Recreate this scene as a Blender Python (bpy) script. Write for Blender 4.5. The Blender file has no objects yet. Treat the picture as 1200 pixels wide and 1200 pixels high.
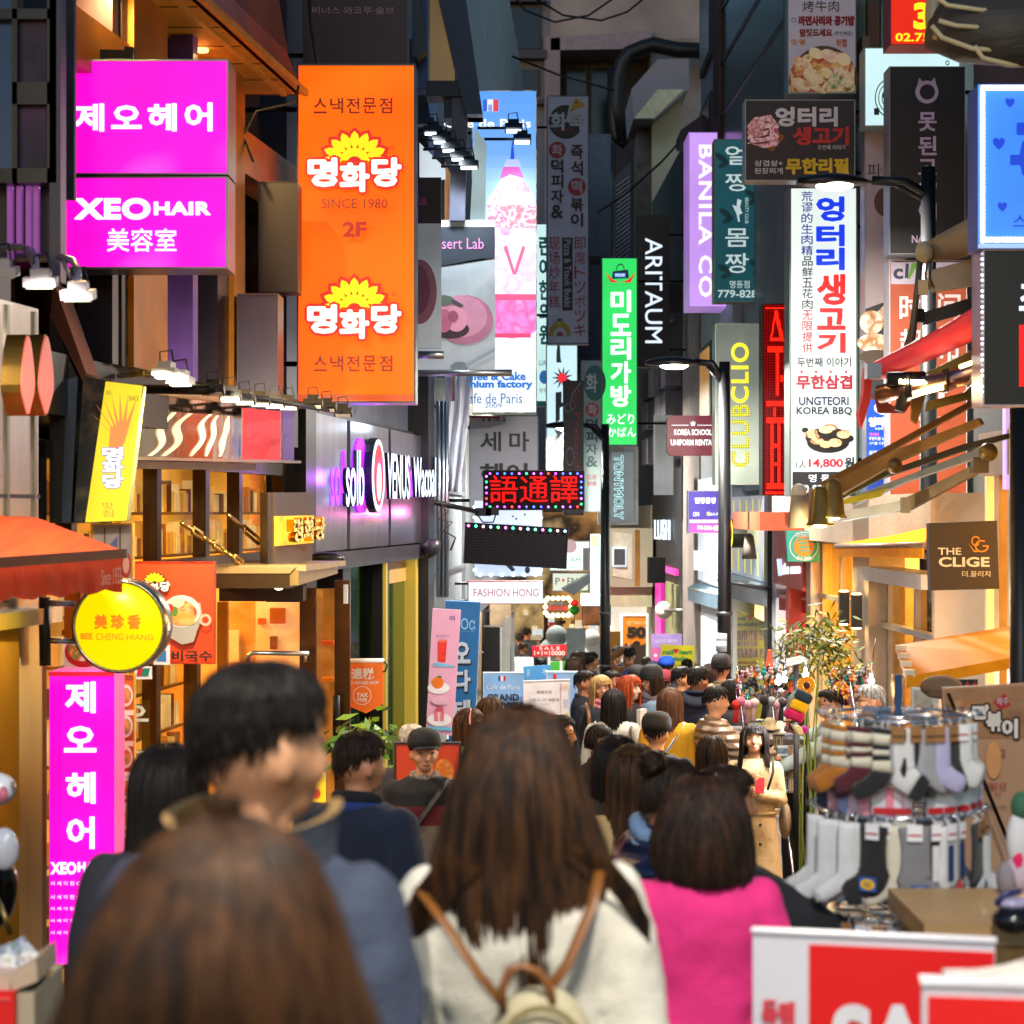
import bpy, bmesh, math, random
from mathutils import Vector, Matrix
random.seed(7)
SC = bpy.context.scene
COL = SC.collection
R = math.radians
F = 2400.0            # focal length in photo pixels (1200 px wide frame)
CZ = 2.05             # eye height above the near paving
# ---------------------------------------------------------------- camera
cd = bpy.data.cameras.new('camera')
cam = bpy.data.objects.new('camera', cd)
COL.objects.link(cam)
cam.location = (0, 0, CZ)
cam.rotation_euler = (R(90), 0, 0)
cd.sensor_width = 36
cd.lens = 72
cd.clip_start = .1
cd.clip_end = 500
cd.dof.use_dof = True
cd.dof.focus_distance = 17
cd.dof.aperture_fstop = 4.2
SC.camera = cam
# ---------------------------------------------------------------- dusk sky and the last of the sun
w = bpy.data.worlds.new('World')
SC.world = w
w.use_nodes = True
nt = w.node_tree
bg = nt.nodes['Background']
sky = nt.nodes.new('ShaderNodeTexSky')
sky.sky_type = 'NISHITA'
sky.sun_disc = False
sky.sun_elevation = R(5)
sky.ozone_density = 2.6
sky.dust_density = .2
sky.sun_rotation = R(200)
nt.links.new(sky.outputs[0], bg.inputs[0])
bg.inputs[1].default_value = .15
sl = bpy.data.lights.new('dusk_sun', 'SUN')
sl.energy = .2
sl.angle = R(20)
sl.color = (.75, .8, 1)
so = bpy.data.objects.new('dusk_sun', sl)
COL.objects.link(so)
so.rotation_euler = (R(62), 0, R(-25))
SC.view_settings.view_transform = 'Standard'
SC.view_settings.look = 'None'
SC.view_settings.exposure = 0.68
SC.view_settings.gamma = 1
cy = SC.cycles
cy.max_bounces = 5
cy.diffuse_bounces = 3
cy.glossy_bounces = 3
cy.transmission_bounces = 4
cy.transparent_max_bounces = 10
cy.sample_clamp_indirect = 4
cy.caustics_reflective = False
cy.caustics_refractive = False
cy.use_denoising = True
# ================================================================ helpers
def lin(h):
    h = h.lstrip('#')
    o = []
    for i in (0, 2, 4):
        c = int(h[i:i+2], 16) / 255
        o.append(c / 12.92 if c < .04045 else ((c + .055) / 1.055) ** 2.4)
    return (*o, 1)
_mc = {}
def _new(key):
    m = bpy.data.materials.new(key)
    m.use_nodes = True
    n = m.node_tree
    return m, n, n.nodes['Principled BSDF']
def _noise(n, scale, detail=3, coord='Object', stretch=None):
    tc = n.nodes.new('ShaderNodeTexCoord')
    tx = n.nodes.new('ShaderNodeTexNoise')
    tx.inputs['Scale'].default_value = scale
    tx.inputs['Detail'].default_value = detail
    if stretch:
        mp = n.nodes.new('ShaderNodeMapping')
        mp.inputs['Scale'].default_value = stretch
        n.links.new(tc.outputs[coord], mp.inputs[0]); n.links.new(mp.outputs[0], tx.inputs[0])
    else:
        n.links.new(tc.outputs[coord], tx.inputs[0])
    return tx
def _mulc(n, tx, col, lo, hi):
    mr = n.nodes.new('ShaderNodeMapRange')
    mr.inputs[1].default_value = .3; mr.inputs[2].default_value = .7
    mr.inputs[3].default_value = lo; mr.inputs[4].default_value = hi
    n.links.new(tx.outputs[0], mr.inputs[0])
    mx = n.nodes.new('ShaderNodeMix'); mx.data_type = 'RGBA'; mx.blend_type = 'MULTIPLY'
    mx.inputs[0].default_value = 1
    mx.inputs[6].default_value = col
    cb = n.nodes.new('ShaderNodeCombineColor')
    for k in range(3): n.links.new(mr.outputs[0], cb.inputs[k])
    n.links.new(cb.outputs[0], mx.inputs[7])
    return mx.outputs[2]
def paint(h, rough=.55, metal=0, var=.18, sc=5, bump=0, bs=40, stretch=None, sheen=0, spec=.5):
    key = f'paint {h} {rough} {metal} {var} {sc} {bump} {bs} {stretch} {sheen}'
    if key in _mc: return _mc[key]
    m, n, b = _new(key[:60])
    c = lin(h)
    b.inputs['Roughness'].default_value = rough
    b.inputs['Metallic'].default_value = metal
    b.inputs['Specular IOR Level'].default_value = spec
    if sheen: b.inputs['Sheen Weight'].default_value = sheen
    if var:
        tx = _noise(n, sc, 4, stretch=stretch)
        n.links.new(_mulc(n, tx, c, 1 - var, 1 + var * .6), b.inputs['Base Color'])
    else:
        b.inputs['Base Color'].default_value = c
    if bump:
        t2 = _noise(n, bs, 3, stretch=stretch)
        bp = n.nodes.new('ShaderNodeBump')
        bp.inputs['Strength'].default_value = bump
        bp.inputs['Distance'].default_value = .02
        n.links.new(t2.outputs[0], bp.inputs['Height'])
        n.links.new(bp.outputs[0], b.inputs['Normal'])
    _mc[key] = m
    return m
def steel(h='#b8b8b8', rough=.28):
    return paint(h, rough, 1, .15, 6, .05, 12, (1, 1, .1))
def glow(h, s=1., var=0, sc=1.6, sample=True, stretch=None):
    if s < 2.5: s *= .67
    key = f'glow {h} {s} {var} {sc} {sample} {stretch}'
    if key in _mc: return _mc[key]
    m, n, b = _new(key[:60])
    c = lin(h)
    b.inputs['Base Color'].default_value = (c[0] * .5, c[1] * .5, c[2] * .5, 1)
    b.inputs['Roughness'].default_value = .35
    b.inputs['Emission Color'].default_value = c
    b.inputs['Emission Strength'].default_value = s
    if var:
        tx = _noise(n, sc, 1.5, stretch=stretch)
        mr = n.nodes.new('ShaderNodeMapRange')
        mr.inputs[1].default_value = .3; mr.inputs[2].default_value = .7
        mr.inputs[3].default_value = s * (1 - var); mr.inputs[4].default_value = s * (1 + var)
        n.links.new(tx.outputs[0], mr.inputs[0])
        n.links.new(mr.outputs[0], b.inputs['Emission Strength'])
    if not sample: m.cycles.emission_sampling = 'NONE'
    _mc[key] = m
    return m
def dots(h, s, pitch, bgc='#160b0d'):
    """LED matrix: lit round dots on a dark board"""
    key = f'dots {h} {s} {pitch}'
    if key in _mc: return _mc[key]
    m, n, b = _new(key)
    b.inputs['Base Color'].default_value = lin(bgc); b.inputs['Roughness'].default_value = .9; b.inputs['Specular IOR Level'].default_value = .05
    s *= .75
    tc = n.nodes.new('ShaderNodeTexCoord')
    mp = n.nodes.new('ShaderNodeMapping')
    k = 1 / pitch
    mp.inputs['Scale'].default_value = (k, 0, k)
    vo = n.nodes.new('ShaderNodeTexVoronoi')
    vo.inputs['Randomness'].default_value = 0
    vo.inputs['Scale'].default_value = 1
    n.links.new(tc.outputs['Object'], mp.inputs[0]); n.links.new(mp.outputs[0], vo.inputs[0])
    mr = n.nodes.new('ShaderNodeMapRange')
    mr.inputs[1].default_value = .28; mr.inputs[2].default_value = .5
    mr.inputs[3].default_value = s; mr.inputs[4].default_value = .12 * s
    n.links.new(vo.outputs['Distance'], mr.inputs[0])
    b.inputs['Emission Color'].default_value = lin(h)
    n.links.new(mr.outputs[0], b.inputs['Emission Strength'])
    m.cycles.emission_sampling = 'NONE'
    _mc[key] = m
    return m
def glass(tint='#e8f0ee', refl=.12, rough=.02):
    key = f'glass {tint} {refl}'
    if key in _mc: return _mc[key]
    m = bpy.data.materials.new(key); m.use_nodes = True
    n = m.node_tree; n.nodes.clear()
    out = n.nodes.new('ShaderNodeOutputMaterial')
    tr = n.nodes.new('ShaderNodeBsdfTransparent'); tr.inputs[0].default_value = lin(tint)
    gl = n.nodes.new('ShaderNodeBsdfGlossy'); gl.inputs['Roughness'].default_value = rough
    lw = n.nodes.new('ShaderNodeLayerWeight'); lw.inputs[0].default_value = .12
    mr = n.nodes.new('ShaderNodeMapRange'); mr.inputs[3].default_value = refl; mr.inputs[4].default_value = .9
    n.links.new(lw.outputs['Fresnel'], mr.inputs[0])
    mx = n.nodes.new('ShaderNodeMixShader')
    ge = n.nodes.new('ShaderNodeNewGeometry'); mu = n.nodes.new('ShaderNodeMath'); mu.operation = 'MULTIPLY'; su = n.nodes.new('ShaderNodeMath'); su.operation = 'SUBTRACT'; su.inputs[0].default_value = 1
    n.links.new(ge.outputs['Backfacing'], su.inputs[1]); n.links.new(mr.outputs[0], mu.inputs[0]); n.links.new(su.outputs[0], mu.inputs[1])
    n.links.new(mu.outputs[0], mx.inputs[0]); n.links.new(tr.outputs[0], mx.inputs[1]); n.links.new(gl.outputs[0], mx.inputs[2])
    n.links.new(mx.outputs[0], out.inputs[0])
    _mc[key] = m
    return m
def hairmat(h, h2, rough=.42):
    key = f'hair {h} {h2}'
    if key in _mc: return _mc[key]
    m, n, b = _new(key)
    tx = _noise(n, 48, 4, stretch=(1, 1, .1))
    mx = n.nodes.new('ShaderNodeMix'); mx.data_type = 'RGBA'
    mr = n.nodes.new('ShaderNodeMapRange'); mr.inputs[1].default_value = .35; mr.inputs[2].default_value = .68
    n.links.new(tx.outputs[0], mr.inputs[0]); n.links.new(mr.outputs[0], mx.inputs[0])
    mx.inputs[6].default_value = lin(h); mx.inputs[7].default_value = lin(h2)
    n.links.new(mx.outputs[2], b.inputs['Base Color'])
    b.inputs['Roughness'].default_value = .5
    b.inputs['Specular IOR Level'].default_value = .2
    _mc[key] = m
    return m
def skinmat(h):
    key = 'skin ' + h
    if key in _mc: return _mc[key]
    m, n, b = _new(key)
    tx = _noise(n, 18, 3)
    n.links.new(_mulc(n, tx, lin(h), .9, 1.06), b.inputs['Base Color'])
    b.inputs['Roughness'].default_value = .5
    b.inputs['Subsurface Weight'].default_value = .0
    _mc[key] = m
    return m
def bands(cols, coord=2, wave=0):
    """cloth with horizontal bands at object heights: [(z_below, hex), ...] ascending"""
    key = f'bands {cols}'
    if key in _mc: return _mc[key]
    m, n, b = _new('bands')
    tc = n.nodes.new('ShaderNodeTexCoord'); sx = n.nodes.new('ShaderNodeSeparateXYZ')
    n.links.new(tc.outputs['Object'], sx.inputs[0])
    mr = n.nodes.new('ShaderNodeMapRange'); mr.inputs[1].default_value = 0; mr.inputs[2].default_value = 2
    n.links.new(sx.outputs[2], mr.inputs[0])
    cr = n.nodes.new('ShaderNodeValToRGB'); cr.color_ramp.interpolation = 'CONSTANT'
    e = cr.color_ramp.elements
    while len(e) < len(cols): e.new(.5)
    for i, (z, h) in enumerate(cols):
        e[i].position = z / 2; e[i].color = lin(h)
    n.links.new(mr.outputs[0], cr.inputs[0]); n.links.new(cr.outputs[0], b.inputs['Base Color'])
    b.inputs['Roughness'].default_value = .85
    _mc[key] = m
    return m
def quilt(h, freq=22, axis=2, rough=.4):
    """puffer cloth: horizontal stitched rolls"""
    key = f'quilt {h} {freq}'
    if key in _mc: return _mc[key]
    m, n, b = _new(key)
    b.inputs['Base Color'].default_value = lin(h); b.inputs['Roughness'].default_value = rough
    tc = n.nodes.new('ShaderNodeTexCoord'); wv = n.nodes.new('ShaderNodeTexWave')
    wv.bands_direction = 'Z'; wv.inputs['Scale'].default_value = freq / 6.283 * 2; wv.inputs['Distortion'].default_value = 1.2
    wv.inputs['Detail'].default_value = 1
    bp = n.nodes.new('ShaderNodeBump'); bp.inputs['Strength'].default_value = 1; bp.inputs['Distance'].default_value = .03
    n.links.new(tc.outputs['Object'], wv.inputs[0]); n.links.new(wv.outputs[0], bp.inputs['Height']); n.links.new(bp.outputs[0], b.inputs['Normal'])
    _mc[key] = m
    return m
def mottle(cs, sc=20, emit=0, rough=.6, detail=4):
    """photo print: patches of several colours"""
    key = f'mottle {cs} {sc} {emit}'
    if key in _mc: return _mc[key]
    m, n, b = _new('mottle')
    tx = _noise(n, sc, detail)
    cr = n.nodes.new('ShaderNodeValToRGB')
    e = cr.color_ramp.elements
    while len(e) < len(cs): e.new(.5)
    for i, h in enumerate(cs):
        e[i].position = .3 + .4 * i / max(1, len(cs) - 1); e[i].color = lin(h)
    n.links.new(tx.outputs[0], cr.inputs[0]); n.links.new(cr.outputs[0], b.inputs['Base Color'])
    b.inputs['Roughness'].default_value = rough
    if emit:
        n.links.new(cr.outputs[0], b.inputs['Emission Color']); b.inputs['Emission Strength'].default_value = emit * .67
        if emit < .8: m.cycles.emission_sampling = 'NONE'
    _mc[key] = m
    return m
# ---------------------------------------------------------------- pixels to places
def P(u, v, d):
    return Vector(((u - 600) / F * d, d, CZ - (v - 600) / F * d))
GZ = [(-40, .6), (-6, .1), (3.6, 0), (5, -.14), (7.5, -.4), (12, -.93), (16, -1.15), (21, -1.32), (34, -1.95), (60, -3.0), (120, -4.5)]
def zg(y):
    for (a, za), (b, zb) in zip(GZ, GZ[1:]):
        if y <= b:
            return za + (zb - za) * (y - a) / (b - a)
    return GZ[-1][1]
class Fr:
    """a vertical plane standing in the street; pixels of the photo fall on it"""
    def __init__(s, u0, d0, u1=None, d1=None):
        if u1 is None: u1, d1 = u0 + 100, d0
        s.u0, s.u1, s.i0, s.i1 = u0, u1, 1 / d0, 1 / d1
        a, b = P(u0, 600, d0), P(u1, 600, d1)
        e = (b - a).normalized()
        n = Vector((e.y, -e.x, 0))
        m = (a + b) / 2
        if n.x * -m.x + n.y * -m.y < 0: n = -n
        s.n, s.e = n, e
    def d(s, u):
        return 1 / (s.i0 + (s.i1 - s.i0) * (u - s.u0) / (s.u1 - s.u0))
    def w(s, u, v, off=0):
        return P(u, v, s.d(u)) + s.n * off
    def wz(s, u, z, off=0):
        p = P(u, 600, s.d(u)); p.z = z
        return p + s.n * off
    def z(s, u, v):
        return CZ - (v - 600) / F * s.d(u)
_tc = {}
def tmesh(t, ext=0., bold=0., sp=1.):
    key = (t, ext, bold, sp)
    if key in _tc: return _tc[key]
    c = bpy.data.curves.new('t', 'FONT')
    c.body = t; c.resolution_u = 5 if t.isascii() and len(t) < 9 else 2; c.offset = bold; c.space_character = sp
    c.extrude = ext
    o = bpy.data.objects.new('t', c)
    m = bpy.data.meshes.new_from_object(o)
    vs = [tuple(v.co) for v in m.vertices]
    ps = [(tuple(p.vertices), abs(p.normal.z) < .5) for p in m.polygons]
    bpy.data.objects.remove(o); bpy.data.meshes.remove(m); bpy.data.curves.remove(c)
    xs = [v[0] for v in vs] or [0, 1]; ys = [v[1] for v in vs] or [0, 1]
    _tc[key] = (vs, ps, min(xs), max(xs), min(ys), max(ys))
    return _tc[key]
class MB:
    def __init__(s): s.v, s.f, s.m, s.mats, s.sm = [], [], [], [], []
    def mi(s, mat):
        if mat not in s.mats: s.mats.append(mat)
        return s.mats.index(mat)
    def add(s, vs, fs, mat, smooth=False):
        b = len(s.v); i = s.mi(mat)
        s.v += [tuple(v) for v in vs]
        for f in fs:
            s.f.append([k + b for k in f]); s.m.append(i); s.sm.append(smooth)
        return s
    def box(s, c, size, mat, rz=0, rx=0, ry=0):
        M = Matrix.Translation(c) @ Matrix.Rotation(rz, 4, 'Z') @ Matrix.Rotation(ry, 4, 'Y') @ Matrix.Rotation(rx, 4, 'X')
        h = [k / 2 for k in size]
        vs = [M @ Vector((x * h[0], y * h[1], z * h[2])) for x in (-1, 1) for y in (-1, 1) for z in (-1, 1)]
        return s.add(vs, [(0, 1, 3, 2), (4, 6, 7, 5), (0, 4, 5, 1), (2, 3, 7, 6), (0, 2, 6, 4), (1, 5, 7, 3)], mat)
    def prism(s, pts, vec, mat):
        n = len(pts); vec = Vector(vec)
        vs = [Vector(p) for p in pts] + [Vector(p) + vec for p in pts]
        fs = [tuple(range(n)), tuple(range(2 * n - 1, n - 1, -1))] + [(i, i + n, (i + 1) % n + n, (i + 1) % n) for i in range(n)]
        return s.add(vs, fs, mat)
    def slab(s, fr, pts, o0, o1, mat):
        return s.prism([fr.w(u, v, o0) for u, v in pts], fr.n * (o1 - o0), mat)
    def rect(s, fr, u0, v0, u1, v1, o0, o1, mat):
        return s.slab(fr, [(u0, v0), (u1, v0), (u1, v1), (u0, v1)], o0, o1, mat)
    def slabz(s, fr, u0, u1, z0, z1, o0, o1, mat):
        return s.prism([fr.wz(u0, z1, o0), fr.wz(u1, z1, o0), fr.wz(u1, z0, o0), fr.wz(u0, z0, o0)], fr.n * (o1 - o0), mat)
    def poly(s, fr, pts, off, mat):
        return s.add([fr.w(u, v, off) for u, v in pts], [tuple(range(len(pts)))], mat)
    def quad(s, fr, u0, v0, u1, v1, off, mat):
        return s.poly(fr, [(u0, v0), (u1, v0), (u1, v1), (u0, v1)], off, mat)
    def disc(s, fr, u, v, ru, rv, off, mat, n=22, a0=0, a1=360, rot=0):
        pts = []
        full = a1 - a0 >= 360
        for i in range(n if full else n + 1):
            a = R(a0 + (a1 - a0) * i / n)
            x, y = ru * math.cos(a), -rv * math.sin(a)
            pts.append((u + x * math.cos(rot) - y * math.sin(rot), v + x * math.sin(rot) + y * math.cos(rot)))
        return s.poly(fr, pts, off, mat)
    def ring(s, fr, u, v, ru, rv, tu, off, mat, n=28, a0=0, a1=360):
        vs, fs = [], []
        for i in range(n + 1):
            a = R(a0 + (a1 - a0) * i / n)
            for k in (0, tu):
                vs.append(fr.w(u + (ru - k) * math.cos(a), v - (rv - k * rv / ru) * math.sin(a), off))
        for i in range(n): fs.append((2 * i, 2 * i + 1, 2 * i + 3, 2 * i + 2))
        return s.add(vs, fs, mat)
    def text(s, fr, t, u0, v0, u1, v1, off, mat, bold=0., ext=0., rot=0, side=None, quad=None, sp=1., heavy=0):
        vs, ps, x0, x1, y0, y1 = tmesh(t, ext, bold, sp)
        if not vs: return s
        if quad is None: quad = [(u0, v0), (u1, v0), (u1, v1), (u0, v1)]
        (a, b, c, d) = quad
        out = []
        scale = (Vector(fr.w(*a)) - Vector(fr.w(*d))).length / max(1e-6, (y1 - y0))
        def mp(x, y, z, du=0, dv=0, dz=0):
            X = (x - x0) / max(1e-6, x1 - x0); Y = 1 - (y - y0) / max(1e-6, y1 - y0)
            if rot == 'cw': X, Y = 1 - Y, X
            elif rot == 'ccw': X, Y = Y, 1 - X
            u = (a[0] * (1 - X) + b[0] * X) * (1 - Y) + (d[0] * (1 - X) + c[0] * X) * Y
            v = (a[1] * (1 - X) + b[1] * X) * (1 - Y) + (d[1] * (1 - X) + c[1] * X) * Y
            return fr.w(u + du, v + dv, off + (z + ext) * scale + dz)
        fl = [p for p, sd in ps if not sd]; fs2 = [p for p, sd in ps if sd]
        shifts = [(0, 0)]
        if heavy:
            h = heavy * .5 * (.35 if abs(d[1] - a[1]) < 10.5 and not rot else 1)
            shifts = [(0, 0), (h, 0), (-h, 0), (0, h), (0, -h), (h * .7, h * .7), (-h * .7, -h * .7), (h * .7, -h * .7), (-h * .7, h * .7)]
        for k, (du, dv) in enumerate(shifts):
            pv = [mp(x, y, z, du, dv, -k * .00025) for x, y, z in vs]
            s.add(pv, fl, mat)
            if fs2: s.add(pv, fs2, side or mat)
        return s
    def vtext(s, fr, t, u0, v0, u1, v1, off, mat, bold=0., gap=.12, heavy=0, ext=0, side=None):
        n = len(t); h = (v1 - v0) / n
        for i, ch in enumerate(t):
            if ch == ' ': continue
            a, b = v0 + i * h + h * gap / 2, v0 + (i + 1) * h - h * gap / 2
            s.text(fr, ch, u0, a, u1, b, off, mat, bold, heavy=heavy, ext=ext, side=side)
        return s
    def tube(s, pts, r, mat, n=8, smooth=True, cap=True, flat=1.):
        pts = [Vector(p) for p in pts]
        rs = r if isinstance(r, (list, tuple)) else [r] * len(pts)
        vs, fs = [], []
        up0 = None
        for i, p in enumerate(pts):
            t = (pts[min(i + 1, len(pts) - 1)] - pts[max(i - 1, 0)])
            t = t.normalized() if t.length > 1e-9 else Vector((0, 0, 1))
            if up0 is None: up0 = Vector((0, 0, 1)) if abs(t.z) < .9 else Vector((1, 0, 0))
            x = t.cross(up0)
            x = x.normalized() if x.length > 1e-6 else t.orthogonal().normalized()
            y = x.cross(t).normalized(); up0 = y
            for k in range(n):
                a = 2 * math.pi * k / n
                vs.append(p + x * math.cos(a) * rs[i] + y * math.sin(a) * rs[i] * flat)
        for i in range(len(pts) - 1):
            for k in range(n):
                fs.append((i * n + k, i * n + (k + 1) % n, (i + 1) * n + (k + 1) % n, (i + 1) * n + k))
        if cap: fs += [tuple(range(n - 1, -1, -1)), tuple(range((len(pts) - 1) * n, len(pts) * n))]
        return s.add(vs, fs, mat, smooth)
    def rod(s, a, b, r, mat, n=8): return s.tube([a, b], r, mat, n)
    def ell(s, c, rad, mat, nu=16, nv=10, M=None, fn=None):
        c = Vector(c)
        if not isinstance(rad, (list, tuple)): rad = (rad,) * 3
        vs, fs = [], []
        for j in range(nv + 1):
            th = math.pi * j / nv
            for i in range(nu):
                ph = 2 * math.pi * i / nu
                q = Vector((math.sin(th) * math.cos(ph), math.sin(th) * math.sin(ph), math.cos(th)))
                k = fn(q) if fn else 1
                p = Vector((q.x * rad[0] * k, q.y * rad[1] * k, q.z * rad[2] * k))
                if M: p = M @ p
                vs.append(c + p)
        for j in range(nv):
            for i in range(nu):
                fs.append((j * nu + i, j * nu + (i + 1) % nu, (j + 1) * nu + (i + 1) % nu, (j + 1) * nu + i))
        return s.add(vs, fs, mat, True)
    def loft(s, rings, mat, cap=True, closed=True, smooth=True):
        n = len(rings[0]); vs = [p for r_ in rings for p in r_]; fs = []
        for i in range(len(rings) - 1):
            for k in range(n if closed else n - 1):
                fs.append((i * n + k, i * n + (k + 1) % n, (i + 1) * n + (k + 1) % n, (i + 1) * n + k))
        if cap and closed: fs += [tuple(range(n - 1, -1, -1)), tuple(range((len(rings) - 1) * n, len(rings) * n))]
        return s.add(vs, fs, mat, smooth)
    def lathe(s, c, prof, mat, n=20, axis='Z'):
        c = Vector(c); rings = []
        for r_, z in prof:
            ring = []
            for k in range(n):
                a = 2 * math.pi * k / n
                q = Vector((r_ * math.cos(a), r_ * math.sin(a), z))
                if axis == 'Y': q = Vector((q.x, q.z, q.y))
                elif axis == 'X': q = Vector((q.z, q.x, q.y))
                ring.append(c + q)
            rings.append(ring)
        return s.loft(rings, mat)
_inv = {}
def prop(o, label=None, cat=None, group=None, kind=None):
    for k, v in (('label', label), ('category', cat), ('group', group), ('kind', kind)):
        if v: o[k] = v
    return o
def thing(name, label, cat, loc, rz=0, group=None):
    o = bpy.data.objects.new(name, None); COL.objects.link(o)
    o.empty_display_size = .1
    o.location = loc; o.rotation_euler = (0, 0, rz)
    prop(o, label, cat, group)
    _inv[o.name] = (Matrix.Translation(loc) @ Matrix.Rotation(rz, 4, 'Z')).inverted()
    return o
def obj(name, mb, parent=None, label=None, cat=None, group=None, kind=None, bevel=0, local=False):
    """link a mesh built in world places; as a child it is moved into its thing's own space"""
    me = bpy.data.meshes.new(name)
    vs = mb.v
    o = bpy.data.objects.new(name, me); COL.objects.link(o)
    if parent is not None:
        M = _inv[parent.name]
        if not local: vs = [tuple(M @ Vector(v)) for v in vs]
        o.parent = parent
        _inv[o.name] = M
    me.from_pydata(vs, [], mb.f)
    for m in mb.mats: me.materials.append(m)
    me.polygons.foreach_set('material_index', mb.m)
    me.polygons.foreach_set('use_smooth', mb.sm)
    me.update()
    prop(o, label, cat, group, kind)
    if bevel:
        b = o.modifiers.new('bevel', 'BEVEL'); b.width = bevel; b.segments = 2; b.limit_method = 'ANGLE'
    return o
def free(name, mb, label, cat, group=None, bevel=0):
    """a thing that is one mesh: its origin goes to the middle of its base"""
    xs = [v[0] for v in mb.v]; ys = [v[1] for v in mb.v]; zs = [v[2] for v in mb.v]
    c = Vector(((min(xs) + max(xs)) / 2, (min(ys) + max(ys)) / 2, min(zs)))
    mb.v = [(x - c.x, y - c.y, z - c.z) for x, y, z in mb.v]
    o = obj(name, mb, None, label, cat, group, bevel=bevel)
    o.location = c
    _inv[o.name] = Matrix.Translation(c).inverted()
    return o
def copy_tree(o, parent=None):
    c = o.copy(); COL.objects.link(c)
    if parent is not None: c.parent = parent
    for ch in list(o.children): copy_tree(ch, c)
    return c
ALU = paint('#9a9b9c', .35, 1, .2, 3)
BLACK = paint('#0d0d0f', .5, 0, .2, spec=.2)
DARKM = paint('#1a1b1e', .35, .6, .2)
WHITE = paint('#e6e6e4', .5)
WIRE = paint('#101012', .5, 0, 0)
def cut(u0, v0, u1, v1): return [(u0, v0), (u1, v0), (u1, v1), (u0, v1)]
class Sign:
    """a box sign: cabinet, face, lettering and pictures, bracket arms to the wall"""
    def __init__(s, name, label, u0, v0, u1, v1, d, face, thick=.25, side=ALU, d1=None, frame=2, cat='sign', group=None, quad=None, arm=None, armlen=.5, legs=False):
        s.fr = Fr(u0, d, u1, d1) if d1 else Fr(u0, d)
        s.quad = quad or cut(u0, v0, u1, v1)
        um = (u0 + u1) / 2
        base = s.fr.w(um, max(q[1] for q in s.quad), -thick / 2)
        s.t = thing(name, label, cat, base, 0, group)
        cab = MB()
        cab.slab(s.fr, s.quad, -.002, -thick, side)
        if frame:
            cu = sum(q[0] for q in s.quad) / 4; cv = sum(q[1] for q in s.quad) / 4
            q = s.quad
            inn = []
            for (a, b) in q:
                inn.append((a + (frame if a < cu else -frame), b + (frame if b < cv else -frame)))
            for i in range(4):
                j = (i + 1) % 4
                cab.slab(s.fr, [q[i], q[j], inn[j], inn[i]], .012, -.002, side)
        else: inn = s.quad
        obj('cabinet', cab, s.t)
        s.inn = inn
        f = MB(); f.slab(s.fr, inn, .004, -.0015, face)
        obj('face', f, s.t)
        if legs:
            lg_ = MB()
            for uu in (min(q[0] for q in s.quad) + 2, max(q[0] for q in s.quad) - 2):
                p = s.fr.w(uu, max(q[1] for q in s.quad) - 4, -thick / 2 - .02)
                lg_.rod(p, (p.x, p.y + .1, zg(p.y)), .02, DARKM)
            obj('stand', lg_, s.t)
        s.L, s.I = MB(), MB()
        s.k = .006
        if arm:
            a = MB()
            for fy in (.12, .88):
                vv = v0 + (v1 - v0) * fy
                p = s.fr.w(u0 if arm == 'L' else u1, vv, -thick / 2)
                a.rod(p, p + Vector((-armlen if arm == 'L' else armlen, .03, 0)), .022, DARKM)
            obj('bracket', a, s.t)
    def _o(s):
        s.k += .0012
        return s.k
    def T(s, t, u0, v0, u1, v1, mat, bold=0., heavy=0, rot=0, sp=1.): s.L.text(s.fr, t, u0, v0, u1, v1, s._o() + .003, mat, bold, heavy=heavy, rot=rot, sp=sp); return s
    def V(s, t, u0, v0, u1, v1, mat, bold=0., heavy=0, gap=.12): s.L.vtext(s.fr, t, u0, v0, u1, v1, s._o() + .003, mat, bold, gap, heavy); return s
    def Q(s, u0, v0, u1, v1, mat): s.I.quad(s.fr, u0, v0, u1, v1, s._o(), mat); return s
    def D(s, u, v, ru, rv, mat, **k): s.I.disc(s.fr, u, v, ru, rv, s._o(), mat, **k); return s
    def G(s, pts, mat): s.I.poly(s.fr, pts, s._o(), mat); return s
    def O(s, u, v, ru, rv, t, mat, **k): s.I.ring(s.fr, u, v, ru, rv, t, s._o(), mat, **k); return s
    def done(s):
        if s.I.f: obj('picture', s.I, s.t)
        if s.L.f: obj('lettering', s.L, s.t)
        return s.t
def tx(h, s=1.): return glow(h, s, sample=False)
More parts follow.
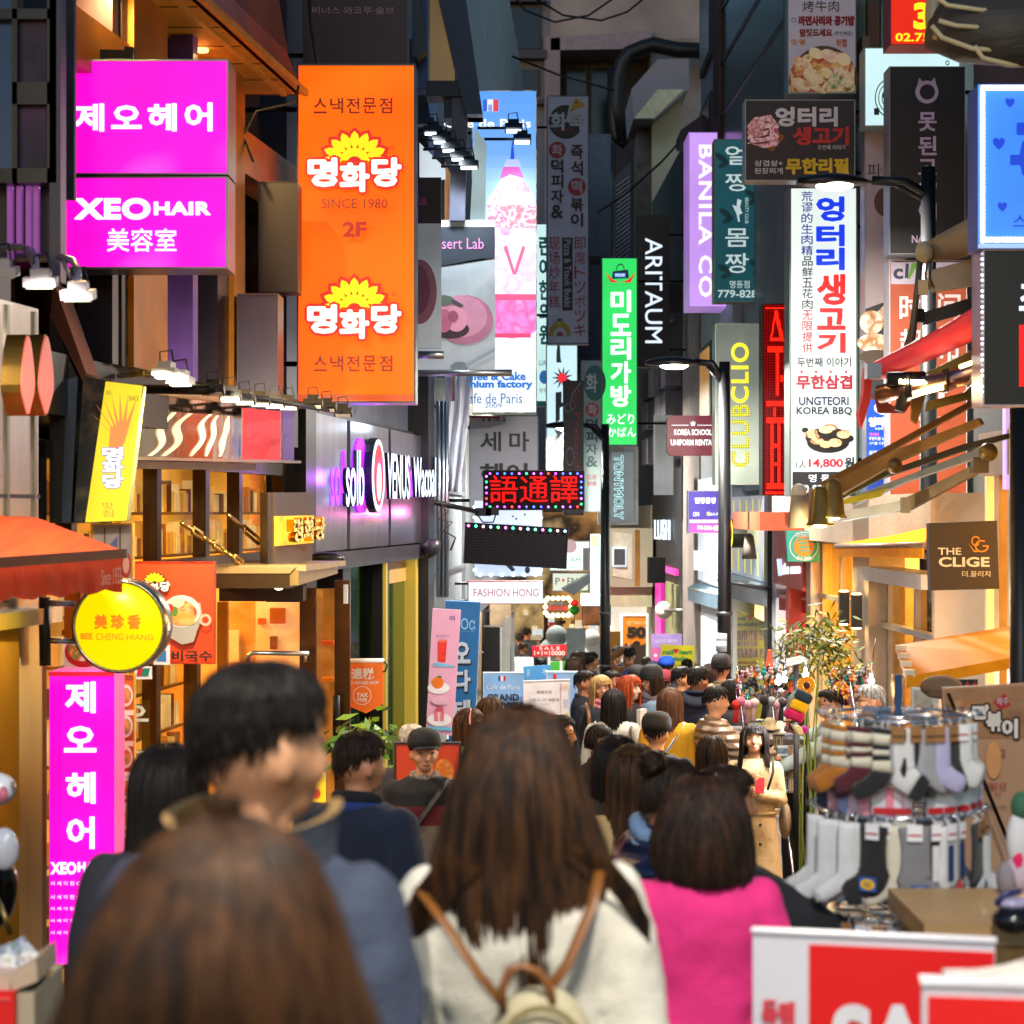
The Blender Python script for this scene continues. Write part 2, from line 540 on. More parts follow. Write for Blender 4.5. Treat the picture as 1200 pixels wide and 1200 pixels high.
# ================================================================ the setting: paving and the two rows of buildings
def ground():
    ys = [-12, -6, 0, 2, 3.6, 5, 6.2, 7.5, 9.5, 12, 14, 16, 18.5, 21, 25, 30, 34, 42, 50, 60, 80, 120]
    xs = [-60, -12, -4, 0, 4, 12, 60]
    m, n, b = _new('street paving')
    tc = n.nodes.new('ShaderNodeTexCoord')
    br = n.nodes.new('ShaderNodeTexBrick')
    br.inputs['Scale'].default_value = 3.2
    br.inputs['Color1'].default_value = lin('#6d6a66'); br.inputs['Color2'].default_value = lin('#5b5957')
    br.inputs['Mortar'].default_value = lin('#2c2b2a'); br.inputs['Mortar Size'].default_value = .012
    n.links.new(tc.outputs['Object'], br.inputs[0])
    tx = _noise(n, 1.3, 5)
    mx = n.nodes.new('ShaderNodeMix'); mx.data_type = 'RGBA'; mx.blend_type = 'MULTIPLY'; mx.inputs[0].default_value = .6
    n.links.new(br.outputs[0], mx.inputs[6]); n.links.new(tx.outputs[0], mx.inputs[7])
    n.links.new(mx.outputs[2], b.inputs['Base Color'])
    b.inputs['Roughness'].default_value = .5
    mb = MB()
    vs = [(x, y, zg(y)) for y in ys for x in xs]
    k = len(xs)
    mb.add(vs, [(j * k + i, j * k + i + 1, (j + 1) * k + i + 1, (j + 1) * k + i) for j in range(len(ys) - 1) for i in range(k - 1)], m, True)
    obj('street_paving', mb, kind='structure')
ground()
FA = Fr(-330, 7.5, 45, 10.6)
FB = Fr(45, 11.2, 352, 17.5)
FC = Fr(352, 17.6, 497, 24)
FD = Fr(498, 24.3, 612, 56)
RA = Fr(1400, 10, 1095, 16)
RB = Fr(1095, 16.02, 945, 22)
RC = Fr(945, 22.05, 907, 25)
RD = Fr(907, 25.05, 858, 30)
RE = Fr(857, 30.05, 800, 38.9)
RF = Fr(799, 39, 764, 46)
RG = Fr(763, 46.1, 712, 64)
WARM = '#ffc46a'
def interior(t, fr, u0, u1, zt, deep, wall, lampcol, s, floor='#5a4a3a', shelves=None, back=None, seed=1):
    """the room behind a shop window: walls, floor, lit ceiling panels and stocked shelves"""
    d0 = fr.d(u0); d1 = fr.d(u1); z0 = min(zg(d0), zg(d1)) - .05
    rm = MB()
    rm.slabz(fr, u0, u1, z0, zt, -deep, -deep - .1, wall)
    rm.slabz(fr, u0, u1, z0 - .1, z0 + .02, -.3, -deep, paint(floor, .4))
    rm.slabz(fr, u0, u1, zt - .02, zt + .06, -.3, -deep, wall)
    for u in (u0, u1):
        p, q = fr.wz(u, z0, -.3), fr.wz(u, z0, -deep)
        rm.prism([p, q, q + Vector((0, 0, zt - z0)), p + Vector((0, 0, zt - z0))], fr.e * .06, wall)
    obj('shop_room', rm, t)
    L = (fr.wz(u1, zt) - fr.wz(u0, zt)).length
    n = max(1, int(L / 1.6))
    for i in range(n):
        f = (i + .5) / n
        uu = 1 / 1
        p = fr.wz(u0, zt) .lerp(fr.wz(u1, zt), f)
        for dd in (.9, deep - .7):
            c = p - fr.n * dd; c.z = zt - .06
            lp = MB(); lp.box(c, (.8, .3, .05), glow(lampcol, s * 4), rz=math.atan2(fr.e.y, fr.e.x)); obj('ceiling_lamp', lp, t)
    if shelves:
        rnd = random.Random(seed)
        sh = MB(); gd = MB()
        mats = [paint(c, .5) for c in shelves]
        zz = z0 + .35
        bd = paint('#8a6a40', .5)
        while zz < zt - .35:
            a, b_ = fr.wz(u0, zz), fr.wz(u1, zz)
            sh.prism([a - fr.n * (deep - .02), b_ - fr.n * (deep - .02), b_ - fr.n * (deep - .4), a - fr.n * (deep - .4)], (0, 0, .03), bd)
            x = .05
            while x < L - .15:
                w_ = rnd.uniform(.08, .2); h = rnd.uniform(.14, .28)
                p = fr.wz(u0, zz) + fr.e * (x + w_ / 2) * (1 if (fr.wz(u1, 0) - fr.wz(u0, 0)).dot(fr.e) > 0 else -1)
                p = p - fr.n * (deep - .18); p.z = zz + .03 + h / 2
                gd.box(p, (w_ * .9, .18, h), rnd.choice(mats), rz=math.atan2(fr.e.y, fr.e.x))
                x += w_ + rnd.uniform(0, .06)
            zz += .42
        obj('shelf', sh, t); g = obj('shelf_goods', gd, t); g['kind'] = 'stuff'
def front(t, fr, us, z0, z1, fmat, gmat, off=-.12, bar=.05):
    """shop window: mullions at us, one pane between each two"""
    m = MB(); g = MB()
    for u in us: 
        p = fr.wz(u, z0, off)
        m.prism([p - fr.e * bar, p + fr.e * bar, p + fr.e * bar + Vector((0, 0, z1 - z0)), p - fr.e * bar + Vector((0, 0, z1 - z0))], -fr.n * .1, fmat)
    m.slabz(fr, us[0], us[-1], z1 - .003, z1 + .1, off + .01, off - .12, fmat)
    m.slabz(fr, us[0], us[-1], z0 - .1, z0, off + .01, off - .12, fmat)
    obj('window_frame', m, t)
    for a, b in zip(us, us[1:]):
        g = MB(); g.slabz(fr, a, b, z0, z1, off - .045, off - .055, gmat)
        obj('window', g, t)
def block(t, fr, u0, u1, z0, z1, mat, deep=6, o0=0, name='wall'):
    m = MB(); m.slabz(fr, u0, u1, z0, z1, o0, -deep, mat); return obj(name, m, t)
def upperwin(t, fr, rows, cols, z0, dz, uu, h=1.3, lit=None, fm='#222226', gm=None):
    """upper storey windows: each a frame with its pane as a sub-part"""
    k = 0
    for r_ in range(rows):
        for (ua, ub) in uu:
            zz = z0 + r_ * dz
            f = MB(); f.slabz(fr, ua, ub, zz, zz + h, .05, -.02, paint(fm, .5))
            o = obj('upper_window', f, t)
            p = MB(); e = (ub - ua) * .08
            m = gm or paint('#0b1016', .12)
            if lit and k in lit: m = glow(lit[k], .5, .3)
            p.slabz(fr, ua + e, ub - e, zz + .08, zz + h - .08, .06, .045, m)
            obj('pane', p, o)
            k += 1
# ---------------- left row, nearest: steel clad shop
t = thing('shop_building', 'steel clad shop at the left edge behind the red awning', 'building', FA.wz(-100, zg(9)))
block(t, FA, -330, 45, 1.55, 3.1, steel('#c9c2b6', .22), 5, name='steel_cladding')
block(t, FA, -330, 45, 3.1, 9, paint('#2a2c34', .5), 5, -.15)
sm = MB()
for u in (6, 38): sm.slabz(FA, u, u + 3, 1.6, 3.08, .012, -.01, steel('#8d8880', .25))
sm.slabz(FA, -330, 52, 1.48, 1.56, .1, -.3, steel('#d8c7a0', .3))
sm.slabz(FA, -330, 45, 2.12, 2.14, .01, -.01, BLACK)
obj('cladding_seam', sm, t)
cl = MB(); cl.slabz(FA, 18, 45, zg(10) - .3, 1.49, .02, -.5, steel('#b89a4e', .3)); obj('brass_column', cl, t)
interior(t, FA, -330, 18, 1.45, 2.5, paint('#d8b888', .6), WARM, 7, shelves=['#b03020', '#e0c060', '#d0d0c0', '#704020'])
front(t, FA, [-330, -200, -90, -30, 17], zg(9) + .1, 1.4, steel('#b89a4e', .3), glass())
# upper glazed bay over the steel shop
fw = MB()
FU = Fr(0, 9.6)
for (a, b, c, d_, mt) in ((55, -60, 66, 214, paint('#0d0d10', .35)), (14, -60, 20, 214, paint('#0d0d10', .35)), (14, 96, 58, 122, paint('#0d0d10', .35)), (-40, 197, 58, 214, paint('#0d0d10', .35)), (-40, 10, 58, 22, paint('#0d0d10', .35)),
                       (58, -60, 71, 330, paint('#2a2440', .35))):
    fw.rect(FU, a, b, c, d_, 0, -.12, mt)
obj('window_frame', fw, t)
for (a, b, c, d_, mt) in ((-40, -60, 15, 200, paint('#0c3f74', .15, 0, .3, 2)), (20, 20, 56, 97, mottle(['#2c2438', '#4a3a58', '#1c1a28'], 3)), (20, 121, 56, 198, mottle(['#2c2438', '#5a3a64', '#1c1a28'], 3))):
    g = MB(); g.rect(FU, a, b, c, d_, -.06, -.07, mt); obj('window', g, t)
g = MB(); g.rect(FU, -60, -60, 60, 214, -.5, -.55, mottle(['#14284a', '#0b1424', '#3a3560'], 2)); obj('curtain', g, t)
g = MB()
for u in (2, 13, 24, 33): g.rect(FU, u, 214, u + 6, 300, -.1, -.14, glow('#c060d0', .35, .3, sample=False))  # purple strips glow in the material in place of reflections
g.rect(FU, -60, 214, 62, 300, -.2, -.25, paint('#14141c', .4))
obj('painted_reflection_panel', g, t)
# ---------------- left row: snack restaurant
Zt = FB.z(150, 541)
t = thing('restaurant_building', 'glass fronted snack restaurant with ochre columns under orange canopy', 'building', FB.wz(200, zg(14)))
Z3 = 2.95
block(t, FB, 45, 352, Z3, 12, paint('#4a3220', .5), 6, -.35)
block(t, FB, 45, 352, Z3 - .35, Z3, paint('#17120e', .5), 6, -.02)
cm = paint('#a8680f', .4, .35, .25, 3)
for i, (a, b) in enumerate(((146, 186), (265, 278), (216, 222))):
    c = MB(); c.slabz(FB, a, b, Z3, 8, .06, -.35, cm if i < 2 else paint('#6a4a9a', .4)); obj('ochre_column', c, t)
c = MB()
for u in (128, 139, 252, 258): c.slabz(FB, u, u + 7, Z3, 8, .02, -.3, paint('#241a26', .4))
c.slabz(FB, 45, 352, 4.62, 4.95, .03, -.3, cm)
obj('window_frame', c, t)
for a, b in ((60, 128), (186, 252), (282, 345)):
    g = MB(); g.slabz(FB, a, b, Z3, 4.6, -.2, -.21, glass('#9a8a80', .18)); obj('upper_window', g, t)
c = MB()
c.slabz(FB, 187, 252, Z3, 4.6, -.33, -.34, mottle(['#3a2a24', '#5a4230', '#221a18'], 1.4))
c.slabz(FB, 190, 207, 3.35, 4.1, -.31, -.325, glow('#d88a4a', .45, .3))
c.slabz(FB, 210, 226, 3.7, 4.25, -.31, -.32, paint('#6a2d12', .5))
c.slabz(FB, 212, 222, 4.25, 4.5, -.31, -.32, paint('#6a5a12', .5))
c.slabz(FB, 210, 240, 3.55, 3.62, -.3, -.32, glow('#e8d0a0', .5))
obj('upstairs_room', c, t)
interior(t, FB, 75, 350, 2.42, 2.4, paint('#e2b366', .6), WARM, 9, shelves=['#f0d890', '#d8a850', '#fff0c8', '#c87828', '#e8c890'], seed=3)
front(t, FB, [75, 110, 150, 207, 262, 300, 350], 1.72, 2.36, steel('#4a3c30', .3), glass('#f4ead8', .05), bar=.05)
front(t, FB, [75, 120, 160, 206, 252], zg(13) + .1, 1.6, steel('#6a5230', .3), glass('#f4ead8', .05), bar=.05)
# bottle shelves just behind both window bands, self-glowing in place of shop light
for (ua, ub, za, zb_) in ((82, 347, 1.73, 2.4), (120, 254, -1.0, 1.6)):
    m = MB(); m.slabz(FB, ua, ub, za, zb_, -.4, -.45, glow('#f0b040', .75, .55, 1.4)); obj('glowing_shelf_back', m, t)
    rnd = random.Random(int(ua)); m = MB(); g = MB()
    bm_ = [glow(c, .55, .3, 6, sample=False) for c in ('#f0b048', '#ffe8b0', '#a05a1c', '#f8cc70', '#d88a30', '#ffe0a0', '#6a3010')]  # emission stands in for light shining through from behind
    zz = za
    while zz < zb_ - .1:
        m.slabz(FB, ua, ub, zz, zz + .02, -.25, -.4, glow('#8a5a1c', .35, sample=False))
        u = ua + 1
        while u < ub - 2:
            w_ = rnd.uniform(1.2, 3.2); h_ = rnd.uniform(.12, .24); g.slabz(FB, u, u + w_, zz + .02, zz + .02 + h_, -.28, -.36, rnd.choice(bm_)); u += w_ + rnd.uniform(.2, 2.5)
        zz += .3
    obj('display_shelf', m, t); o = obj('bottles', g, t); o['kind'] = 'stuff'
# mirrored fascia over the shopfront
fa = MB()
FM = Fr(150, 13.2, 347, 15.6)
def curvy(y): return 0
fa.slab(FM, [(150, 459), (344, 478), (344, 541), (150, 536)], .0, -.2, steel('#d9c9b4', .07))
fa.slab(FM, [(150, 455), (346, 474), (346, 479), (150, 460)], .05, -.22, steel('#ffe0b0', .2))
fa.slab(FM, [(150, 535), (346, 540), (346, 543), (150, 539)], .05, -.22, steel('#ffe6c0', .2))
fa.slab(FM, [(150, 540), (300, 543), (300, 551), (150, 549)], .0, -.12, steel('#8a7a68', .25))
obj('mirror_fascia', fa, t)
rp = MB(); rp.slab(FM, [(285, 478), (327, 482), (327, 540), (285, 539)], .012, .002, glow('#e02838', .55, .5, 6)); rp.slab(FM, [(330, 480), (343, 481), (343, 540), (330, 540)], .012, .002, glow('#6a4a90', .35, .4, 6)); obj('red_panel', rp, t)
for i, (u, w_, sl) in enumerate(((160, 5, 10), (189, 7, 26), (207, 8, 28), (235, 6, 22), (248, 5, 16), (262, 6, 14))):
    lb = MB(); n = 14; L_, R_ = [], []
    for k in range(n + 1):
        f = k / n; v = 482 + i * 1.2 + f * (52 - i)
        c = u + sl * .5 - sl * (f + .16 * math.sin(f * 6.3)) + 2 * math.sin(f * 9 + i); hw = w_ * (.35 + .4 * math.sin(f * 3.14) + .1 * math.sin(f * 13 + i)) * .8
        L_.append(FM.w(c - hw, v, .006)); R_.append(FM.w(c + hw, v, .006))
    lb.add(L_ + R_, [(k, k + 1, n + 2 + k, n + 1 + k) for k in range(n)], glow('#ffdcae', .8, .25, sample=False)); obj('painted_reflection', lb, t)  # glowing curves painted as lamp reflections in the steel
# entrance ledge with hood and door
FE = Fr(255, 15.1)
en = MB()
en.rect(FE, 248, 668, 350, 686, .6, -.6, steel('#6a5638', .28))
en.slab(FE, [(248, 662), (357, 662), (350, 669), (248, 669)], .62, -.6, steel('#d8b878', .35))
FE2 = Fr(350, 14.5, 396, 16.8)
en.slab(FE2, [(350, 668), (396, 662), (396, 672), (350, 686)], 0, -.5, steel('#c8a868', .35))
en.slab(FE2, [(350, 662), (398, 657), (398, 663), (350, 669)], .05, -.5, steel('#e8cc90', .35))
en.rect(FE, 252, 688, 352, 706, -.2, -.5, paint('#3a2c28', .4))
obj('entrance_hood', en, t)
dl = MB(); dl.disc(Fr(334, 15), 334, 686, 5, 3, .4, glow('#fff0c0', 8)); obj('hood_lamp', dl, t)
dr = MB()
bz = paint('#5a3a1c', .22, .75, .3, 3, stretch=(.3, .3, 3))
FDr = Fr(351, 15.6)
dr.rect(FDr, 351, 689, 370, 1115, 0, -.08, bz)
dr.rect(Fr(392, 16.4), 392, 680, 410, 1115, 0, -.08, bz)
dr.rect(FDr, 252, 706, 264, 1115, -.1, -.2, steel('#b07a28', .3))
obj('door_post', dr, t)
hd = MB(); hd.rod(P(394, 815, 16.2), P(394, 872, 16.2), .03, BLACK); obj('door_handle', hd, t)
kb = MB(); kb.rect(Fr(405, 16.3), 403, 685, 408, 707, .05, 0, WHITE); obj('intercom', kb, t)
g = MB(); g.rect(Fr(310, 15.9), 264, 706, 351, 1100, 0, -.02, glass('#fff0d8', .1)); g.rect(Fr(380, 16.6), 370, 690, 392, 1080, 0, -.02, glass('#fff0d8', .12)); obj('door_glass', g, t)
it = MB()
FI = Fr(310, 17.4)
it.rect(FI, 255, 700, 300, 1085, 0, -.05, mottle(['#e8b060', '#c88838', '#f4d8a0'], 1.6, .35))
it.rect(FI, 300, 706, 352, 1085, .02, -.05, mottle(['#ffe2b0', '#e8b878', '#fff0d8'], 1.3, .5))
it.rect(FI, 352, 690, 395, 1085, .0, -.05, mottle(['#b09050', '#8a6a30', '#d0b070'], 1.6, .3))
for (a, b, c, d_, h) in ((304, 724, 312, 731, '#e06a20'), (378, 750, 392, 755, '#e06a20'), (378, 793, 392, 797, '#e08a20'), (318, 745, 326, 760, '#704028'), (270, 738, 282, 775, '#f4ead0'), (318, 712, 336, 730, '#b06a30')):
    it.rect(FI, a, b, c, d_, .12, .03, paint(h, .5))
obj('restaurant_room', it, t)
hr = MB(); hr.tube([P(290, 776, 15.2), P(291, 768, 15.2), P(296, 765, 15.2), P(362, 766, 15.2)], .018, steel(), 8); hr.rod(P(358, 766, 15.2), P(358, 776, 15.2), .012, steel()); obj('door_rail', hr, t)
# chains holding the hood
def chain(name, label, pts, r, mat):
    m = MB()
    for a, b in zip(pts, pts[1:]):
        a, b = Vector(a), Vector(b); n = max(2, int((b - a).length / .17))
        for i in range(n):
            p, q = a.lerp(b, (i + .05) / n), a.lerp(b, (i + .95) / n)
            x = Vector((0, 0, .02)) if i % 2 else Vector((0, .02, 0))
            m.tube([p, p + x, q + x, q, q - x, p - x, p], r, mat, 5, cap=False)
    return free(name, m, label, 'chain')
gold = paint('#d8a850', .25, .9)
chain('support_chain', 'longer gilt chain stretched from the shopfront down to the hood', [P(212, 612, 13.6), P(285, 661, 14.6)], .014, gold)
chain('support_chain', 'short gilt chain running down beside the framed box sign', [P(266, 602, 14.8), P(304, 635, 15.2)], .014, gold)
# orange canopy overhead
t = thing('canopy', 'orange canopy with panelled ochre soffit jutting over the restaurant', 'canopy', P(300, 110, 14))
CD0, CD1 = 8.5, 16
zc = P(0, 110, CD1).z
def cp(d, out, z): 
    xo = -1.66 - .121 * (CD1 - d)
    return Vector((xo - out, d, z))
so_ = MB()
so_.prism([cp(CD0, 0, zc), cp(CD1, 0, zc), cp(CD1, .62, zc), cp(CD0, .62, zc)], (0, 0, .05), paint('#c98a18', .5, .1, .2, 6, .15, 60))
obj('soffit', so_, t)
sj = MB()
for i in range(14):
    d = CD0 + .25 + i * .56
    a, b = cp(d, .04, zc - .004), cp(d, .6, zc - .004)
    sj.prism([a, b, b + Vector((.0, .018, 0)), a + Vector((0, .018, 0))], (0, 0, .01), paint('#3a2408', .6))
for o_ in (.10, .44):
    sj.prism([cp(CD0, o_, zc - .02), cp(CD1, o_, zc - .02), cp(CD1, o_ + .04, zc - .02), cp(CD0, o_ + .04, zc - .02)], (0, 0, .02), paint('#d8a040', .45, .3))
obj('soffit_batten', sj, t)
fs = MB()
om = paint('#b8480c', .5, 0, .3, 2, .1, 30)
fs.prism([cp(CD0, -.02, zc), cp(CD1, -.02, zc), cp(CD1, .10, zc + .33), cp(CD0, .10, zc + .33)], (-.05, 0, 0), om)
fs.prism([cp(CD0, .10, zc + .33), cp(CD1, .10, zc + .33), cp(CD1, .32, zc + 1.7), cp(CD0, .32, zc + 1.7)], (-.05, 0, 0), paint('#7a3a14', .6, 0, .35, 1.4))
fs.prism([cp(CD0, -.03, zc - .02), cp(CD1, -.03, zc - .02), cp(CD1, -.03, zc + .03), cp(CD0, -.03, zc + .03)], (.04, 0, 0), paint('#e8902a', .4))
fs.prism([cp(CD1, 0, zc), cp(CD1, .62, zc), cp(CD1, .62, zc + 1.7), cp(CD1, .32, zc + 1.7), cp(CD1, .10, zc + .33)], (0, .05, 0), om)
obj('fascia', fs, t)
for d in (10.2, 12.2, 14.4): lm = MB(); lm.lathe(cp(d, .33, zc - .01), [(.0, .0), (.05, 0), (.05, -.02), (0, -.02)], glow('#ffc060', 3), 12); obj('added_soffit_lamp', lm, t)  # lamps added to warm the soffit and columns
for i, d in enumerate((10.2, 12.2, 14.4)):
    ld = bpy.data.lights.new('added_soffit_lamp', 'AREA'); ld.energy = 60; ld.size = .12; ld.color = (1, .62, .2); ld.shape = 'DISK'
    lo = bpy.data.objects.new('added_soffit_lamp_light', ld); COL.objects.link(lo); lo.location = cp(d, .33, zc - .06); 
# ---------------- left row: steel fronted lingerie shop
t = thing('lingerie_shop_building', 'dark lingerie shop with steel panel fascia and front glazing painted with a green reflection', 'building', FC.wz(420, zg(20)))
zt0 = FC.z(352, 474); zb0 = FC.z(352, 648); zb1 = FC.z(352, 672)
block(t, FC, 352, 497, zt0, 14, paint('#4a4e5c', .5), 6, -.12)
block(t, FC, 352, 497, zb1, zt0 - .003, paint('#2a2a30', .4), 6, -.06)
pn = steel('#a9a6b4', .3)
for i, (a, b) in enumerate(((365, 403), (407, 452), (455, 491))):
    p = MB(); p.slabz(FC, a, b, zb0, zt0 - .05, .03, -.04, pn); obj('steel_panel', p, t)
p = MB(); p.slabz(FC, 352, 493, zb1, zb0 - .02, .06, -.04, paint('#55525c', .35, .7)); obj('fascia_beam', p, t)
p = MB(); p.slabz(FC, 352, 364, zg(18) - .5, zt0, .05, -.3, paint('#15151a', .4)); obj('dark_column', p, t); p = MB(); p.slabz(FC, 490, 497, zg(24) - .5, 7.5, .12, -.4, paint('#0f1116', .4)); obj('dark_column', p, t)
p = MB()
for u in (402, 448): p.slabz(FC, u, u + 9 if u == 402 else u + 8, zg(20) - .5, zb1, .0, -.25, paint('#141214', .35))
p.slabz(FC, 484, 487, zg(23) - .5, zb1, .03, -.1, glow('#d0b040', .35)); p.slabz(FC, 449, 451, zg(21) - .5, zb1, .03, -.1, glow('#d0b040', .4))
obj('window_frame', p, t)
zq = FC.z(470, 672)
p = MB(); p.slabz(FC, 452, 484, zg(22) - .5, zb1 - .25, -.1, -.13, paint('#23380f', .06, 0, .4, .8)); obj('green_reflection_glass', p, t)  # green reflection painted as the pane's own colour
p = MB(); p.slabz(FC, 452, 484, zb1 - .25, zb1, -.08, -.12, paint('#b08a4a', .4)); obj('window_head', p, t)
p = MB(); p.slabz(FC, 411, 447, zg(20) - .5, zb1, -.1, -.12, glass('#c0d8c8', .15)); obj('window', p, t)
p = MB(); p.slabz(FC, 405, 450, zg(20) - .5, zb1, -1.2, -1.25, mottle(['#3a5038', '#1c2a22', '#6a7a58'], 1.2, .25)); obj('shop_room', p, t)
# lit channel letters on the fascia: a purple halo sits behind each
t = thing('illuminated_lettering', 'white lit channel letters solb venus wacoal on the steel fascia', 'sign', FC.wz(430, zb0 + .2))
def letters(txt, quad, ext, face, side, halo, fr, off, hs=0):
    f, h = MB(), MB()
    f.text(fr, txt, 0, 0, 0, 0, off, face, .012, ext=ext, side=side, quad=quad)
    if halo: h.text(fr, txt, 0, 0, 0, 0, .035, halo, .03, quad=[(a - hs, b) for a, b in quad])
    return f, h
pur = glow('#a020ff', 1.6); mg = glow('#e030a0', 1.2); wl = glow('#d8f0ff', 1.5); sd = paint('#1c2230', .3, .4)
for txt, q, hl in (('solb', [(386, 527), (408, 528), (408, 592), (386, 594)], pur), ('VENUS', [(437, 530), (464, 534), (464, 585), (437, 585)], mg), ('Wacoal', [(469, 536), (496, 536), (496, 582), (469, 583)], pur)):
    f, h = letters(txt, q, .025, wl, sd, hl, FC, .12, 3)
    o = obj('letters', f, t); obj('halo', h, o)
f = MB()
cen = FC.w(425, 557); 
for k, (ru, rv, o0, o1, mt) in enumerate(((8, 44, .14, .06, sd), (7.6, 42, .144, .14, wl), (5.6, 36, .148, .144, glow('#e02030', 1)))):
    f.slab(FC, [(427 + ru * math.cos(a), 557 + rv * math.sin(a)) for a in [2 * math.pi * i / 28 for i in range(28)]], o0, o1, mt)
f.slab(FC, [(427 + 2.6 * math.cos(a), 565 + 22 * math.sin(a)) for a in [2 * math.pi * i / 20 for i in range(20)]], .152, .148, wl)
f.slab(FC, [(417 + 9 * math.cos(a), 557 + 44 * math.sin(a)) for a in [2 * math.pi * i / 28 for i in range(28)]], .05, .035, pur)
obj('oval_emblem', f, t)
f = MB(); f.text(FC, 'UNDERWEAR', 0, 0, 0, 0, .05, paint('#cdbd90', .3, .6), quad=[(421, 604), (441, 602), (441, 614), (421, 616)]); obj('small_letters', f, t)
for u, v, c in ((392, 560, (.5, .1, 1)), (412, 560, (.6, .1, 1)), (450, 600, (1, .15, .6)), (470, 545, (.5, .2, 1)), (482, 600, (1, .15, .5)), (440, 500, (.7, .85, 1))):
    ld = bpy.data.lights.new('halo_light', 'POINT'); ld.energy = 3 if c[1] < .5 else 1.2; ld.color = c; ld.shadow_soft_size = .05; lo = bpy.data.objects.new('halo_light', ld); COL.objects.link(lo); lo.location = FC.w(u, v, .25)
# ---------------- left row, farther: pale clad shops behind the steel one
t = thing('cafe_building', 'pale blue lit narrow building with clad front behind the steel shop', 'building', FD.wz(540, zg(30)))
block(t, FD, 498, 545, .5, 16, paint('#77808c', .5, .1, .3, 2), 6, -.05)
block(t, FD, 498, 545, -3, .5, paint('#55606c', .5), 6, -.6)
m = MB()
for z in (1.2, 2.3, 3.4, 4.5, 5.6): m.slabz(FD, 498, 545, z, z + .05, .0, -.1, paint('#4a525c', .5))
obj('cladding_seam', m, t)
upperwin(t, FD, 3, 1, 5.2, 2.6, ((503, 512), (516, 524), (528, 535)), 1.5, lit={1: '#c08850', 4: '#5090a0'})
interior(t, FD, 500, 545, .5, 2.2, paint('#cfd8e0', .5), '#e8f4ff', 6, shelves=['#f0f0f0', '#a0c0d8', '#d8a0b0'])
t = thing('far_shop_building', 'dim far building beyond the cafe on the left', 'building', FD.wz(580, zg(45)))
block(t, FD, 545.5, 612, .3, 14, paint('#6a7078', .6, 0, .3, 2), 6)
interior(t, FD, 546, 612, .3, 2.5, paint('#b0a090', .5), '#fff0d0', 5, shelves=['#803028', '#e0d8c8', '#405878', '#d0a040'])
# ---------------- end of the street
t = thing('concrete_building', 'old stained concrete building closing the end of the street', 'building', P(720, 600, 68))
FZ = Fr(600, 68)
conc = paint('#988c88', .85, 0, .45, .35, .3, 3)
m = MB()
m.rect(FZ, 560, -120, 645, 820, 0, -8, paint('#74737a', .8, 0, .3, .4))
m.rect(FZ, 645, -120, 905, 45, .02, -8, conc)
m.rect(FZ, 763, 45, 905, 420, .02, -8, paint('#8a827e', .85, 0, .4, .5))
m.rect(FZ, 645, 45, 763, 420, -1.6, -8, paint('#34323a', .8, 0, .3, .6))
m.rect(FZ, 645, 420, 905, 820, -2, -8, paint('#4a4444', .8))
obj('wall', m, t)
m = MB()
m.rect(FZ, 638, 45, 656, 420, .4, -1.5, paint('#8a7a80', .8, 0, .2, .6)); m.slab(FZ, [(645, 48), (763, 38), (763, 60), (645, 62)], .4, -1.4, paint('#8e8088', .8))
m.rect(FZ, 560, 62, 640, 72, .5, -.1, paint('#3c3a40', .7)); m.rect(FZ, 560, 0, 640, 6, .5, -.1, paint('#3c3a40', .7)); m.rect(FZ, 560, 118, 640, 124, .3, -.1, paint('#3c3a40', .7))
obj('concrete_beam', m, t)
for (a, b, c, d_, col) in ((590, 8, 634, 60, None), (592, 80, 606, 96, '#4aa08a'), (566, 80, 580, 100, '#4a9a8a'), (610, 82, 632, 112, None), (664, 66, 690, 150, None), (694, 66, 722, 150, None), (664, 156, 690, 230, None), (694, 156, 722, 230, None)):
    f = MB(); f.rect(FZ, a, b, c, d_, .1 if a < 640 else -1.5, -.05 if a < 640 else -1.62, paint('#24242a', .5)); o = obj('upper_window', f, t)
    g = MB(); g.rect(FZ, a + 2, b + 2, c - 2, d_ - 2, .14 if a < 640 else -1.46, .11 if a < 640 else -1.5, glow(col, .35, .5, 1) if col else paint('#0e1218', .15)); obj('pane', g, o)
m = MB()
for pts, r_ in (([(727, 175), (720, 130), (722, 100), (726, 84), (735, 72), (750, 66), (762, 62), (790, 68), (840, 70)], .26), ([(716, 90), (717, 150), (719, 168), (727, 176), (733, 166)], .19)):
    m.tube([FZ.w(u, v, 1.2) for u, v in pts], r_, paint('#16161a', .45, .3), 10)
obj('duct', m, t)
t = thing('cream_pier', 'cream box pier with overhanging head high up before the concrete building', 'pillar', P(780, 600, 56))
m = MB(); FP = Fr(770, 56)
m.slab(FP, [(764, 147), (798, 112), (798, 420), (764, 420)], 0, -2, paint('#b8b090', .7, 0, .2, .5)); obj('shaft', m, t)
m = MB(); m.slab(FP, [(738, 112), (768, 78), (804, 77), (804, 112), (764, 147), (740, 147)], .9, -2.2, paint('#8c8288', .7, 0, .2, .5)); m.slab(FP, [(741, 146), (764, 146), (798, 113), (768, 113)], .92, .9, paint('#d0c8a0', .7)); obj('head', m, t)
m = MB(); m.rect(FP, 748, 150, 764, 420, -.4, -2, paint('#6a6058', .9, 0, .5, 3, .3, 12)); obj('brick_infill', m, t)
t = thing('louvred_plant_room', 'grey louvred metal box beside the cream pier', 'machine', P(730, 600, 52))
m = MB(); FL = Fr(730, 52); m.slab(FL, [(721, 208), (739, 190), (739, 340), (721, 340)], 0, -1.5, paint('#4c4a50', .6)); obj('casing', m, t)
m = MB()
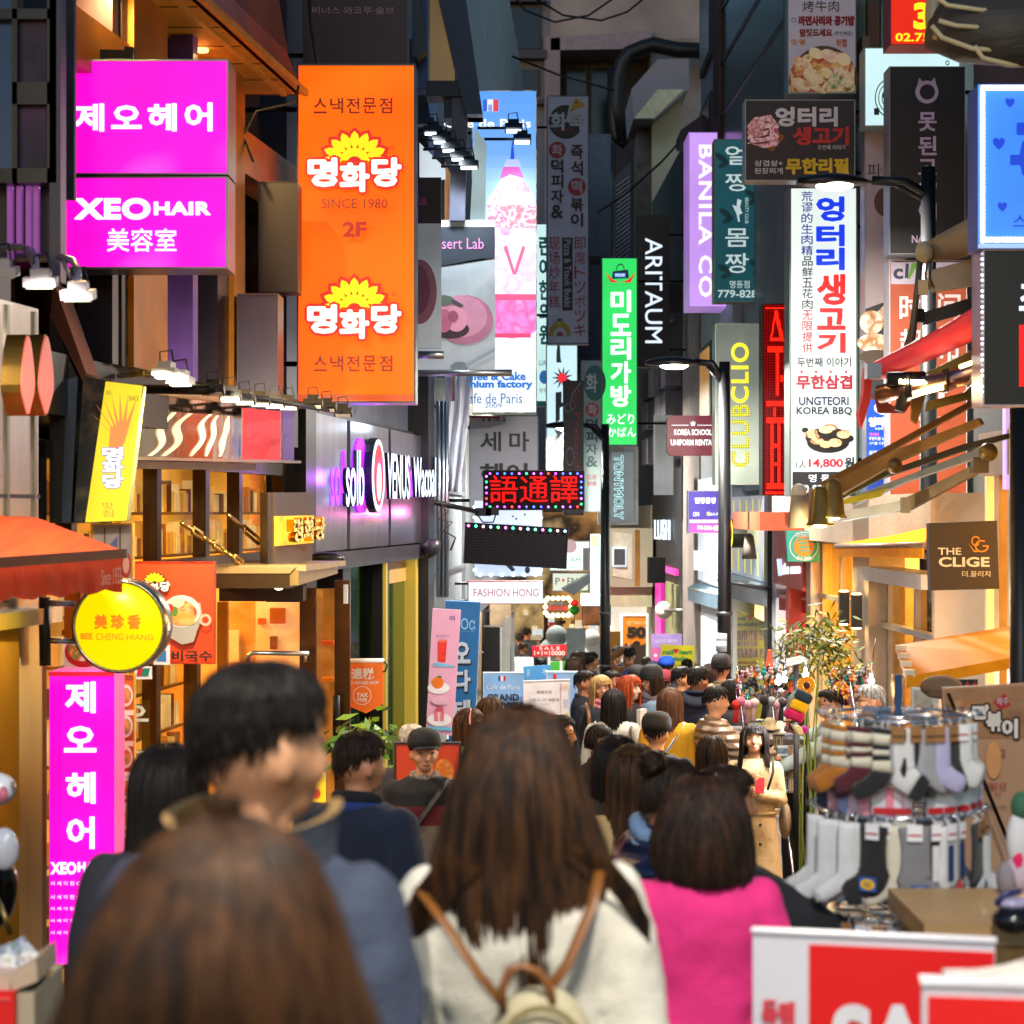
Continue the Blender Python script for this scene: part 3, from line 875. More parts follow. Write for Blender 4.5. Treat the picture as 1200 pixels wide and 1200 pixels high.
for i in range(24): m.slab(FL, [(722, 218 + i * 5), (738, 206 + i * 5), (738, 208.5 + i * 5), (722, 220.5 + i * 5)], .12, .0, paint('#7c7c82', .5, .3))
obj('louvre', m, t)
m = MB(); m.rect(Fr(700, 54), 690, 157, 716, 300, 0, -2, paint('#5d6a78', .7)); free('vent_shaft', m, 'grey blue vent shaft behind the pizza sign', 'shaft')
# ================================================================ signs on the left row
def sunlogo(S, u, v, w, dark='#c81414', text='명화당', white='#fff6e8', e=1.1, lit=True):
    """half sunflower over white brush letters with a red edge; (u, v) is the middle of the letters, w their width"""
    mk = (lambda h: tx(h, e)) if lit else (lambda h: paint(h, .5))
    k = w / 113.0
    red, yel, wh = mk(dark), mk('#ffd800'), mk(white)
    cy_ = v - 14 * k
    pet = [(180 - i * 180 / 8.) for i in range(9)]
    for grow, m in ((1.0, red), (.0, yel)):
        for a in pet:
            a = R(a); r0, r1 = 15 * k, (37 + grow * 5) * k
            wd = (5.6 + grow * 3) * k
            ca, sa = math.cos(a), -math.sin(a)
            pts = []
            for f, ww in ((0, .2), (.25, .75), (.55, 1), (.8, .7), (1, 0), (.8, -.7), (.55, -1), (.25, -.75), (0, -.2)):
                rr = r0 + (r1 - r0) * f
                pts.append((u + ca * rr * 1.05 - sa * wd * ww, cy_ + sa * rr * .95 + ca * wd * ww))
            S.G(pts, m)
        S.D(u, cy_, (17 + grow * 3) * k, (15 + grow * 3) * k, m, a0=0, a1=180)
    S.D(u, cy_ + 3 * k, 8.5 * k, 8 * k, red, a0=0, a1=180)
    n = len(text)
    ww = w / n
    for grow, m, hv in ((5, red, 9 * k), (0, wh, 3 * k)):
        for i, ch in enumerate(text):
            dy = (0, 6, 0)[i % 3] * k
            a = u - w / 2 + i * ww
            S.T(ch, a + 2.5 * k, v - 16 * k + dy, a + ww - 2.5 * k, v + 16 * k + dy, m, .01, heavy=hv)
MAG = '#ff00c8'
wt = tx('#f4fbff', 1.25)
# magenta hair salon box signs
S = Sign('salon_sign', 'upper magenta box sign with only white Korean letters for the hair salon', 74, 70, 268, 205, 12, mottle(['#ff00bc', '#ff00c8', '#ff08cc', '#ff4cdc'], 1.5, 1.05, detail=1), .32, paint('#8a8c90', .3, .9), arm='L', armlen=.6)
for i, ch in enumerate('제오헤어'):
    S.T(ch, (88, 131, 174, 217)[i], (122, 124, 122, 121)[i], (122, 166, 207, 249)[i], (154, 151, 154, 154)[i], wt, .02, heavy=.9)
S.done()
S = Sign('salon_sign', 'magenta box sign reading XEO HAIR with Chinese letters under the Korean one', 73, 207, 267, 315, 12, mottle(['#ff00bc', '#ff00c8', '#ff08cc', '#ff4cdc'], 1.5, 1.05, detail=1), .32, paint('#8a8c90', .3, .9), arm='L', armlen=.6)
S.T('XEO', 88, 233, 176, 257, wt, .03, heavy=1.5, sp=1.1); S.T('HAIR', 181, 237, 247, 252, wt, .03, heavy=1, sp=1.08); S.T('美容室', 126, 268, 207, 295, wt, .0, heavy=.5)
S.done()
m = MB(); m.box(P(138, 66, 12.1), (.18, .12, .05), BLACK); m.box(P(152, 66, 12.1), (.05, .08, .1), BLACK); m.box(P(125, 67, 12.1), (.06, .1, .07), BLACK)
free('sign_timer', m, 'small black timer boxes on top of the upper magenta sign', 'timer')
# standing magenta sign by the door
S = Sign('salon_sign', 'tall magenta lightbox with white letters standing behind the crowd at lower left', 58, 787, 134, 1130, 11.4, mottle(['#ff00bc', '#ff00c8', '#ff08cc', '#ff58dc'], 1.3, 1.05, detail=1), .3, glow('#ff5aa0', .75, .2), frame=0)
for i, ch in enumerate('제오헤어'):
    S.T(ch, (77, 76, 78, 79)[i], (799, 851, 905, 957)[i], (112, 113, 112, 111)[i], (835, 881, 941, 994)[i], wt, .02, heavy=.9)
S.T('XEO', 60, 1010, 90, 1024, wt, .03, heavy=.5); S.T('HAIR', 92, 1010, 123, 1021, wt, .03, heavy=.8)
for i, (a, b) in enumerate(((1032, 1037), (1048, 1053), (1062, 1066), (1076, 1080), (1090, 1094))): S.T('시 세 이 펌 Color 염색', 60, a, 118, b, wt)
S.Q(58, 787, 134, 792, tx('#e02030', 1))
S.done()
# orange snack house sign
OR = '#ff5f00'
S = Sign('snack_house_sign', 'big orange lightbox with two sunflower emblems and brown Korean lettering', 348, 75, 487, 472, 16.6, mottle(['#f85200', '#ff5c00', '#ff6000', '#ff7410'], .9, 1.05, detail=1), .4, paint('#4a5058', .35, .8), arm='L', armlen=.7)
br_ = tx('#7a1604', .8); rd = tx('#a81010', .9)
for vv in (115, 417):
    for i, ch in enumerate('스낵전문점'): S.T(ch, 368 + i * 19.2, vv, 383 + i * 19.2, vv + 18, br_, .006, heavy=.3)
sunlogo(S, 416, 203, 112); sunlogo(S, 416, 375, 112)
S.T('SINCE 1980', 378, 235, 455, 246, br_, .002); S.T('2F', 403, 262, 430, 279, rd, .02, heavy=.9)
S.T('®', 458, 172, 463, 178, br_); S.T('®', 460, 343, 465, 349, br_)
S.Q(350, 463, 485, 470, tx('#d04a00', .8))
S.done()
# maroon sign above it
S = Sign('lingerie_sign', 'unlit maroon box sign with pale Korean letters above the orange one', 355, -60, 477, 75, 17.2, paint('#3a0f1c', .4), .4, paint('#2a1016', .4), arm='L')
S.T('비너스·와코루·솔브', 366, 8, 462, 17, paint('#b89098', .5), .008, heavy=.3)
S.done()
S = Sign('dark_sign', 'dark plum blank box sign left of the orange lightbox, the higher one', 303, 213, 349, 342, 15.8, paint('#22141c', .4), .3, paint('#1a1016', .4), frame=1); S.done()
S = Sign('dark_sign', 'purplish blank box sign below the dark plum one, over the spotlights', 278, 344, 326, 462, 15, paint('#352a44', .4), .35, paint('#5a4030', .4), frame=1); S.done()
# orange snack sign of the upper floor seen behind the magenta ones
S = Sign('snack_house_sign', 'orange lightbox half hidden below the magenta signs, with part of a sunflower', 62, 208, 127, 437, 12.6, glow(OR, 1.0, .06), .15, paint('#c05010', .5), frame=0)
sunlogo(S, 88, 375, 96, white='#fff6e8')
S.T('스낵', 105, 422, 126, 436, tx('#d04000', .9)); S.done()
# tilted yellow banner box
S = Sign('snack_banner', 'tilted yellow banner box with orange sunflower and white letters beside steel shop', 96, 447, 165, 612, 11.7, glow('#f5dc28', .9, .12, 2, stretch=(3, 3, .4)), .12, paint('#7a7a40', .5), frame=0, quad=[(124, 447), (167, 452), (148, 610), (100, 612)])
for a in range(7):
    an = R(62 + a * 14); S.G([(134, 522), (134 + 5, 515), (141 + 42 * math.cos(an), 512 - 52 * math.sin(an)), (146, 520)], tx('#f0904a', .9))
S.G([(130, 500), (146, 500), (144, 535), (127, 535)], tx('#f0904a', .9))
S.V('명화당', 121, 524, 145, 572, tx('#5a5ab0', .9), .02, heavy=2.6, gap=.05); S.V('명화당', 121, 524, 145, 572, tx('#ffffff', 1.1), .02, heavy=1, gap=.05)
S.T('DINE IN', 125, 458, 131, 463, tx('#6a6030', .8)); S.T('SNACK', 152, 464, 164, 470, tx('#6a6030', .8)); S.V('맛집', 121, 588, 134, 606, tx('#f0904a', .9))
S.done()
m = MB(); fr = Fr(100, 11.75)
m.slab(fr, [(98, 440), (124, 446), (101, 613), (86, 613)], -.0, -.35, mottle(['#0a0908', '#15120e', '#5a4a34'], 9))
m.slab(fr, [(62, 330), (100, 437), (96, 446), (58, 370)], -.02, -.4, paint('#6a3a24', .4, .5)); m.slab(fr, [(58, 370), (92, 445), (82, 613), (58, 613)], .0, -.35, paint('#15130f', .35)); m.slab(fr, [(79, 445), (92, 441), (84, 613), (73, 613)], .02, -.3, steel('#5a6a80', .3))
free('scuffed_sign_side', m, 'scuffed black sign housing leaning beside the yellow banner', 'sign housing')
# red dining awning with since lettering
t = thing('awning', 'faded orange red fabric awning with Since 1933 on its valance', 'awning', P(60, 715, 10.2))
aw = paint('#d8480a', .75, 0, .35, 2.2, .25, 40, (8, 1, .4))
dA = 9.6
def awp(u, v, d): return P(u, v, d)
m = MB()
m.prism([awp(-160, 560, 10.3), awp(34, 603, 10.6), awp(147, 646, 9.9), awp(-160, 672, 8.4)], (0, .02, -.02), aw); obj('canvas', m, t)
m = MB(); n = 26; top, bot = [], []
for i in range(n + 1):
    f = i / n; a = awp(-160, 673, 8.4).lerp(awp(143, 652, 9.88), f); b = awp(-160, 716, 8.4).lerp(awp(143, 692, 9.88), f)
    b.z += .012 * math.sin(i * 1.9); b.y += .012 * math.cos(i * 2.3); top.append(a); bot.append(b)
for i in range(n): m.add([top[i], top[i + 1], bot[i + 1], bot[i], top[i] + Vector((0, .015, 0)), top[i + 1] + Vector((0, .015, 0)), bot[i + 1] + Vector((0, .015, 0)), bot[i] + Vector((0, .015, 0))], [(0, 1, 2, 3), (7, 6, 5, 4), (3, 2, 6, 7)], paint('#cc3808', .75, 0, .3, 3))
o = obj('valance', m, t)
l = MB(); FS = Fr(110, 9.5, 143, 9.68); l.text(FS, 'Since 1933', 114, 0, 136, 0, .03, paint('#e0a890', .6), quad=[(113, 668), (136, 664), (136, 684), (113, 686)]); obj('lettering', l, o)
m = MB(); m.prism([awp(-160, 664, 8.36), awp(148, 643, 9.85), awp(148, 654, 9.85), awp(-160, 678, 8.36)], (0, .04, 0), paint('#4a2416', .5, .2)); obj('front_bar', m, t)
# round yellow jerky shop sign
S = Sign('round_sign', 'round yellow lit sign with orange Chinese letters and a steel rim', 85, 680, 194, 788, 10.4, glow('#ffe000', 1.0, .05), .2, frame=0)
for o in list(S.t.children): bpy.data.objects.remove(o)
m = MB(); cc = S.fr.w(139.5, 734)
m.lathe(cc, [(.0, .24), (.232, .24), (.24, .2), (.24, 0), (.222, -.008), (.222, .01), (0, .01)], steel('#b0a890', .25), 40, 'Y'); obj('cabinet', m, S.t)
m = MB(); m.lathe(cc, [(0, .0), (.222, .0), (.222, .008), (0, .008)], glow('#ffe000', 1.0, .05), 40, 'Y'); obj('face', m, S.t)
og = tx('#f07a10', .95)
S.T('美 珍 香', 111, 720, 165, 737, og, .02, heavy=.8); S.T('BEE', 95, 742, 109, 749, og, .03, heavy=.5); S.T('CHENG', 113, 742, 145, 750, og, .0); S.T('HIANG', 149, 743, 180, 750, og, .0)
m = MB()
for vv in (708, 752): m.rod(P(48, vv - 2, 10.45), P(88, vv, 10.45), .015, steel()); 
m.rod(P(52, 700, 10.45), P(53, 780, 10.45), .03, paint('#3a2a14', .4)); obj('bracket', m, S.t)
S.done()
# orange noodle poster
S = Sign('noodle_poster', 'orange poster with a bowl of noodle soup and a sunflower emblem', 157, 658, 252, 778, 13.2, paint('#e8440c', .45, 0, .06), .05, paint('#b03008', .5), frame=1)
w0 = paint('#f4eee0', .5); bk = paint('#2c1a10', .5)
sunlogo(S, 182, 687, 38, dark='#402018', lit=False)
S.G([(192, 712), (200, 746), (214, 755), (228, 752), (238, 722), (236, 706)], paint('#a9a49c', .4)); S.D(214, 716, 22, 19, paint('#d8d4c8', .4)); S.D(213, 718, 19, 15, mottle(['#8a2008', '#c8501a', '#e8b070', '#6a2010'], 16))
for (a, b, c, d_, h) in ((208, 706, 9, 6, '#f0d8a8'), (214, 722, 14, 5, '#e8a040'), (206, 716, 4, 6, '#5a8a20'), (220, 728, 10, 4, '#e0b060'), (200, 712, 5, 5, '#c02810')): S.D(a, b, c, d_, paint(h, .5))
S.O(242, 726, 7, 7, 3, paint('#c8b8a0', .4)); S.T('비국수', 203, 762, 250, 774, bk, .015, heavy=.6); S.T('갈', 188, 762, 200, 774, bk, .01)
S.done()
# small framed picture board above the round sign and menu boards behind it
S = Sign('menu_board', 'wooden framed menu board half hidden above the round yellow sign', 108, 613, 156, 700, 11.9, paint('#b4a49a', .5), .05, paint('#c88a20', .45), frame=2)
for u in (122, 140): S.Q(u, 618, u + 2, 700, paint('#7a5020', .5))
S.D(148, 662, 6, 16, paint('#c03010', .5)); S.D(148, 662, 4, 10, paint('#e0a080', .5)); S.G([(128, 640), (138, 628), (138, 650)], paint('#5a6a9a', .5)); S.done()
S = Sign('dish_poster', 'poster of a red bowl with vegetables behind the round sign', 75, 752, 120, 787, 11.9, paint('#d8cfc0', .5), .03, paint('#888070', .5), frame=0)
S.D(98, 764, 22, 18, paint('#b01810', .4)); S.D(98, 762, 18, 13, mottle(['#e8e0d0', '#d07020', '#508020', '#f0c080'], 18)); S.done()
S = Sign('card_sticker', 'blue and white payment card stickers right of the round sign', 180, 756, 199, 779, 12.8, paint('#e8e8e8', .4), .01, WHITE, frame=0)
S.Q(184, 762, 195, 775, paint('#2a78c0', .4)); S.done()
S = Sign('card_sticker', 'union payment sticker in red and green below the blue one', 158, 781, 178, 796, 12.8, paint('#e8dfe8', .4), .01, WHITE, frame=0)
S.G([(162, 783), (170, 783), (168, 792), (160, 792)], paint('#c02030', .4)); S.G([(168, 783), (176, 783), (174, 792), (166, 792)], paint('#108070', .4)); S.done()
S = Sign('menu_signboard', 'tall orange menu panel with photos of dishes beside the magenta lightbox', 135, 790, 158, 1010, 12.3, paint('#d86a20', .5), .04, paint('#e0b030', .5), frame=1)
for i in range(5): S.D(148, 815 + i * 36, 8, 13, paint('#e8e4dc', .4)); S.D(148, 815 + i * 36, 6, 9, mottle(['#c04010', '#e0a060', '#5a8030'], 20)); S.Q(138, 832 + i * 36, 157, 838 + i * 36, paint('#f0e8e0', .5))
S.done()
S = Sign('window_lettering', 'white vinyl Korean letters stuck on the restaurant window', 140, 820, 176, 960, 12.7, glass('#ffffff', .05), .012, glass('#ffffff', .05), frame=0)
vv_ = paint('#d8dcd8', .4)
for ch, a in (('우', 826), ('동', 880), ('면', 926)): S.T(ch, 142, a, 174, a + 30, vv_, .01, heavy=.8)
S.done()
# framed gold letter box on the hood
t = thing('box_sign', 'bronze box sign with halo lit gold mirrored letters on the hood', 'sign', P(340, 665, 15))
m = MB(); bzz = paint('#6a6468', .35, .6, .15, 4)
FX = Fr(318, 14.9, 367, 15.5)
m.slab(FX, [(318, 577), (366, 577), (366, 657), (318, 664)], 0, -.03, bzz); m.prism([FX.w(318, 577), FX.w(318, 664), P(305, 665, 15.4), P(305, 577, 15.4)], (.01, .02, 0), paint('#6a5638', .35, .6)); m.prism([FX.w(366, 577), FX.w(366, 657), P(352, 657, 16), P(352, 577, 16)], (-.01, .02, 0), bzz); obj('cabinet', m, t)
m = MB(); m.slab(FX, [(321, 605), (366, 604), (366, 636), (321, 640)], .012, .002, glow('#ffb838', 1.3, .5, 8)); obj('halo', m, t)
m = MB(); m.text(FX, '명화당', 0, 0, 0, 0, .03, mottle(['#f0c040', '#5a3008', '#ffe890', '#c05010'], 30, .35), .025, ext=.16, side=paint('#d8a020', .15, 1), quad=[(332, 607), (369, 606), (369, 632), (332, 636)], heavy=.8); obj('lettering', m, t)
# spotlights on an arm over the mirrored fascia
def spotlamp(name, label, p, tilt, arm0, group, s=1, lit=None, col='#c9c9cc', yaw=0):
    t = thing(name, label, 'spotlight', p, 0, group)
    c = paint(col, .4, .3)
    m = MB(); m.rod(arm0, p, .014 * s, c); obj('arm', m, t)
    m = MB(); m.box(p, (.17 * s, .1 * s, .05 * s), c, rx=tilt, rz=yaw); m.box(Vector(p) + Vector((0, .0, .045 * s)), (.1 * s, .07 * s, .05 * s), c, rx=tilt, rz=yaw); obj('housing', m, t)
    m = MB(); m.box(Vector(p) + Vector((0, -.01 * s, -.032 * s)), (.14 * s, .05 * s, .008), lit or paint('#d8d4c8', .2), rx=tilt, rz=yaw); obj('lens', m, t)
    m = MB(); q = Vector(p); m.tube([q + Vector((-.05 * s, .05, .04)), q + Vector((-.05 * s, .04, .14 * s)), q + Vector((.03 * s, .02, .15 * s)), q + Vector((.05 * s, 0, .05))], .006 * s, WIRE, 5); obj('cable', m, t)
    return t
arm = MB(); arm.rod(P(160, 456, 13), P(245, 457, 12.4), .03, BLACK); arm.rod(P(140, 440, 12.6), P(170, 437, 12.2), .02, paint('#c8a850', .3, .8)); arm.rod(P(245, 457, 12.4), P(405, 484, 15.5), .018, BLACK)
free('spotlight_bar', arm, 'black bar carrying the row of spotlights over the mirrored fascia', 'bar')
for i, (u, v) in enumerate(((250, 457), (270, 464), (287, 468), (305, 470), (322, 472), (338, 474), (367, 473), (383, 477), (402, 483))):
    p = P(u, v, 12.5 + i * .36)
    spotlamp('sign_spotlight', ('first', 'second', 'third', 'fourth', 'fifth', 'sixth', 'seventh', 'eighth', 'last')[i] + ' black spotlight from the left in the row under the orange sign', p, R(-25), p + Vector((-.02, .25, .03)), 'row of black spotlights over the mirrored fascia', .8, glow('#fff0d0', 2) if i in (1, 3, 5) else None, '#18181a')
spotlamp('sign_spotlight', 'white spotlight lit above the yellow tilted banner', P(195, 437, 12), R(-8), P(165, 437, 12.3), None, .9, glow('#fff0d8', 4), '#e0dcd8', R(-20))
spotlamp('sign_spotlight', 'second white spotlight beside the one over the yellow banner', P(212, 446, 12), R(-8), P(180, 438, 12.3), None, .85, glow('#fff0d8', 3), '#e0dcd8', R(-20))
for i, (u, v) in enumerate(((92, 345), (48, 330), (2, 318))):
    p = P(u, v, 9.2)
    spotlamp('grey_floodlight', ('right hand', 'middle', 'left hand')[i] + ' one of three grey floodlights on bent pipes above the steel shop', p, R(12), P(u - 18 if u > 10 else -20, v - 40, 9.5), 'grey floodlights on bent pipes', .85, None, '#a8a4ac')
m = MB(); m.tube([P(-20, 290, 9.6), P(25, 290, 9.6), P(36, 294, 9.5), P(41, 305, 9.3), P(42, 322, 9.2)], .018, paint('#b0a8b0', .35, .7)); m.tube([P(20, 300, 9.7), P(75, 302, 9.6), P(86, 306, 9.4), P(91, 318, 9.3), P(92, 338, 9.2)], .018, paint('#b0a8b0', .35, .7))
free('lamp_pipe', m, 'bent grey pipes that carry the floodlights above the steel shop', 'pipe')
# red channel letters on the steel cladding
t = thing('channel_letters', 'two red and gold rounded channel letters on the steel cladding', 'sign', P(15, 480, 9.0))
fr = Fr(0, 9.9, 31, 10.2)
for (u, hw) in ((0, 8), (22, 9)):
    m = MB()
    pts = []
    for i in range(26):
        a = 2 * math.pi * i / 26
        k = 1 + .13 * math.sin(3 * a)
        pts.append((u + hw * k * math.cos(a), 440 + 44 * (1 + .1 * math.cos(4 * a)) * math.sin(a)))
    m.slab(fr, pts, .14, .04, paint('#8a6a30', .25, .9)); m.slab(fr, [((a - u) * .93 + u, (b - 440) * .95 + 440) for a, b in pts], .147, .14, glow('#e86a5a', .5, .3, 4)); obj('letter', m, t)
# spot lamps and beams around the dessert shop
t = thing('steel_canopy_frame', 'dark blue steel beam frame jutting out above the dessert posters', 'frame', P(530, 140, 22))
db = paint('#273346', .4, .4)
FB1 = Fr(520, 21)
m = MB(); m.slab(FB1, [(505, -40), (540, -40), (566, 138), (546, 138)], .2, -.25, db); m.rect(FB1, 500, 98, 550, 116, .15, -.2, paint('#242830', .4, .4)); m.slab(FB1, [(530, 112), (549, 112), (545, 260), (527, 260)], .1, -.1, paint('#4a4c60', .4)); m.slab(FB1, [(520, 120), (560, 118), (566, 138), (520, 138)], .0, -.25, db)
m.slab(FB1, [(480, -30), (489, -30), (500, 62), (490, 73), (484, 70), (488, 55)], .2, -.1, paint('#1c2230', .4)); m.rect(FB1, 482, -20, 500, 100, -.2, -.5, paint('#3a4a7a', .4, .3)); obj('beam', m, t)
m = MB(); m.rect(FB1, 502, -20, 532, 97, -.3, -.32, glow('#a88858', .35, .35, 1.2)); obj('lit_window', m, t)
m = MB(); m.slab(FB1, [(556, 145), (570, 165), (568, 262), (550, 262)], -.2, -.22, glow('#c0dce0', .5, .3)); m.slab(FB1, [(491, 165), (521, 195), (521, 205), (491, 205)], -.1, -.3, glow('#dce8f0', .75, .25)); obj('lit_panel', m, t)
for i in range(6):
    p = P(497 + i * 10.5, 143 + i * 10, 20.6)
    spotlamp('sign_spotlight', ('uppermost', 'second', 'third', 'fourth', 'fifth', 'lowest')[i] + ' spotlight on the slanting row above the dessert posters', p, R(-12), p + Vector((-.28, .1, .0)), 'slanting row of spotlights above dessert posters', 1.15, glow('#e8f6ff', 3) if i else None, '#101318')
for i, (u, v, u0) in enumerate(((602, 150, 560), (612, 163, 568))):
    p = P(u, v, 25.2)
    spotlamp('sign_spotlight', ('upper', 'lower')[i] + ' spotlight on a long arm in front of the tall cafe sign', p, R(-25), P(u0, v, 25.4), None, 1.3, glow('#e8fbff', 3), '#0c1c34')
# dessert posters
def dessert(label, u0, v0, u1, v1, d, part):
    S = Sign('dessert_poster', label, u0, v0, u1, v1, d, mottle(['#8a949c', '#a4acb0', '#747c88'], 1.5, .15), .06, paint('#9aa4a8', .4), frame=0)
    if not part:
        S.Q(u0, v0, u1, v0 + 8, paint('#b8c4c4', .4)); S.Q(u0, v0 + 8, u1, 303, paint('#26303c', .5)); S.G([(u0, 303), (u1, 303), (u1, 300), (u0, 317)], paint('#26303c', .5))
        S.T('Dessert Lab', 494, 279, 567, 292, paint('#d080b8', .5), 0)
        S.D(545, 375, 33, 29, paint('#b0708c', .4)); S.D(541, 371, 30, 25, paint('#c88aa4', .4)); S.D(528, 386, 22, 11, mottle(['#241a1c', '#402c30'], 30))
        S.D(535, 374, 13, 15, paint('#d890a8', .35)); S.D(520, 376, 10, 14, paint('#b06078', .35)); S.D(531, 371, 6, 7, paint('#98506a', .5)); S.D(520, 352, 12, 6, paint('#5c6a5c', .5)); S.G([(530, 350), (544, 358), (540, 360), (529, 355)], paint('#40444a', .5))
        S.D(539, 430, 10, 6, paint('#6a7884', .3)); S.G([(545, 427), (580, 408), (580, 412), (547, 431)], paint('#8a98a4', .3))
    else:
        S.Q(u0, v0, u1, 262, paint('#2c1820', .5)); S.T('Lab', 491, 230, 500, 240, paint('#d05080', .5)); S.D(492, 342, 20, 38, paint('#7a4a5a', .4)); S.D(488, 340, 16, 30, paint('#5c2c40', .4))
    S.done()
dessert('narrow grey dessert banner tucked right behind the orange lightbox', 486, 208, 517, 408, 20, True)
dessert('grey Dessert Lab poster with a pink dessert on a plate', 490, 258, 580, 436, 21, False)
m = MB()
m.rod(P(487, 416, 20), P(520, 416, 20), .04, ALU); free('poster_rod', m, 'short steel rod under the narrow dessert banner', 'rod'); m = MB(); m.rod(P(490, 437, 21), P(600, 437, 21), .035, ALU); m.rod(P(530, 260, 21.1), P(530, 470, 21.3), .03, ALU)
free('poster_rod', m, 'long steel rods holding the wide Dessert Lab poster off the wall', 'rod')
# tall cafe sign
S = Sign('cafe_sign', 'tall bright sky blue cafe sign with a giant berry dessert cup', 553, 106, 629, 484, 26.5, glow('#e4eeff', 1.05, .03), .5, mottle(['#6a6a50', '#d8d8b0', '#3a4a44', '#a8b0a0'], 4, .25), frame=1, arm='L')
for i in range(14): S.Q(554, 107 + i * 15, 628, 122 + i * 15, tx(('#5a9cf4', '#5f9ff4', '#64a2f5', '#6aa6f5', '#72aaf5', '#7cb0f6', '#86b6f7', '#92bef8', '#9ec6f8', '#aecff9', '#bcd8fa', '#c8dffb', '#d2e5fc', '#dceafd')[i], 1.0))
S.Q(566, 117, 584, 131, tx('#e8eefc', 1)); S.Q(578, 117, 584, 131, tx('#e04040', 1)); S.Q(566, 117, 571, 131, tx('#3060d0', 1)); S.Q(572, 123, 577, 131, tx('#8aa0d8', 1))
wc = tx('#ffffff', 1.1)
S.T('Cafe de Paris', 520, 140, 622, 150, wc, .015, heavy=.4)
S.G([(600, 166), (601, 166), (603, 187), (598, 187)], tx('#1848d8', .9)); S.G([(594, 187), (607, 187), (611, 196), (590, 196)], tx('#b8c4f4', .9)); S.G([(590, 196), (608, 196), (614, 209), (586, 209)], tx('#d838b8', .95)); 
wp = mottle(['#e8e8ff', '#f8f0ff', '#d0b0e0', '#e88ab0'], 5.5, 1.0, detail=5)
S.G([(588, 210), (598, 205), (612, 209), (624, 228), (628, 240), (628, 280), (571, 280), (571, 236)], wp)
S.G([(571, 240), (628, 240), (628, 268), (571, 268)], mottle(['#f0a8c8', '#f86a78', '#ffd0e0', '#e85a80', '#fff0f8'], 7, 1.0, detail=5))
S.G([(574, 276), (628, 276), (628, 346), (578, 346)], mottle(['#fff4ff', '#f8e8ff', '#e0b8e8', '#f0d8f8'], 3, 1.05))
S.G([(590, 290), (594, 288), (603, 318), (612, 288), (616, 290), (605, 322), (601, 322)], tx('#f06a90', 1))
S.G([(579, 346), (628, 346), (628, 388), (620, 394), (600, 397), (577, 394)], mottle(['#e878c0', '#f08ad0', '#d868b0', '#f5a0d8'], 5, .9))
S.Q(579, 345, 628, 352, tx('#f06090', .9)); S.Q(578, 391, 622, 396, tx('#f05080', .8))
bl = tx('#1070c8', .9)
S.T('Coffee & Cake', 535, 436, 616, 446, bl, .03, heavy=.5); S.T('premium factory', 528, 446, 624, 457, bl, .03, heavy=.5); S.T('Cafe de Paris', 540, 461, 612, 473, tx('#2a5a90', .8), 0); S.T('2009', 568, 473, 588, 478, tx('#2a5a90', .8), 0)
S.done()
S = Sign('grey_korean_sign', 'pale grey sign with black Korean letters below the tall cafe sign', 550, 487, 631, 600, 28, paint('#aab0c4', .5, 0, .08), .3, paint('#70788a', .5), frame=1, arm='L')
S.Q(552, 487, 586, 490, paint('#c02040', .5)); nk = paint('#1c2030', .5)
S.T('세', 563, 506, 587, 529, nk, .01, heavy=.4); S.T('마', 597, 506, 620, 529, nk, .01, heavy=.4); S.T('헤어', 563, 543, 618, 566, nk, .02, heavy=.6); S.T('s e m a', 565, 489, 593, 494, nk, .02)
S.done()
# LED boards
def ledborder(fr, u0, v0, u1, v1, nu, nv, cols, r, off=.02, sides='tblr'):
    out = {}
    pts = []
    for i in range(nu):
        f = (i + .5) / nu
        if 't' in sides: pts.append((u0 + (u1 - u0) * f, v0))
        if 'b' in sides: pts.append((u0 + (u1 - u0) * f, v1))
    for i in range(nv):
        f = (i + .5) / nv
        if 'l' in sides: pts.append((u0, v0 + (v1 - v0) * f))
        if 'r' in sides: pts.append((u1, v0 + (v1 - v0) * f))
    m = MB()
    for i, (u, v) in enumerate(pts):
        m.ell(fr.w(u, v, off), r, glow(cols[(i * 7 + i // 3) % len(cols)], 4, sample=False), 8, 5)
    return m
S = Sign('led_board', 'red dot matrix board with three Chinese characters ringed by coloured bulbs', 566, 551, 685, 598, 25.2, paint('#120709', .9, spec=.05), .3, BLACK, frame=1)
S.T('語通譯', 574, 557, 677, 589, dots('#ff0a04', 2.2, .02), 0, heavy=.25)
S.done(); obj('bulb_border', ledborder(S.fr, 570, 555, 681, 594, 13, 6, ['#b040ff', '#20d070', '#4050ff', '#ff3020', '#c060ff', '#3060ff'], .014), S.t)
S = Sign('led_board', 'switched off black dot matrix board with one row of coloured bulbs', 545, 613, 665, 665, 24.3, dots('#a08070', .05, .034, '#0a0b10'), .3, BLACK, frame=1, quad=[(545, 612), (666, 619), (664, 667), (543, 660)])
S.done()
m = MB()
for i in range(14): m.ell(S.fr.w(549 + i * 8.7, 616 + i * .5, .02), .016, glow(['#ff60e0', '#40ffb0', '#ffa0a0', '#80c0ff', '#60ff90'][i % 5], 4, sample=False), 8, 5)
obj('bulb_row', m, S.t)
S = Sign('lit_shop_sign', 'white lit sign framed with small lamps seen behind the dark LED boards', 555, 586, 636, 676, 27, glow('#c8d8ff', .85, .1), .2, ALU, frame=1)
S.G([(592, 662), (600, 670), (604, 668), (598, 660)], tx('#283048', .5)); S.D(618, 668, 3, 4, tx('#283048', .5))
for (a, b) in ((600, 604), (604, 607), (614, 602)): S.Q(a, b, a + 2, b + 2, tx('#283048', .5))
S.done(); obj('bulb_border', ledborder(S.fr, 556, 588, 634, 674, 6, 7, ['#c8ffff', '#d8f4ff'], .02, sides='blr'), S.t)
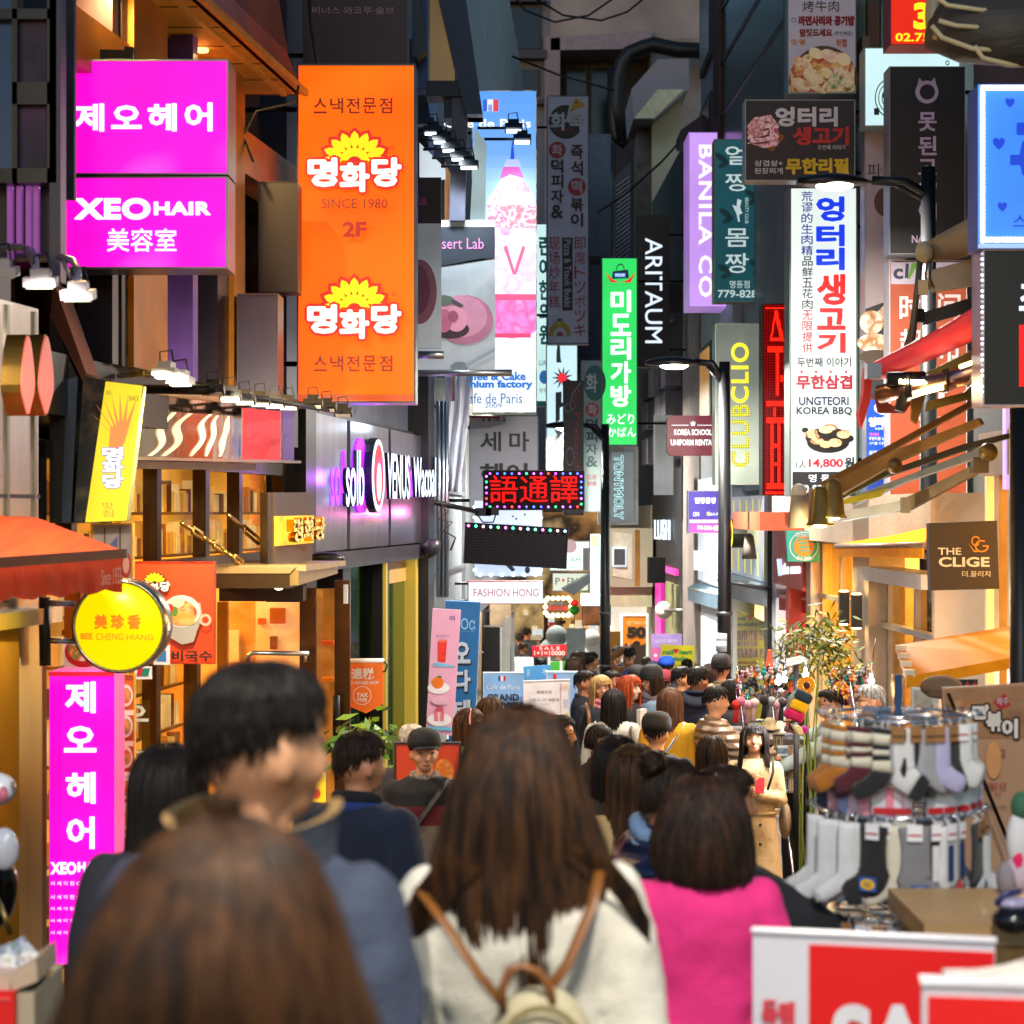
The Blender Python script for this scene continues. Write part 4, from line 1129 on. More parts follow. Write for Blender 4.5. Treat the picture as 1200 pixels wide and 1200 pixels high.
m = MB(); m.rod(P(505, 588, 24), P(562, 600, 25), .03, BLACK); m.box(P(566, 600, 25), (.2, .15, .1), BLACK); m.box(P(577, 599, 25), (.16, .15, .1), BLACK); m.tube([P(560, 604, 25), P(566, 612, 25), P(578, 612, 25), P(582, 600, 25)], .01, WIRE, 5)
free('lamp_bracket', m, 'black lamp arm reaching out under the red LED board', 'lamp arm')
S = Sign('fashion_sign', 'white lit FASHION HONG sign with thin red letters and red frame', 548, 681, 637, 708, 30, glow('#e4f0fa', 1.05, .06), .3, paint('#9a1c2c', .5), frame=1, arm='L')
S.T('FASHION', 555, 690, 597, 699, tx('#b03050', .7), .0); S.T('HONG', 601, 690, 631, 699, tx('#b03050', .7), .0); S.done()
# banners standing by the wall
S = Sign('menu_banner', 'leaning pink banner with photos of a red drink, an orange and a gift cake', 500, 713, 540, 860, 20.6, paint('#e6a9c6', .5, 0, .06), .06, paint('#e0c0d0', .5), frame=0, quad=[(507, 713), (540, 715), (531, 862), (499, 858)], legs=True)
S.V('리', 527, 721, 533, 728, paint('#3a3a8a', .5)); S.G([(513, 752), (524, 751), (522, 776), (513, 775)], mottle(['#d01818', '#f03a28', '#a81010'], 8)); S.D(519, 751, 5.5, 1.6, paint('#f07060', .4)); S.G([(508, 776), (534, 780), (533, 782), (508, 781)], paint('#7ab8dc', .5))
S.D(514, 806, 13, 7, paint('#f0e8ec', .4)); S.D(513, 800, 7, 7, paint('#f07a10', .4)); S.D(515, 793, 3, 1.2, paint('#3a7a20', .5)); S.D(515, 843, 14, 8, paint('#f4eef0', .4)); S.G([(508, 833), (521, 833), (520, 845), (509, 845)], paint('#e0788c', .5)); S.Q(513, 833, 516, 845, paint('#f4c0cc', .5)); S.D(515, 831, 5, 3, paint('#d8506c', .5)); S.D(516, 821, 10, 5, paint('#eab4c8', .5)); S.G([(500, 851), (532, 852), (531, 856), (500, 855)], paint('#6ac0e0', .5))
S.T('Strawberry', 511, 743, 527, 747, paint('#8060a0', .5)); S.done()
S = Sign('shop_banner', 'blue standing banner with pale Korean letters behind the pink one', 522, 704, 567, 870, 21.6, paint('#0f66a4', .5, 0, .12), .2, paint('#7fb8e0', .4), frame=0, quad=[(522, 704), (563, 706), (556, 872), (526, 872)], legs=True)
S.T('Oα', 540, 724, 557, 738, paint('#8cc8ee', .5)); S.T('SINCE 1980', 540, 739, 556, 741, paint('#60a0d0', .5)); 
for ch, a in (('오', 752), ('다', 785), ('테', 820)):
    S.T(ch, 533, a + 2, 552, a + 27, paint('#141c28', .5), .03, heavy=1); S.T(ch, 532, a, 551, a + 25, paint('#b8c8d8', .5), .03, heavy=.5)
S.done()
S = Sign('opening_board', 'light blue cafe board announcing a grand opening', 566, 788, 614, 880, 22.4, paint('#8fbcea', .5), .08, paint('#c8d8e8', .4), frame=1, legs=True)
S.Q(584, 792, 592, 798, paint('#e8ecf4', .5)); S.Q(584, 792, 586.5, 798, paint('#2030a0', .5)); S.Q(590, 792, 592.6, 798, paint('#d02030', .5)); S.T('Cafe de Paris', 570, 802, 609, 808, paint('#eef4fb', .5), 0); S.T('GRAND', 571, 813, 608, 821, paint('#16284a', .5), .02, heavy=.3); S.T('OPEN', 585, 823, 612, 834, paint('#16284a', .5), .04, heavy=.6); S.done()
S = Sign('opening_board', 'second light blue board standing mostly behind the white handwritten poster', 640, 787, 677, 905, 21.5, paint('#8ab4e4', .5), .1, paint('#a8c8ea', .4), frame=2, legs=True); S.Q(648, 790, 652, 796, paint('#d02030', .5)); S.done()
S = Sign('blue_notice', 'small tilted sky blue notice above the handwritten poster', 613, 779, 646, 800, 22, paint('#4a9ad8', .5), .02, paint('#3a80b8', .5), frame=0, quad=[(613, 781), (645, 779), (646, 802), (614, 803)]); S.V('오픈', 617, 784, 621, 794, paint('#c0e0f4', .5)); S.T('*', 636, 783, 641, 790, paint('#d0e8f8', .5)); S.done()
S = Sign('handwritten_poster', 'white poster with handwritten Korean lines on an easel among the crowd', 613, 797, 668, 905, 20.4, paint('#e2dce2', .5), .05, paint('#d8d0d4', .5), frame=1, quad=[(613, 798), (668, 796), (666, 905), (614, 903)], legs=True)
bb = paint('#4a4048', .5)
S.T('특별하게', 629, 809, 646, 813, bb); S.T('그리고, 더 새롭게', 619, 818, 655, 822, bb); S.T('beautiful', 633, 824, 643, 825.5, bb); S.T('정', 660, 819, 665, 829, paint('#8898b8', .5)); S.Q(657, 800, 657.6, 880, paint('#d8a0b0', .5)); S.D(648, 838, 4, 3, paint('#d88a98', .5)); S.D(647, 842, 6, 2, paint('#c050c0', .5)); S.D(664, 847, 4, 12, paint('#d8b040', .5)); S.T('선물', 657, 801, 666, 808, paint('#e8b070', .5)); S.done()
S = Sign('sale_placard', 'red placard reading SALE 1+1 10000 on a white stick', 623, 755, 664, 770, 27, paint('#d01020', .45), .02, paint('#a01018', .5), frame=0, quad=[(623, 757), (664, 755), (664, 768), (624, 770)])
S.T('S A L E', 632, 757.5, 656, 761.5, WHITE, .02); S.T('1+1=10000', 626, 762.5, 662, 768, WHITE, .015); S.I.rect(S.fr, 642, 768, 645, 792, -.01, -.03, WHITE); S.done()
S = Sign('green_placard', 'small green placard with a flower below the red sale one', 645, 775, 675, 790, 26.5, paint('#3aa028', .5), .02, WHITE, frame=0); S.D(667, 781, 4, 4, paint('#e8d0d8', .5)); S.Q(656, 775, 659, 790, WHITE); S.Q(645, 786, 675, 790, paint('#d8b8d8', .5)); S.done()
# swaying plastic sheet beside the steel shop
m = MB(); rings = []
for i in range(9):
    v = 440 + i * 17; f = i / 8
    a = P(521 - 2 * f + 2 * math.sin(i), v, 24.6); b = P(551 - 14 * f * f, v, 24.9)
    rings.append([a.lerp(b, k / 10) + Vector((0, .09 * math.sin(k * 1.7 + i * .3), 0)) for k in range(11)] + [a.lerp(b, k / 10) + Vector((0, .09 * math.sin(k * 1.7 + i * .3) + .015, 0)) for k in range(10, -1, -1)])
m.loft(rings, paint('#b8c0d0', .3, 0, .1, 3)); free('plastic_sheet', m, 'pale plastic sheet hanging in folds left of the grey Korean sign', 'sheet')
t = thing('satellite_speaker', 'dark rounded loudspeaker on the corner column of the steel shop', 'loudspeaker', P(505, 645, 23.5))
m = MB(); m.tube([P(499, 652, 23.4), P(503, 645, 23.4), P(509, 638, 23.4), P(514, 634, 23.4)], [.05, .1, .1, .05], paint('#20242c', .4), 10); obj('body', m, t)
m = MB(); m.rod(P(496, 637, 23.9), P(503, 643, 23.4), .03, BLACK); obj('mount', m, t)
m = MB(); m.ell(P(382, 655, 17.2), (.16, .1, .06), paint('#1a1410', .4)); free('round_lamp_cover', m, 'dark domed lamp cover on the edge of the hood', 'lamp')
# pole banner: tax free pennant
t = thing('tax_free_pennant', 'orange tax free pennant with white Chinese letters by the brown door', 'pennant', P(430, 835, 17))
fr = Fr(430, 17); m = MB(); m.slab(fr, [(410, 775), (449, 775), (449, 825), (429, 836), (410, 828)], 0, -.02, paint('#e8720c', .5, 0, .05)); obj('cloth', m, t)
m = MB(); m.text(fr, '退税', 412, 783, 438, 796, .004, WHITE, .02, heavy=.4); m.text(fr, 'TAX REFUND SHOP', 406, 798, 444, 802, .004, WHITE, .02); m.ring(fr, 424.5, 815, 11, 11, .8, .004, WHITE); m.text(fr, 'TAX', 418, 812, 431, 817, .004, WHITE, .03, heavy=.3); m.text(fr, 'FREE', 419, 818, 430, 822, .004, WHITE, .03, heavy=.2); obj('lettering', m, t)
m = MB(); m.rod(fr.w(405, 774.5, -.01), fr.w(450, 774.5, -.01), .02, WHITE); m.tube([fr.w(450, 775), fr.w(454, 779, .05), fr.w(452, 786, .05), fr.w(449, 787)], .008, WIRE, 5); obj('rod', m, t)

def lampspot(p, aim, power, col, size=.12, spread=95):
    ld = bpy.data.lights.new('spotlight_beam', 'SPOT'); ld.energy = power; ld.color = col; ld.spot_size = R(spread); ld.spot_blend = .6; ld.shadow_soft_size = size
    lo = bpy.data.objects.new('spotlight_beam', ld); COL.objects.link(lo); lo.location = p
    lo.rotation_euler = (Vector(aim) - Vector(p)).to_track_quat('-Z', 'Y').to_euler()
lampspot(P(204, 446, 11.9), P(150, 700, 12.4), 260, (1, .82, .55), spread=130)
for u, v, d in ((270, 470, 12.9), (322, 478, 14)): lampspot(P(u, v, d - .15), P(u - 10, 540, d + .8), 90, (1, .85, .6), spread=120)
for u, v in ((508, 158), (530, 180), (548, 198)): lampspot(P(u, v, 20.4), P(u + 5, 420, 20.9), 40, (.85, .95, 1), spread=110)
lampspot(P(607, 168, 24.9), P(590, 560, 28), 60, (.85, .95, 1), spread=120)
lampspot(P(48, 338, 9), P(60, 690, 9.6), 120, (1, .9, .75), spread=130)
# ================================================================ hanging signs over the middle of the street
nk = paint('#1c2030', .5)
S = Sign('pizza_sign', 'tall unlit grey sign with pizza emblem and red and black Korean columns', 641, 112, 690, 403, 35, paint('#c4ccde', .6, 0, .1), .35, paint('#4c525c', .5), frame=1, arm='L', armlen=1.2)
dk = paint('#1a1420', .5); rr = paint('#a02030', .5); lg = paint('#c0c4cc', .5)
S.D(663, 143, 20, 20, dk, n=30); S.G([(663, 143), (668, 120), (686, 132)], paint('#c4ccde', .6)); S.G([(667, 132), (675, 114), (687, 124)], paint('#c8a020', .5)); S.D(675, 120, 1.6, 1.6, dk, n=10)
S.T('화떡', 645, 132, 682, 153, lg, .02, heavy=.7); S.T('HWA TTEOK', 649, 151, 672, 153, rr)
S.D(653, 176, 10, 10, rr); S.T('화', 647, 170, 659, 182, lg, .01, heavy=.4); S.D(676, 219, 10.5, 10.5, rr); S.T('떡', 670, 212, 682, 226, lg, .01, heavy=.4)
S.V('덕피자&', 646, 186, 660, 257, dk, .015, heavy=.4); S.V('즉석', 669, 169, 683, 207, dk, .015, heavy=.4); S.V('볶이', 669, 231, 683, 267, dk, .015, heavy=.4)
S.V('现场炒年糕', 643, 277, 656, 362, rr, 0); S.V('即席トッポッキ', 673, 277, 686, 396, rr, 0); S.Q(659, 279, 671, 364, dk); S.T('Pizza & Tteok Bokki', 661, 281, 669, 360, lg, .01, rot='cw')
S.O(656, 394, 13, 17, 5, paint('#b09820', .5), a0=0, a1=180); S.D(656, 394, 4, 5, paint('#a04030', .5), a0=0, a1=180); S.D(656, 375, 3, 1.5, paint('#204030', .5)); S.done()
S = Sign('pizza_sign', 'lower pale teal pizza sign beside the street lamp pole', 681, 422, 706, 600, 33.5, paint('#8fa4a6', .6, 0, .1), .3, paint('#60686c', .5), frame=1)
S.D(697, 449, 13, 21, paint('#16645c', .5)); S.T('화', 687, 438, 700, 460, lg, .01, heavy=.6); S.D(694, 480, 8, 8.5, paint('#a83828', .5)); S.T('화', 689, 474, 699, 486, lg, .01, heavy=.3); S.V('덕피자&', 687, 490, 700, 548, paint('#1a4448', .5), .015, heavy=.4); S.T('现场', 688, 556, 699, 562, rr); S.T('即席', 688, 564, 699, 570, rr); S.done()
S = Sign('teal_clinic_sign', 'narrow white lit sign with dark teal rings behind the pizza sign', 626, 262, 641, 476, 37, glow('#c8ecec', .95, .05), .3, paint('#205a58', .4), frame=1)
tl = tx('#0a4a50', .6)
S.V('린이한의원', 632, 275, 645, 405, tl, .02, heavy=.6); S.T('LIA', 632, 422, 640, 428, tl); S.D(638, 442, 6, 8, tx('#2a68a8', .7)); S.T('명동', 632, 455, 641, 460, tl); S.Q(628, 470, 641, 476, tl); S.done()
S = Sign('coffee_sign', 'white lit coffee sign with brush strokes and a red sun with black rays', 640, 404, 677, 590, 32.5, glow('#c4e6ee', 1., .05), .3, paint('#808890', .4), frame=1)
ink = tx('#0c2028', .4)
S.G([(653, 404), (656, 404), (657, 420), (658, 425), (652, 425), (652, 416)], ink)
for k in range(11): a = 2 * math.pi * k / 11 + .3; S.G([(659 + 5 * math.cos(a - .3), 443 + 5 * math.sin(a - .3)), (659 + 13 * math.cos(a), 443 + 14 * math.sin(a)), (659 + 5 * math.cos(a + .3), 443 + 5 * math.sin(a + .3))], ink)
S.D(659, 443, 5, 5.5, tx('#ff1830', 1.1)); S.G([(651, 460), (658, 459), (658, 472), (664, 470), (664, 474), (656, 478), (656, 492), (651, 496)], ink); S.G([(652, 496), (655, 496), (656, 503), (662, 505), (660, 511), (657, 508), (655, 514), (650, 520), (649, 515), (653, 510), (650, 504)], ink)
S.T('Coffee', 643, 540, 665, 545, ink); S.T('Dessert', 643, 548, 664, 552, ink); S.done()
S = Sign('cherry_sign', 'purple black sign with a cherry line drawing and faint red script', 660, 446, 684, 604, 30.8, paint('#1e1826', .5), .25, paint('#14101a', .5), frame=1)
S.T('So Pretend', 673, 456, 680, 548, paint('#8a1828', .5), 0, rot='cw'); S.O(666, 478, 4, 5, .6, paint('#80808c', .5)); S.O(671, 475, 3.5, 5, .6, paint('#80808c', .5)); S.G([(668, 472), (671, 460), (680, 448), (681, 449), (672, 461), (669, 472)], paint('#80808c', .5)); S.O(668, 535, 5, 11, .7, paint('#70707c', .5)); S.done()
S = Sign('bag_shop_sign', 'bright green bag shop sign with white Korean letters and a handbag emblem', 705, 302, 747, 522, 34.5, glow('#28d860', 1.0, .12, 1.0), .35, paint('#38506a', .4), frame=1, arm='R', armlen=1)
S.V('미도리가방', 716, 339, 739, 478, wt, .02, heavy=.8, gap=.1)
S.T('みどり', 711, 485, 743, 497, wt, 0, heavy=.3); S.T('かばん', 712, 501, 745, 512, wt, 0, heavy=.3)
S.G([(718, 318), (736, 316), (737, 326), (717, 327)], tx('#10203a', .5)); S.O(727, 317, 5, 8, 1, tx('#10203a', .5), a0=0, a1=180); S.Q(720, 320, 733, 325, tx('#3088e0', .8)); S.T('MIDORI', 721, 321, 732, 324, wt)
S.G([(709, 319), (718, 328), (726, 331), (716, 331)], tx('#f02018', .9)); S.G([(745, 319), (736, 328), (728, 331), (739, 331)], tx('#f02018', .9)); S.done()
S = Sign('cosmetics_sign', 'black vertical sign reading ARITAUM in glowing white letters', 747, 252, 785, 430, 38, paint('#16121c', .4), .4, paint('#0c0a10', .4), frame=0, arm='R')
S.T('ARITAUM', 756, 279, 776, 402, tx('#d8e6f4', 1.1), .0, rot='cw', heavy=.3); S.done()
S = Sign('cosmetics_sign', 'steel framed sign with halo lit TONYMOLY lettering below the green bag sign', 701, 523, 748, 615, 37, paint('#8a9298', .35, .5), .4, paint('#9a9a98', .35, .6), frame=3)
S.Q(716, 530, 742, 612, mottle(['#8c98a0', '#a0acb0', '#7c868c'], .8, .25)); S.T('TONYMOLY', 720, 534, 730, 608, glow('#c8faff', 1.3, sample=False), .0, rot='cw', heavy=1.2); S.T('TONYMOLY', 720, 534, 730, 608, paint('#1c3a44', .4), .0, rot='cw'); S.done()
S = Sign('lilac_sign', 'lilac lit BANILA CO sign partly hidden by the teal beauty sign', 807, 155, 868, 360, 31, glow('#c898f0', .95, .12, .8), .9, glow('#b080d8', .55, .2), frame=1, arm='R')
S.T('BANILA CO', 819, 170, 835, 348, tx('#f4f0ff', 1.05), .01, rot='cw', heavy=.8, sp=1.1); S.done()
S = Sign('beauty_sign', 'dark teal beauty salon sign with pale Korean letters and phone number', 837, 163, 896, 354, 28.5, glow('#0b4c56', .7, .15), .35, paint('#90988c', .4), frame=1, arm='R')
pl = tx('#c4d8d8', .75)
for ch, a, b in (('얼', 171, 193), ('짱', 203, 224), ('몸', 268, 289), ('짱', 297, 320)): S.T(ch, 850, a, 877, b, pl, .0, heavy=.5)
S.G([(864, 233), (869, 235), (867, 243), (870, 250), (866, 252), (867, 260), (865, 260), (863, 251), (858, 240), (863, 242)], pl); S.T('BEAUTY CLUB', 873, 232, 877, 262, pl, rot='cw')
for (a, b) in ((845, 185), (850, 250), (880, 228), (885, 310), (848, 315)): S.D(a, b, 8, 3.5, paint('#15606a', .5), rot=.6); S.D(a + 3, b + 8, 7, 3, paint('#15606a', .5), rot=-.5)
S.T('명동점', 855, 329, 878, 338, pl, .005); S.T('779-8286', 841, 340, 894, 349, pl, .015, heavy=.3); S.done()
S = Sign('club_sign', 'grey green sign with yellow CLUBCLIO reading upward', 838, 379, 892, 568, 25.5, mottle(['#66756c', '#829086', '#56645c'], .7, .5), .4, paint('#9aa4a0', .35, .7), frame=1, arm='R')
S.T('CLIO', 857, 402, 877, 472, tx('#f4e81c', 1.05), .01, rot='ccw', heavy=.9, sp=1.12); S.T('CLUB', 857, 474, 878, 547, dots('#f4e81c', 1.3, .028, '#4a5238'), .01, rot='ccw', heavy=.9, sp=1.12); S.done()
S = Sign('uniform_rental_sign', 'rounded maroon sign for school uniform rental with white letters and a crown', 782, 487, 838, 534, 27.5, glow('#8c1a3c', .45, .1), .2, paint('#6a1830', .4), frame=0, quad=[(786, 487), (838, 487), (838, 534), (786, 534), (782, 530), (782, 491)], arm='R')
S.T('KOREA SCHOOL', 790, 503, 834, 510, wt, .02, heavy=.3); S.T('UNIFORM RENTAL', 786, 515, 837, 522, wt, .02, heavy=.3); S.G([(809, 494), (811, 496), (812, 493), (813, 496), (815, 494), (814, 499), (810, 499)], wt); S.Q(787, 498, 807, 498.7, wt); S.Q(817, 498, 836, 498.7, wt); S.done()
S = Sign('salon_list_sign', 'small purple and pink lit sign with phone number above the white awning', 806, 575, 849, 625, 26.5, glow('#4a3aa8', .9, .06), .2, paint('#9090a8', .4), frame=1)
S.T('얼짱몸짱', 814, 583, 839, 590, wt, .02, heavy=.4); S.Q(808, 609, 848, 613, tx('#f4c8e8', 1)); S.Q(808, 614, 848, 624, tx('#e050b0', 1)); S.T('779-8286', 817, 616, 834, 621, wt, .02); S.D(840, 619, 5, 3, wt); S.T('ON', 812, 600, 819, 605, wt, .02); S.D(830, 602, 2, 2.4, tx('#e8d860', 1)); S.T('BEAUTY', 831, 601, 844, 604, wt); S.done()
S = Sign('led_strip_sign', 'tall red LED strip sign with angular glowing outlines', 893, 356, 924, 581, 23.6, dots('#e01008', .35, .03, '#1c0608'), .3, BLACK, frame=1, arm='R')
ld_ = dots('#ff2010', 2.6, .026, '#2a0806')
S.Q(897, 360, 921, 362, ld_); S.Q(919, 360, 921.5, 578, ld_); S.Q(897, 576, 921, 579, ld_)
S.G([(908, 364), (911, 364), (917, 390), (919, 400), (902, 400), (904, 388)], ld_); S.G([(908.5, 374), (914, 396), (905, 396)], dots('#e01008', .35, .03, '#1c0608'))
for (a, b, c, d_) in ((899, 406, 918, 413), (909, 413, 913, 464), (914, 440, 918, 448), (898, 470, 921, 476), (906, 478, 909, 488), (898, 489, 921, 496), (903, 496, 906, 566), (911, 496, 914, 566), (904, 520, 913, 525), (904, 542, 913, 546), (898, 566, 921, 573)): S.Q(a, b, c, d_, ld_)
S.done()
# pork restaurant signs
S = Sign('grill_sign', 'tall white lit barbecue sign with blue and red brush letters and a price', 925, 219, 1005, 582, 21.6, glow('#e4f0ee', .92, .07, .9, stretch=(2, 2, .6)), .4, paint('#6a7a78', .4, .6), frame=2, arm='R', armlen=.8)
bu = tx('#0838e0', 1); re_ = tx('#f01018', 1); dkt = tx('#1c2c34', .5); cr = tx('#b01030', .8)
for ch, a, b in (('엉', 231, 259), ('터', 264, 288), ('리', 291, 316)): S.T(ch, 957, a, 989, b, bu, .02, heavy=1.6)
for ch, a, b in (('생', 322, 357), ('고', 362, 386), ('기', 391, 413)): S.T(ch, 958, a, 990, b, re_, .02, heavy=1.6)
S.V('荒谬的生肉精', 939, 224, 952, 300, tx('#103a9a', .7), .0, heavy=.3); S.V('品鲜五花肉', 940, 300, 952, 363, dkt, 0, heavy=.3); S.V('无限提供', 940, 363, 952, 414, cr, 0, heavy=.3)
S.T('두번째 이야기', 934, 419, 997, 430, dkt, .01, heavy=.2)
for u in (939, 956, 973, 991): S.T('★', u - 2.5, 433, u + 2.5, 438, cr)
S.T('무한삼겹', 933, 440, 998, 456, cr, .02, heavy=.7); S.T('UNGTEORI', 936, 465, 994, 475, tx('#142050', .5), .02, heavy=.4); S.T('KOREA BBQ', 933, 477, 998, 487, dkt, .02, heavy=.4)
S.D(970, 518, 25, 13, tx('#1a1218', .25)); S.D(995, 514, 5, 4, tx('#1a1218', .25)); S.D(943, 504, 4, 3, tx('#1a1218', .25)); S.D(970, 513, 27, 12, tx('#2a1a18', .3)); fd = mottle(['#c87830', '#e8c890', '#8a4a20', '#f4e4c0'], 9, .75)
for (a, b, c, d_) in ((952, 509, 9, 5), (972, 501, 9, 4), (988, 509, 8, 5), (978, 519, 8, 5), (957, 517, 8, 4), (967, 521, 7, 4)): S.D(a, b, c, d_, fd)
S.D(967, 507, 10, 6, tx('#181418', .2)); S.D(967, 504, 8, 4, mottle(['#e0c060', '#f8e8a0', '#b07020'], 12, .8))
S.T('고기는', 935, 496, 942, 500, dkt); S.T('구워야', 988, 502, 998, 506, dkt); S.T('맛있다', 932, 526, 942, 530, dkt)
S.Q(946, 537, 988, 550, tx('#fff4f0', 1)); S.T('1人', 932, 540, 944, 549, dkt, .0, heavy=.3); S.T('14,800', 947, 538, 987, 549, tx('#d01838', .9), .02, heavy=.5); S.T('원', 989, 536, 1000, 549, dkt, .02, heavy=.6)
S.Q(928, 553, 1002, 581, tx('#2a2c34', .35)); S.T('명 동 점', 947, 556, 985, 565, wt, .01); S.T('070-8811-6735', 930, 568, 1000, 578, tx('#d8dce0', .9), .03, heavy=.5); S.done()
S = Sign('grill_sign', 'brown black pork sign with a photo of sliced meat and yellow letters', 873, 117, 1002, 212, 21.0, paint('#2a2024', .5, 0, .1), .25, paint('#a0a49c', .4, .6), frame=1, arm='R', armlen=.8)
w2 = paint('#d8d4d8', .5); r2 = paint('#c02824', .5); y2 = paint('#e0b818', .5)
S.T('엉터리', 909, 126, 981, 148, w2, .02, heavy=1.3); S.T('생고기', 930, 149, 994, 170, r2, .02, heavy=1.3); S.T('두번째 이야기', 958, 170, 990, 176, w2); S.T('무한리필', 921, 186, 994, 204, y2, .02, heavy=1.2); S.T('삼겹살+', 884, 188, 917, 195, w2, .01); S.T('된장찌개', 884, 197, 917, 204, w2, .01)
S.G([(875, 160), (905, 178), (920, 160), (890, 145)], paint('#8a4a14', .5)); meat = mottle(['#a84a58', '#e8c8c8', '#b8606a', '#f0d8d4', '#8a3040'], 9, .12)
for i in range(4): S.G([(875, 148 + i * 7), (884, 138 + i * 8), (903, 135 + i * 9), (913, 148 + i * 6), (910, 156 + i * 5), (895, 168 + i * 2), (880, 160 + i * 3)], meat); S.G([(882, 150 + i * 6), (900, 142 + i * 8), (902, 144 + i * 8), (884, 152 + i * 6)], paint('#6a2030', .5))
S.done()
S = Sign('hotpot_sign', 'white sign with Chinese title, red Korean lines and a hotpot photo', 923, -30, 1003, 110, 21.4, paint('#cfcad8', .55, 0, .06), .25, paint('#8a9a94', .4, .6), frame=1, arm='R')
S.T('烤牛肉', 940, 1, 983, 14, paint('#26282c', .5), 0); br2 = paint('#8a1218', .5); S.T('라면사리와 공기밥', 936, 19, 1001, 30, br2, .03, heavy=.8); S.T('맘껏드세요', 937, 34, 975, 43, br2, .03, heavy=.8); S.T('(무한제공)', 977, 37, 999, 43, nk); S.O(930, 24, 3, 3, 1, paint('#4a90b0', .5)); S.T('맛·명', 927, 46, 943, 53, paint('#d07818', .5), .02); S.T('맛집', 980, 46, 992, 55, paint('#d05018', .5), .02)
S.D(965, 100, 41, 46, paint('#5a4020', .5), a0=0, a1=180); S.G([(926, 82), (935, 68), (960, 59), (985, 62), (1001, 78), (1001, 108), (926, 108)], mottle(['#8a3812', '#e0b060', '#a02018', '#f0d8a0', '#6a4010'], 5, .12)); 
for (a, b, c, d_, h) in ((940, 75, 13, 6, '#c8783a'), (956, 63, 9, 6, '#e8d8a0'), (972, 66, 11, 7, '#e0a898'), (988, 70, 9, 7, '#f0d898'), (986, 86, 11, 7, '#a83828'), (953, 90, 13, 8, '#d8a84a'), (968, 86, 8, 6, '#e0c030'), (978, 96, 8, 9, '#4a7a1c'), (992, 98, 9, 5, '#8aa030'), (938, 100, 12, 7, '#b86838'), (955, 103, 14, 4, '#c88838')): S.D(a, b, c, d_, mottle([h, '#f0d8b0', h], 9, .1), rot=.5)
S.done()
S = Sign('red_sign', 'red lit sign with a yellow 3 and phone number at the top right', 1043, -40, 1210, 53, 16, glow('#e82408', .85, .08), .3, paint('#8a2010', .4), frame=1)
ye = tx('#ffe020', 1.1); S.T('3', 1071, 4, 1090, 34, ye, .03, heavy=1.8); S.T('F', 1096, 4, 1112, 34, ye, .03, heavy=1.8); S.T('02.755.4788', 1049, 39, 1140, 49, ye, .02, heavy=.5); S.done()
S = Sign('emblem_sign', 'pale mint lit sign with a round bakery crest behind the black cat sign', 1013, 56, 1127, 148, 20.6, glow('#c8ecee', .95, .06), .3, paint('#a8b8b4', .4), frame=1)
S.O(1043, 115, 18, 23, 1.2, ink, n=30); S.O(1043, 115, 14, 18, 1, ink, n=30); S.O(1043, 115, 10, 13, 1, ink); S.D(1038, 112, 4, 6, ink); S.D(1038, 112, 2, 3, tx('#c8ecee', .9)); S.Q(1024, 127, 1030, 135, ink); S.O(1110, 74, 2.4, 3, 1, ink); S.done()
S = Sign('cafe_drop_sign', 'long dusty pink sign with a brown round letter and grilled bun photo', 1013, 150, 1062, 470, 20.9, paint('#b4a4a8', .55, 0, .08), .25, paint('#9a9498', .4), frame=1)
S.T('커', 1038, 160, 1055, 182, nk, 0); S.T('피', 1016, 192, 1030, 208, nk, 0); S.T('八', 1031, 194, 1038, 201, nk, 0); S.D(1040, 237, 16, 18, paint('#5a4030', .5)); S.T('U', 1036, 229, 1046, 246, w2, .01); S.T('심', 1033, 268, 1043, 278, nk); S.T('된', 1034, 282, 1043, 294, nk)
S.G([(1014, 362), (1042, 352), (1042, 470), (1014, 470)], paint('#2c2830', .5)); bn = mottle(['#c88a48', '#f0dcc0', '#a86828', '#f8ecd8', '#8a5a38'], 4, .2)
S.D(1021, 378, 14, 14, bn); S.G([(1023, 370), (1041, 353), (1040, 362), (1032, 384)], bn); S.D(1024, 402, 20, 11, bn); S.D(1026, 418, 20, 8, paint('#4a3828', .5)); S.done()
S = Sign('cat_sign', 'black sign with a pale cat head outline and Korean letters behind the lamp post', 1042, 78, 1131, 298, 19.6, paint('#1c1a1e', .5, 0, .15), .3, paint('#9498a0', .4, .6), frame=1, arm='R')
lv = paint('#b8a8c8', .5)
S.D(1086, 108, 13.5, 13.5, lv); S.G([(1074, 104), (1077, 91), (1082, 97)], lv); S.G([(1098, 104), (1095, 91), (1090, 97)], lv); S.D(1086.5, 108, 9, 9, paint('#1c1a1e', .5))
for ch, a, b in (('못', 132, 154), ('된', 160, 182), ('고', 187, 205), ('양', 212, 232), ('이', 238, 258)): S.T(ch, 1076, a, 1097, b, lv, .015, heavy=.5)
S.T('NAPPEUN', 1068, 276, 1112, 285, lv, .02); S.done()
S = Sign('supermarket_sign', 'rust brown convenience store sign with white Chinese letters behind the pole', 1042, 305, 1133, 610, 19.9, paint('#8a3818', .55, 0, .12), .3, paint('#a8a8b0', .4), frame=1)
S.Q(1044, 307, 1131, 333, paint('#9890a4', .5)); S.T('c', 1047, 315, 1058, 327, paint('#1c1c3a', .5), .02, heavy=.6); S.G([(1061, 309), (1065, 309), (1064, 326), (1060, 326)], paint('#1c1c3a', .5)); S.G([(1068, 309), (1076, 308), (1066, 327), (1063, 327)], paint('#4a7a2a', .5)); S.T('CHANGE', 1080, 313, 1128, 326, paint('#1c1c3a', .5), .02)
pw = paint('#c0b0b4', .5)
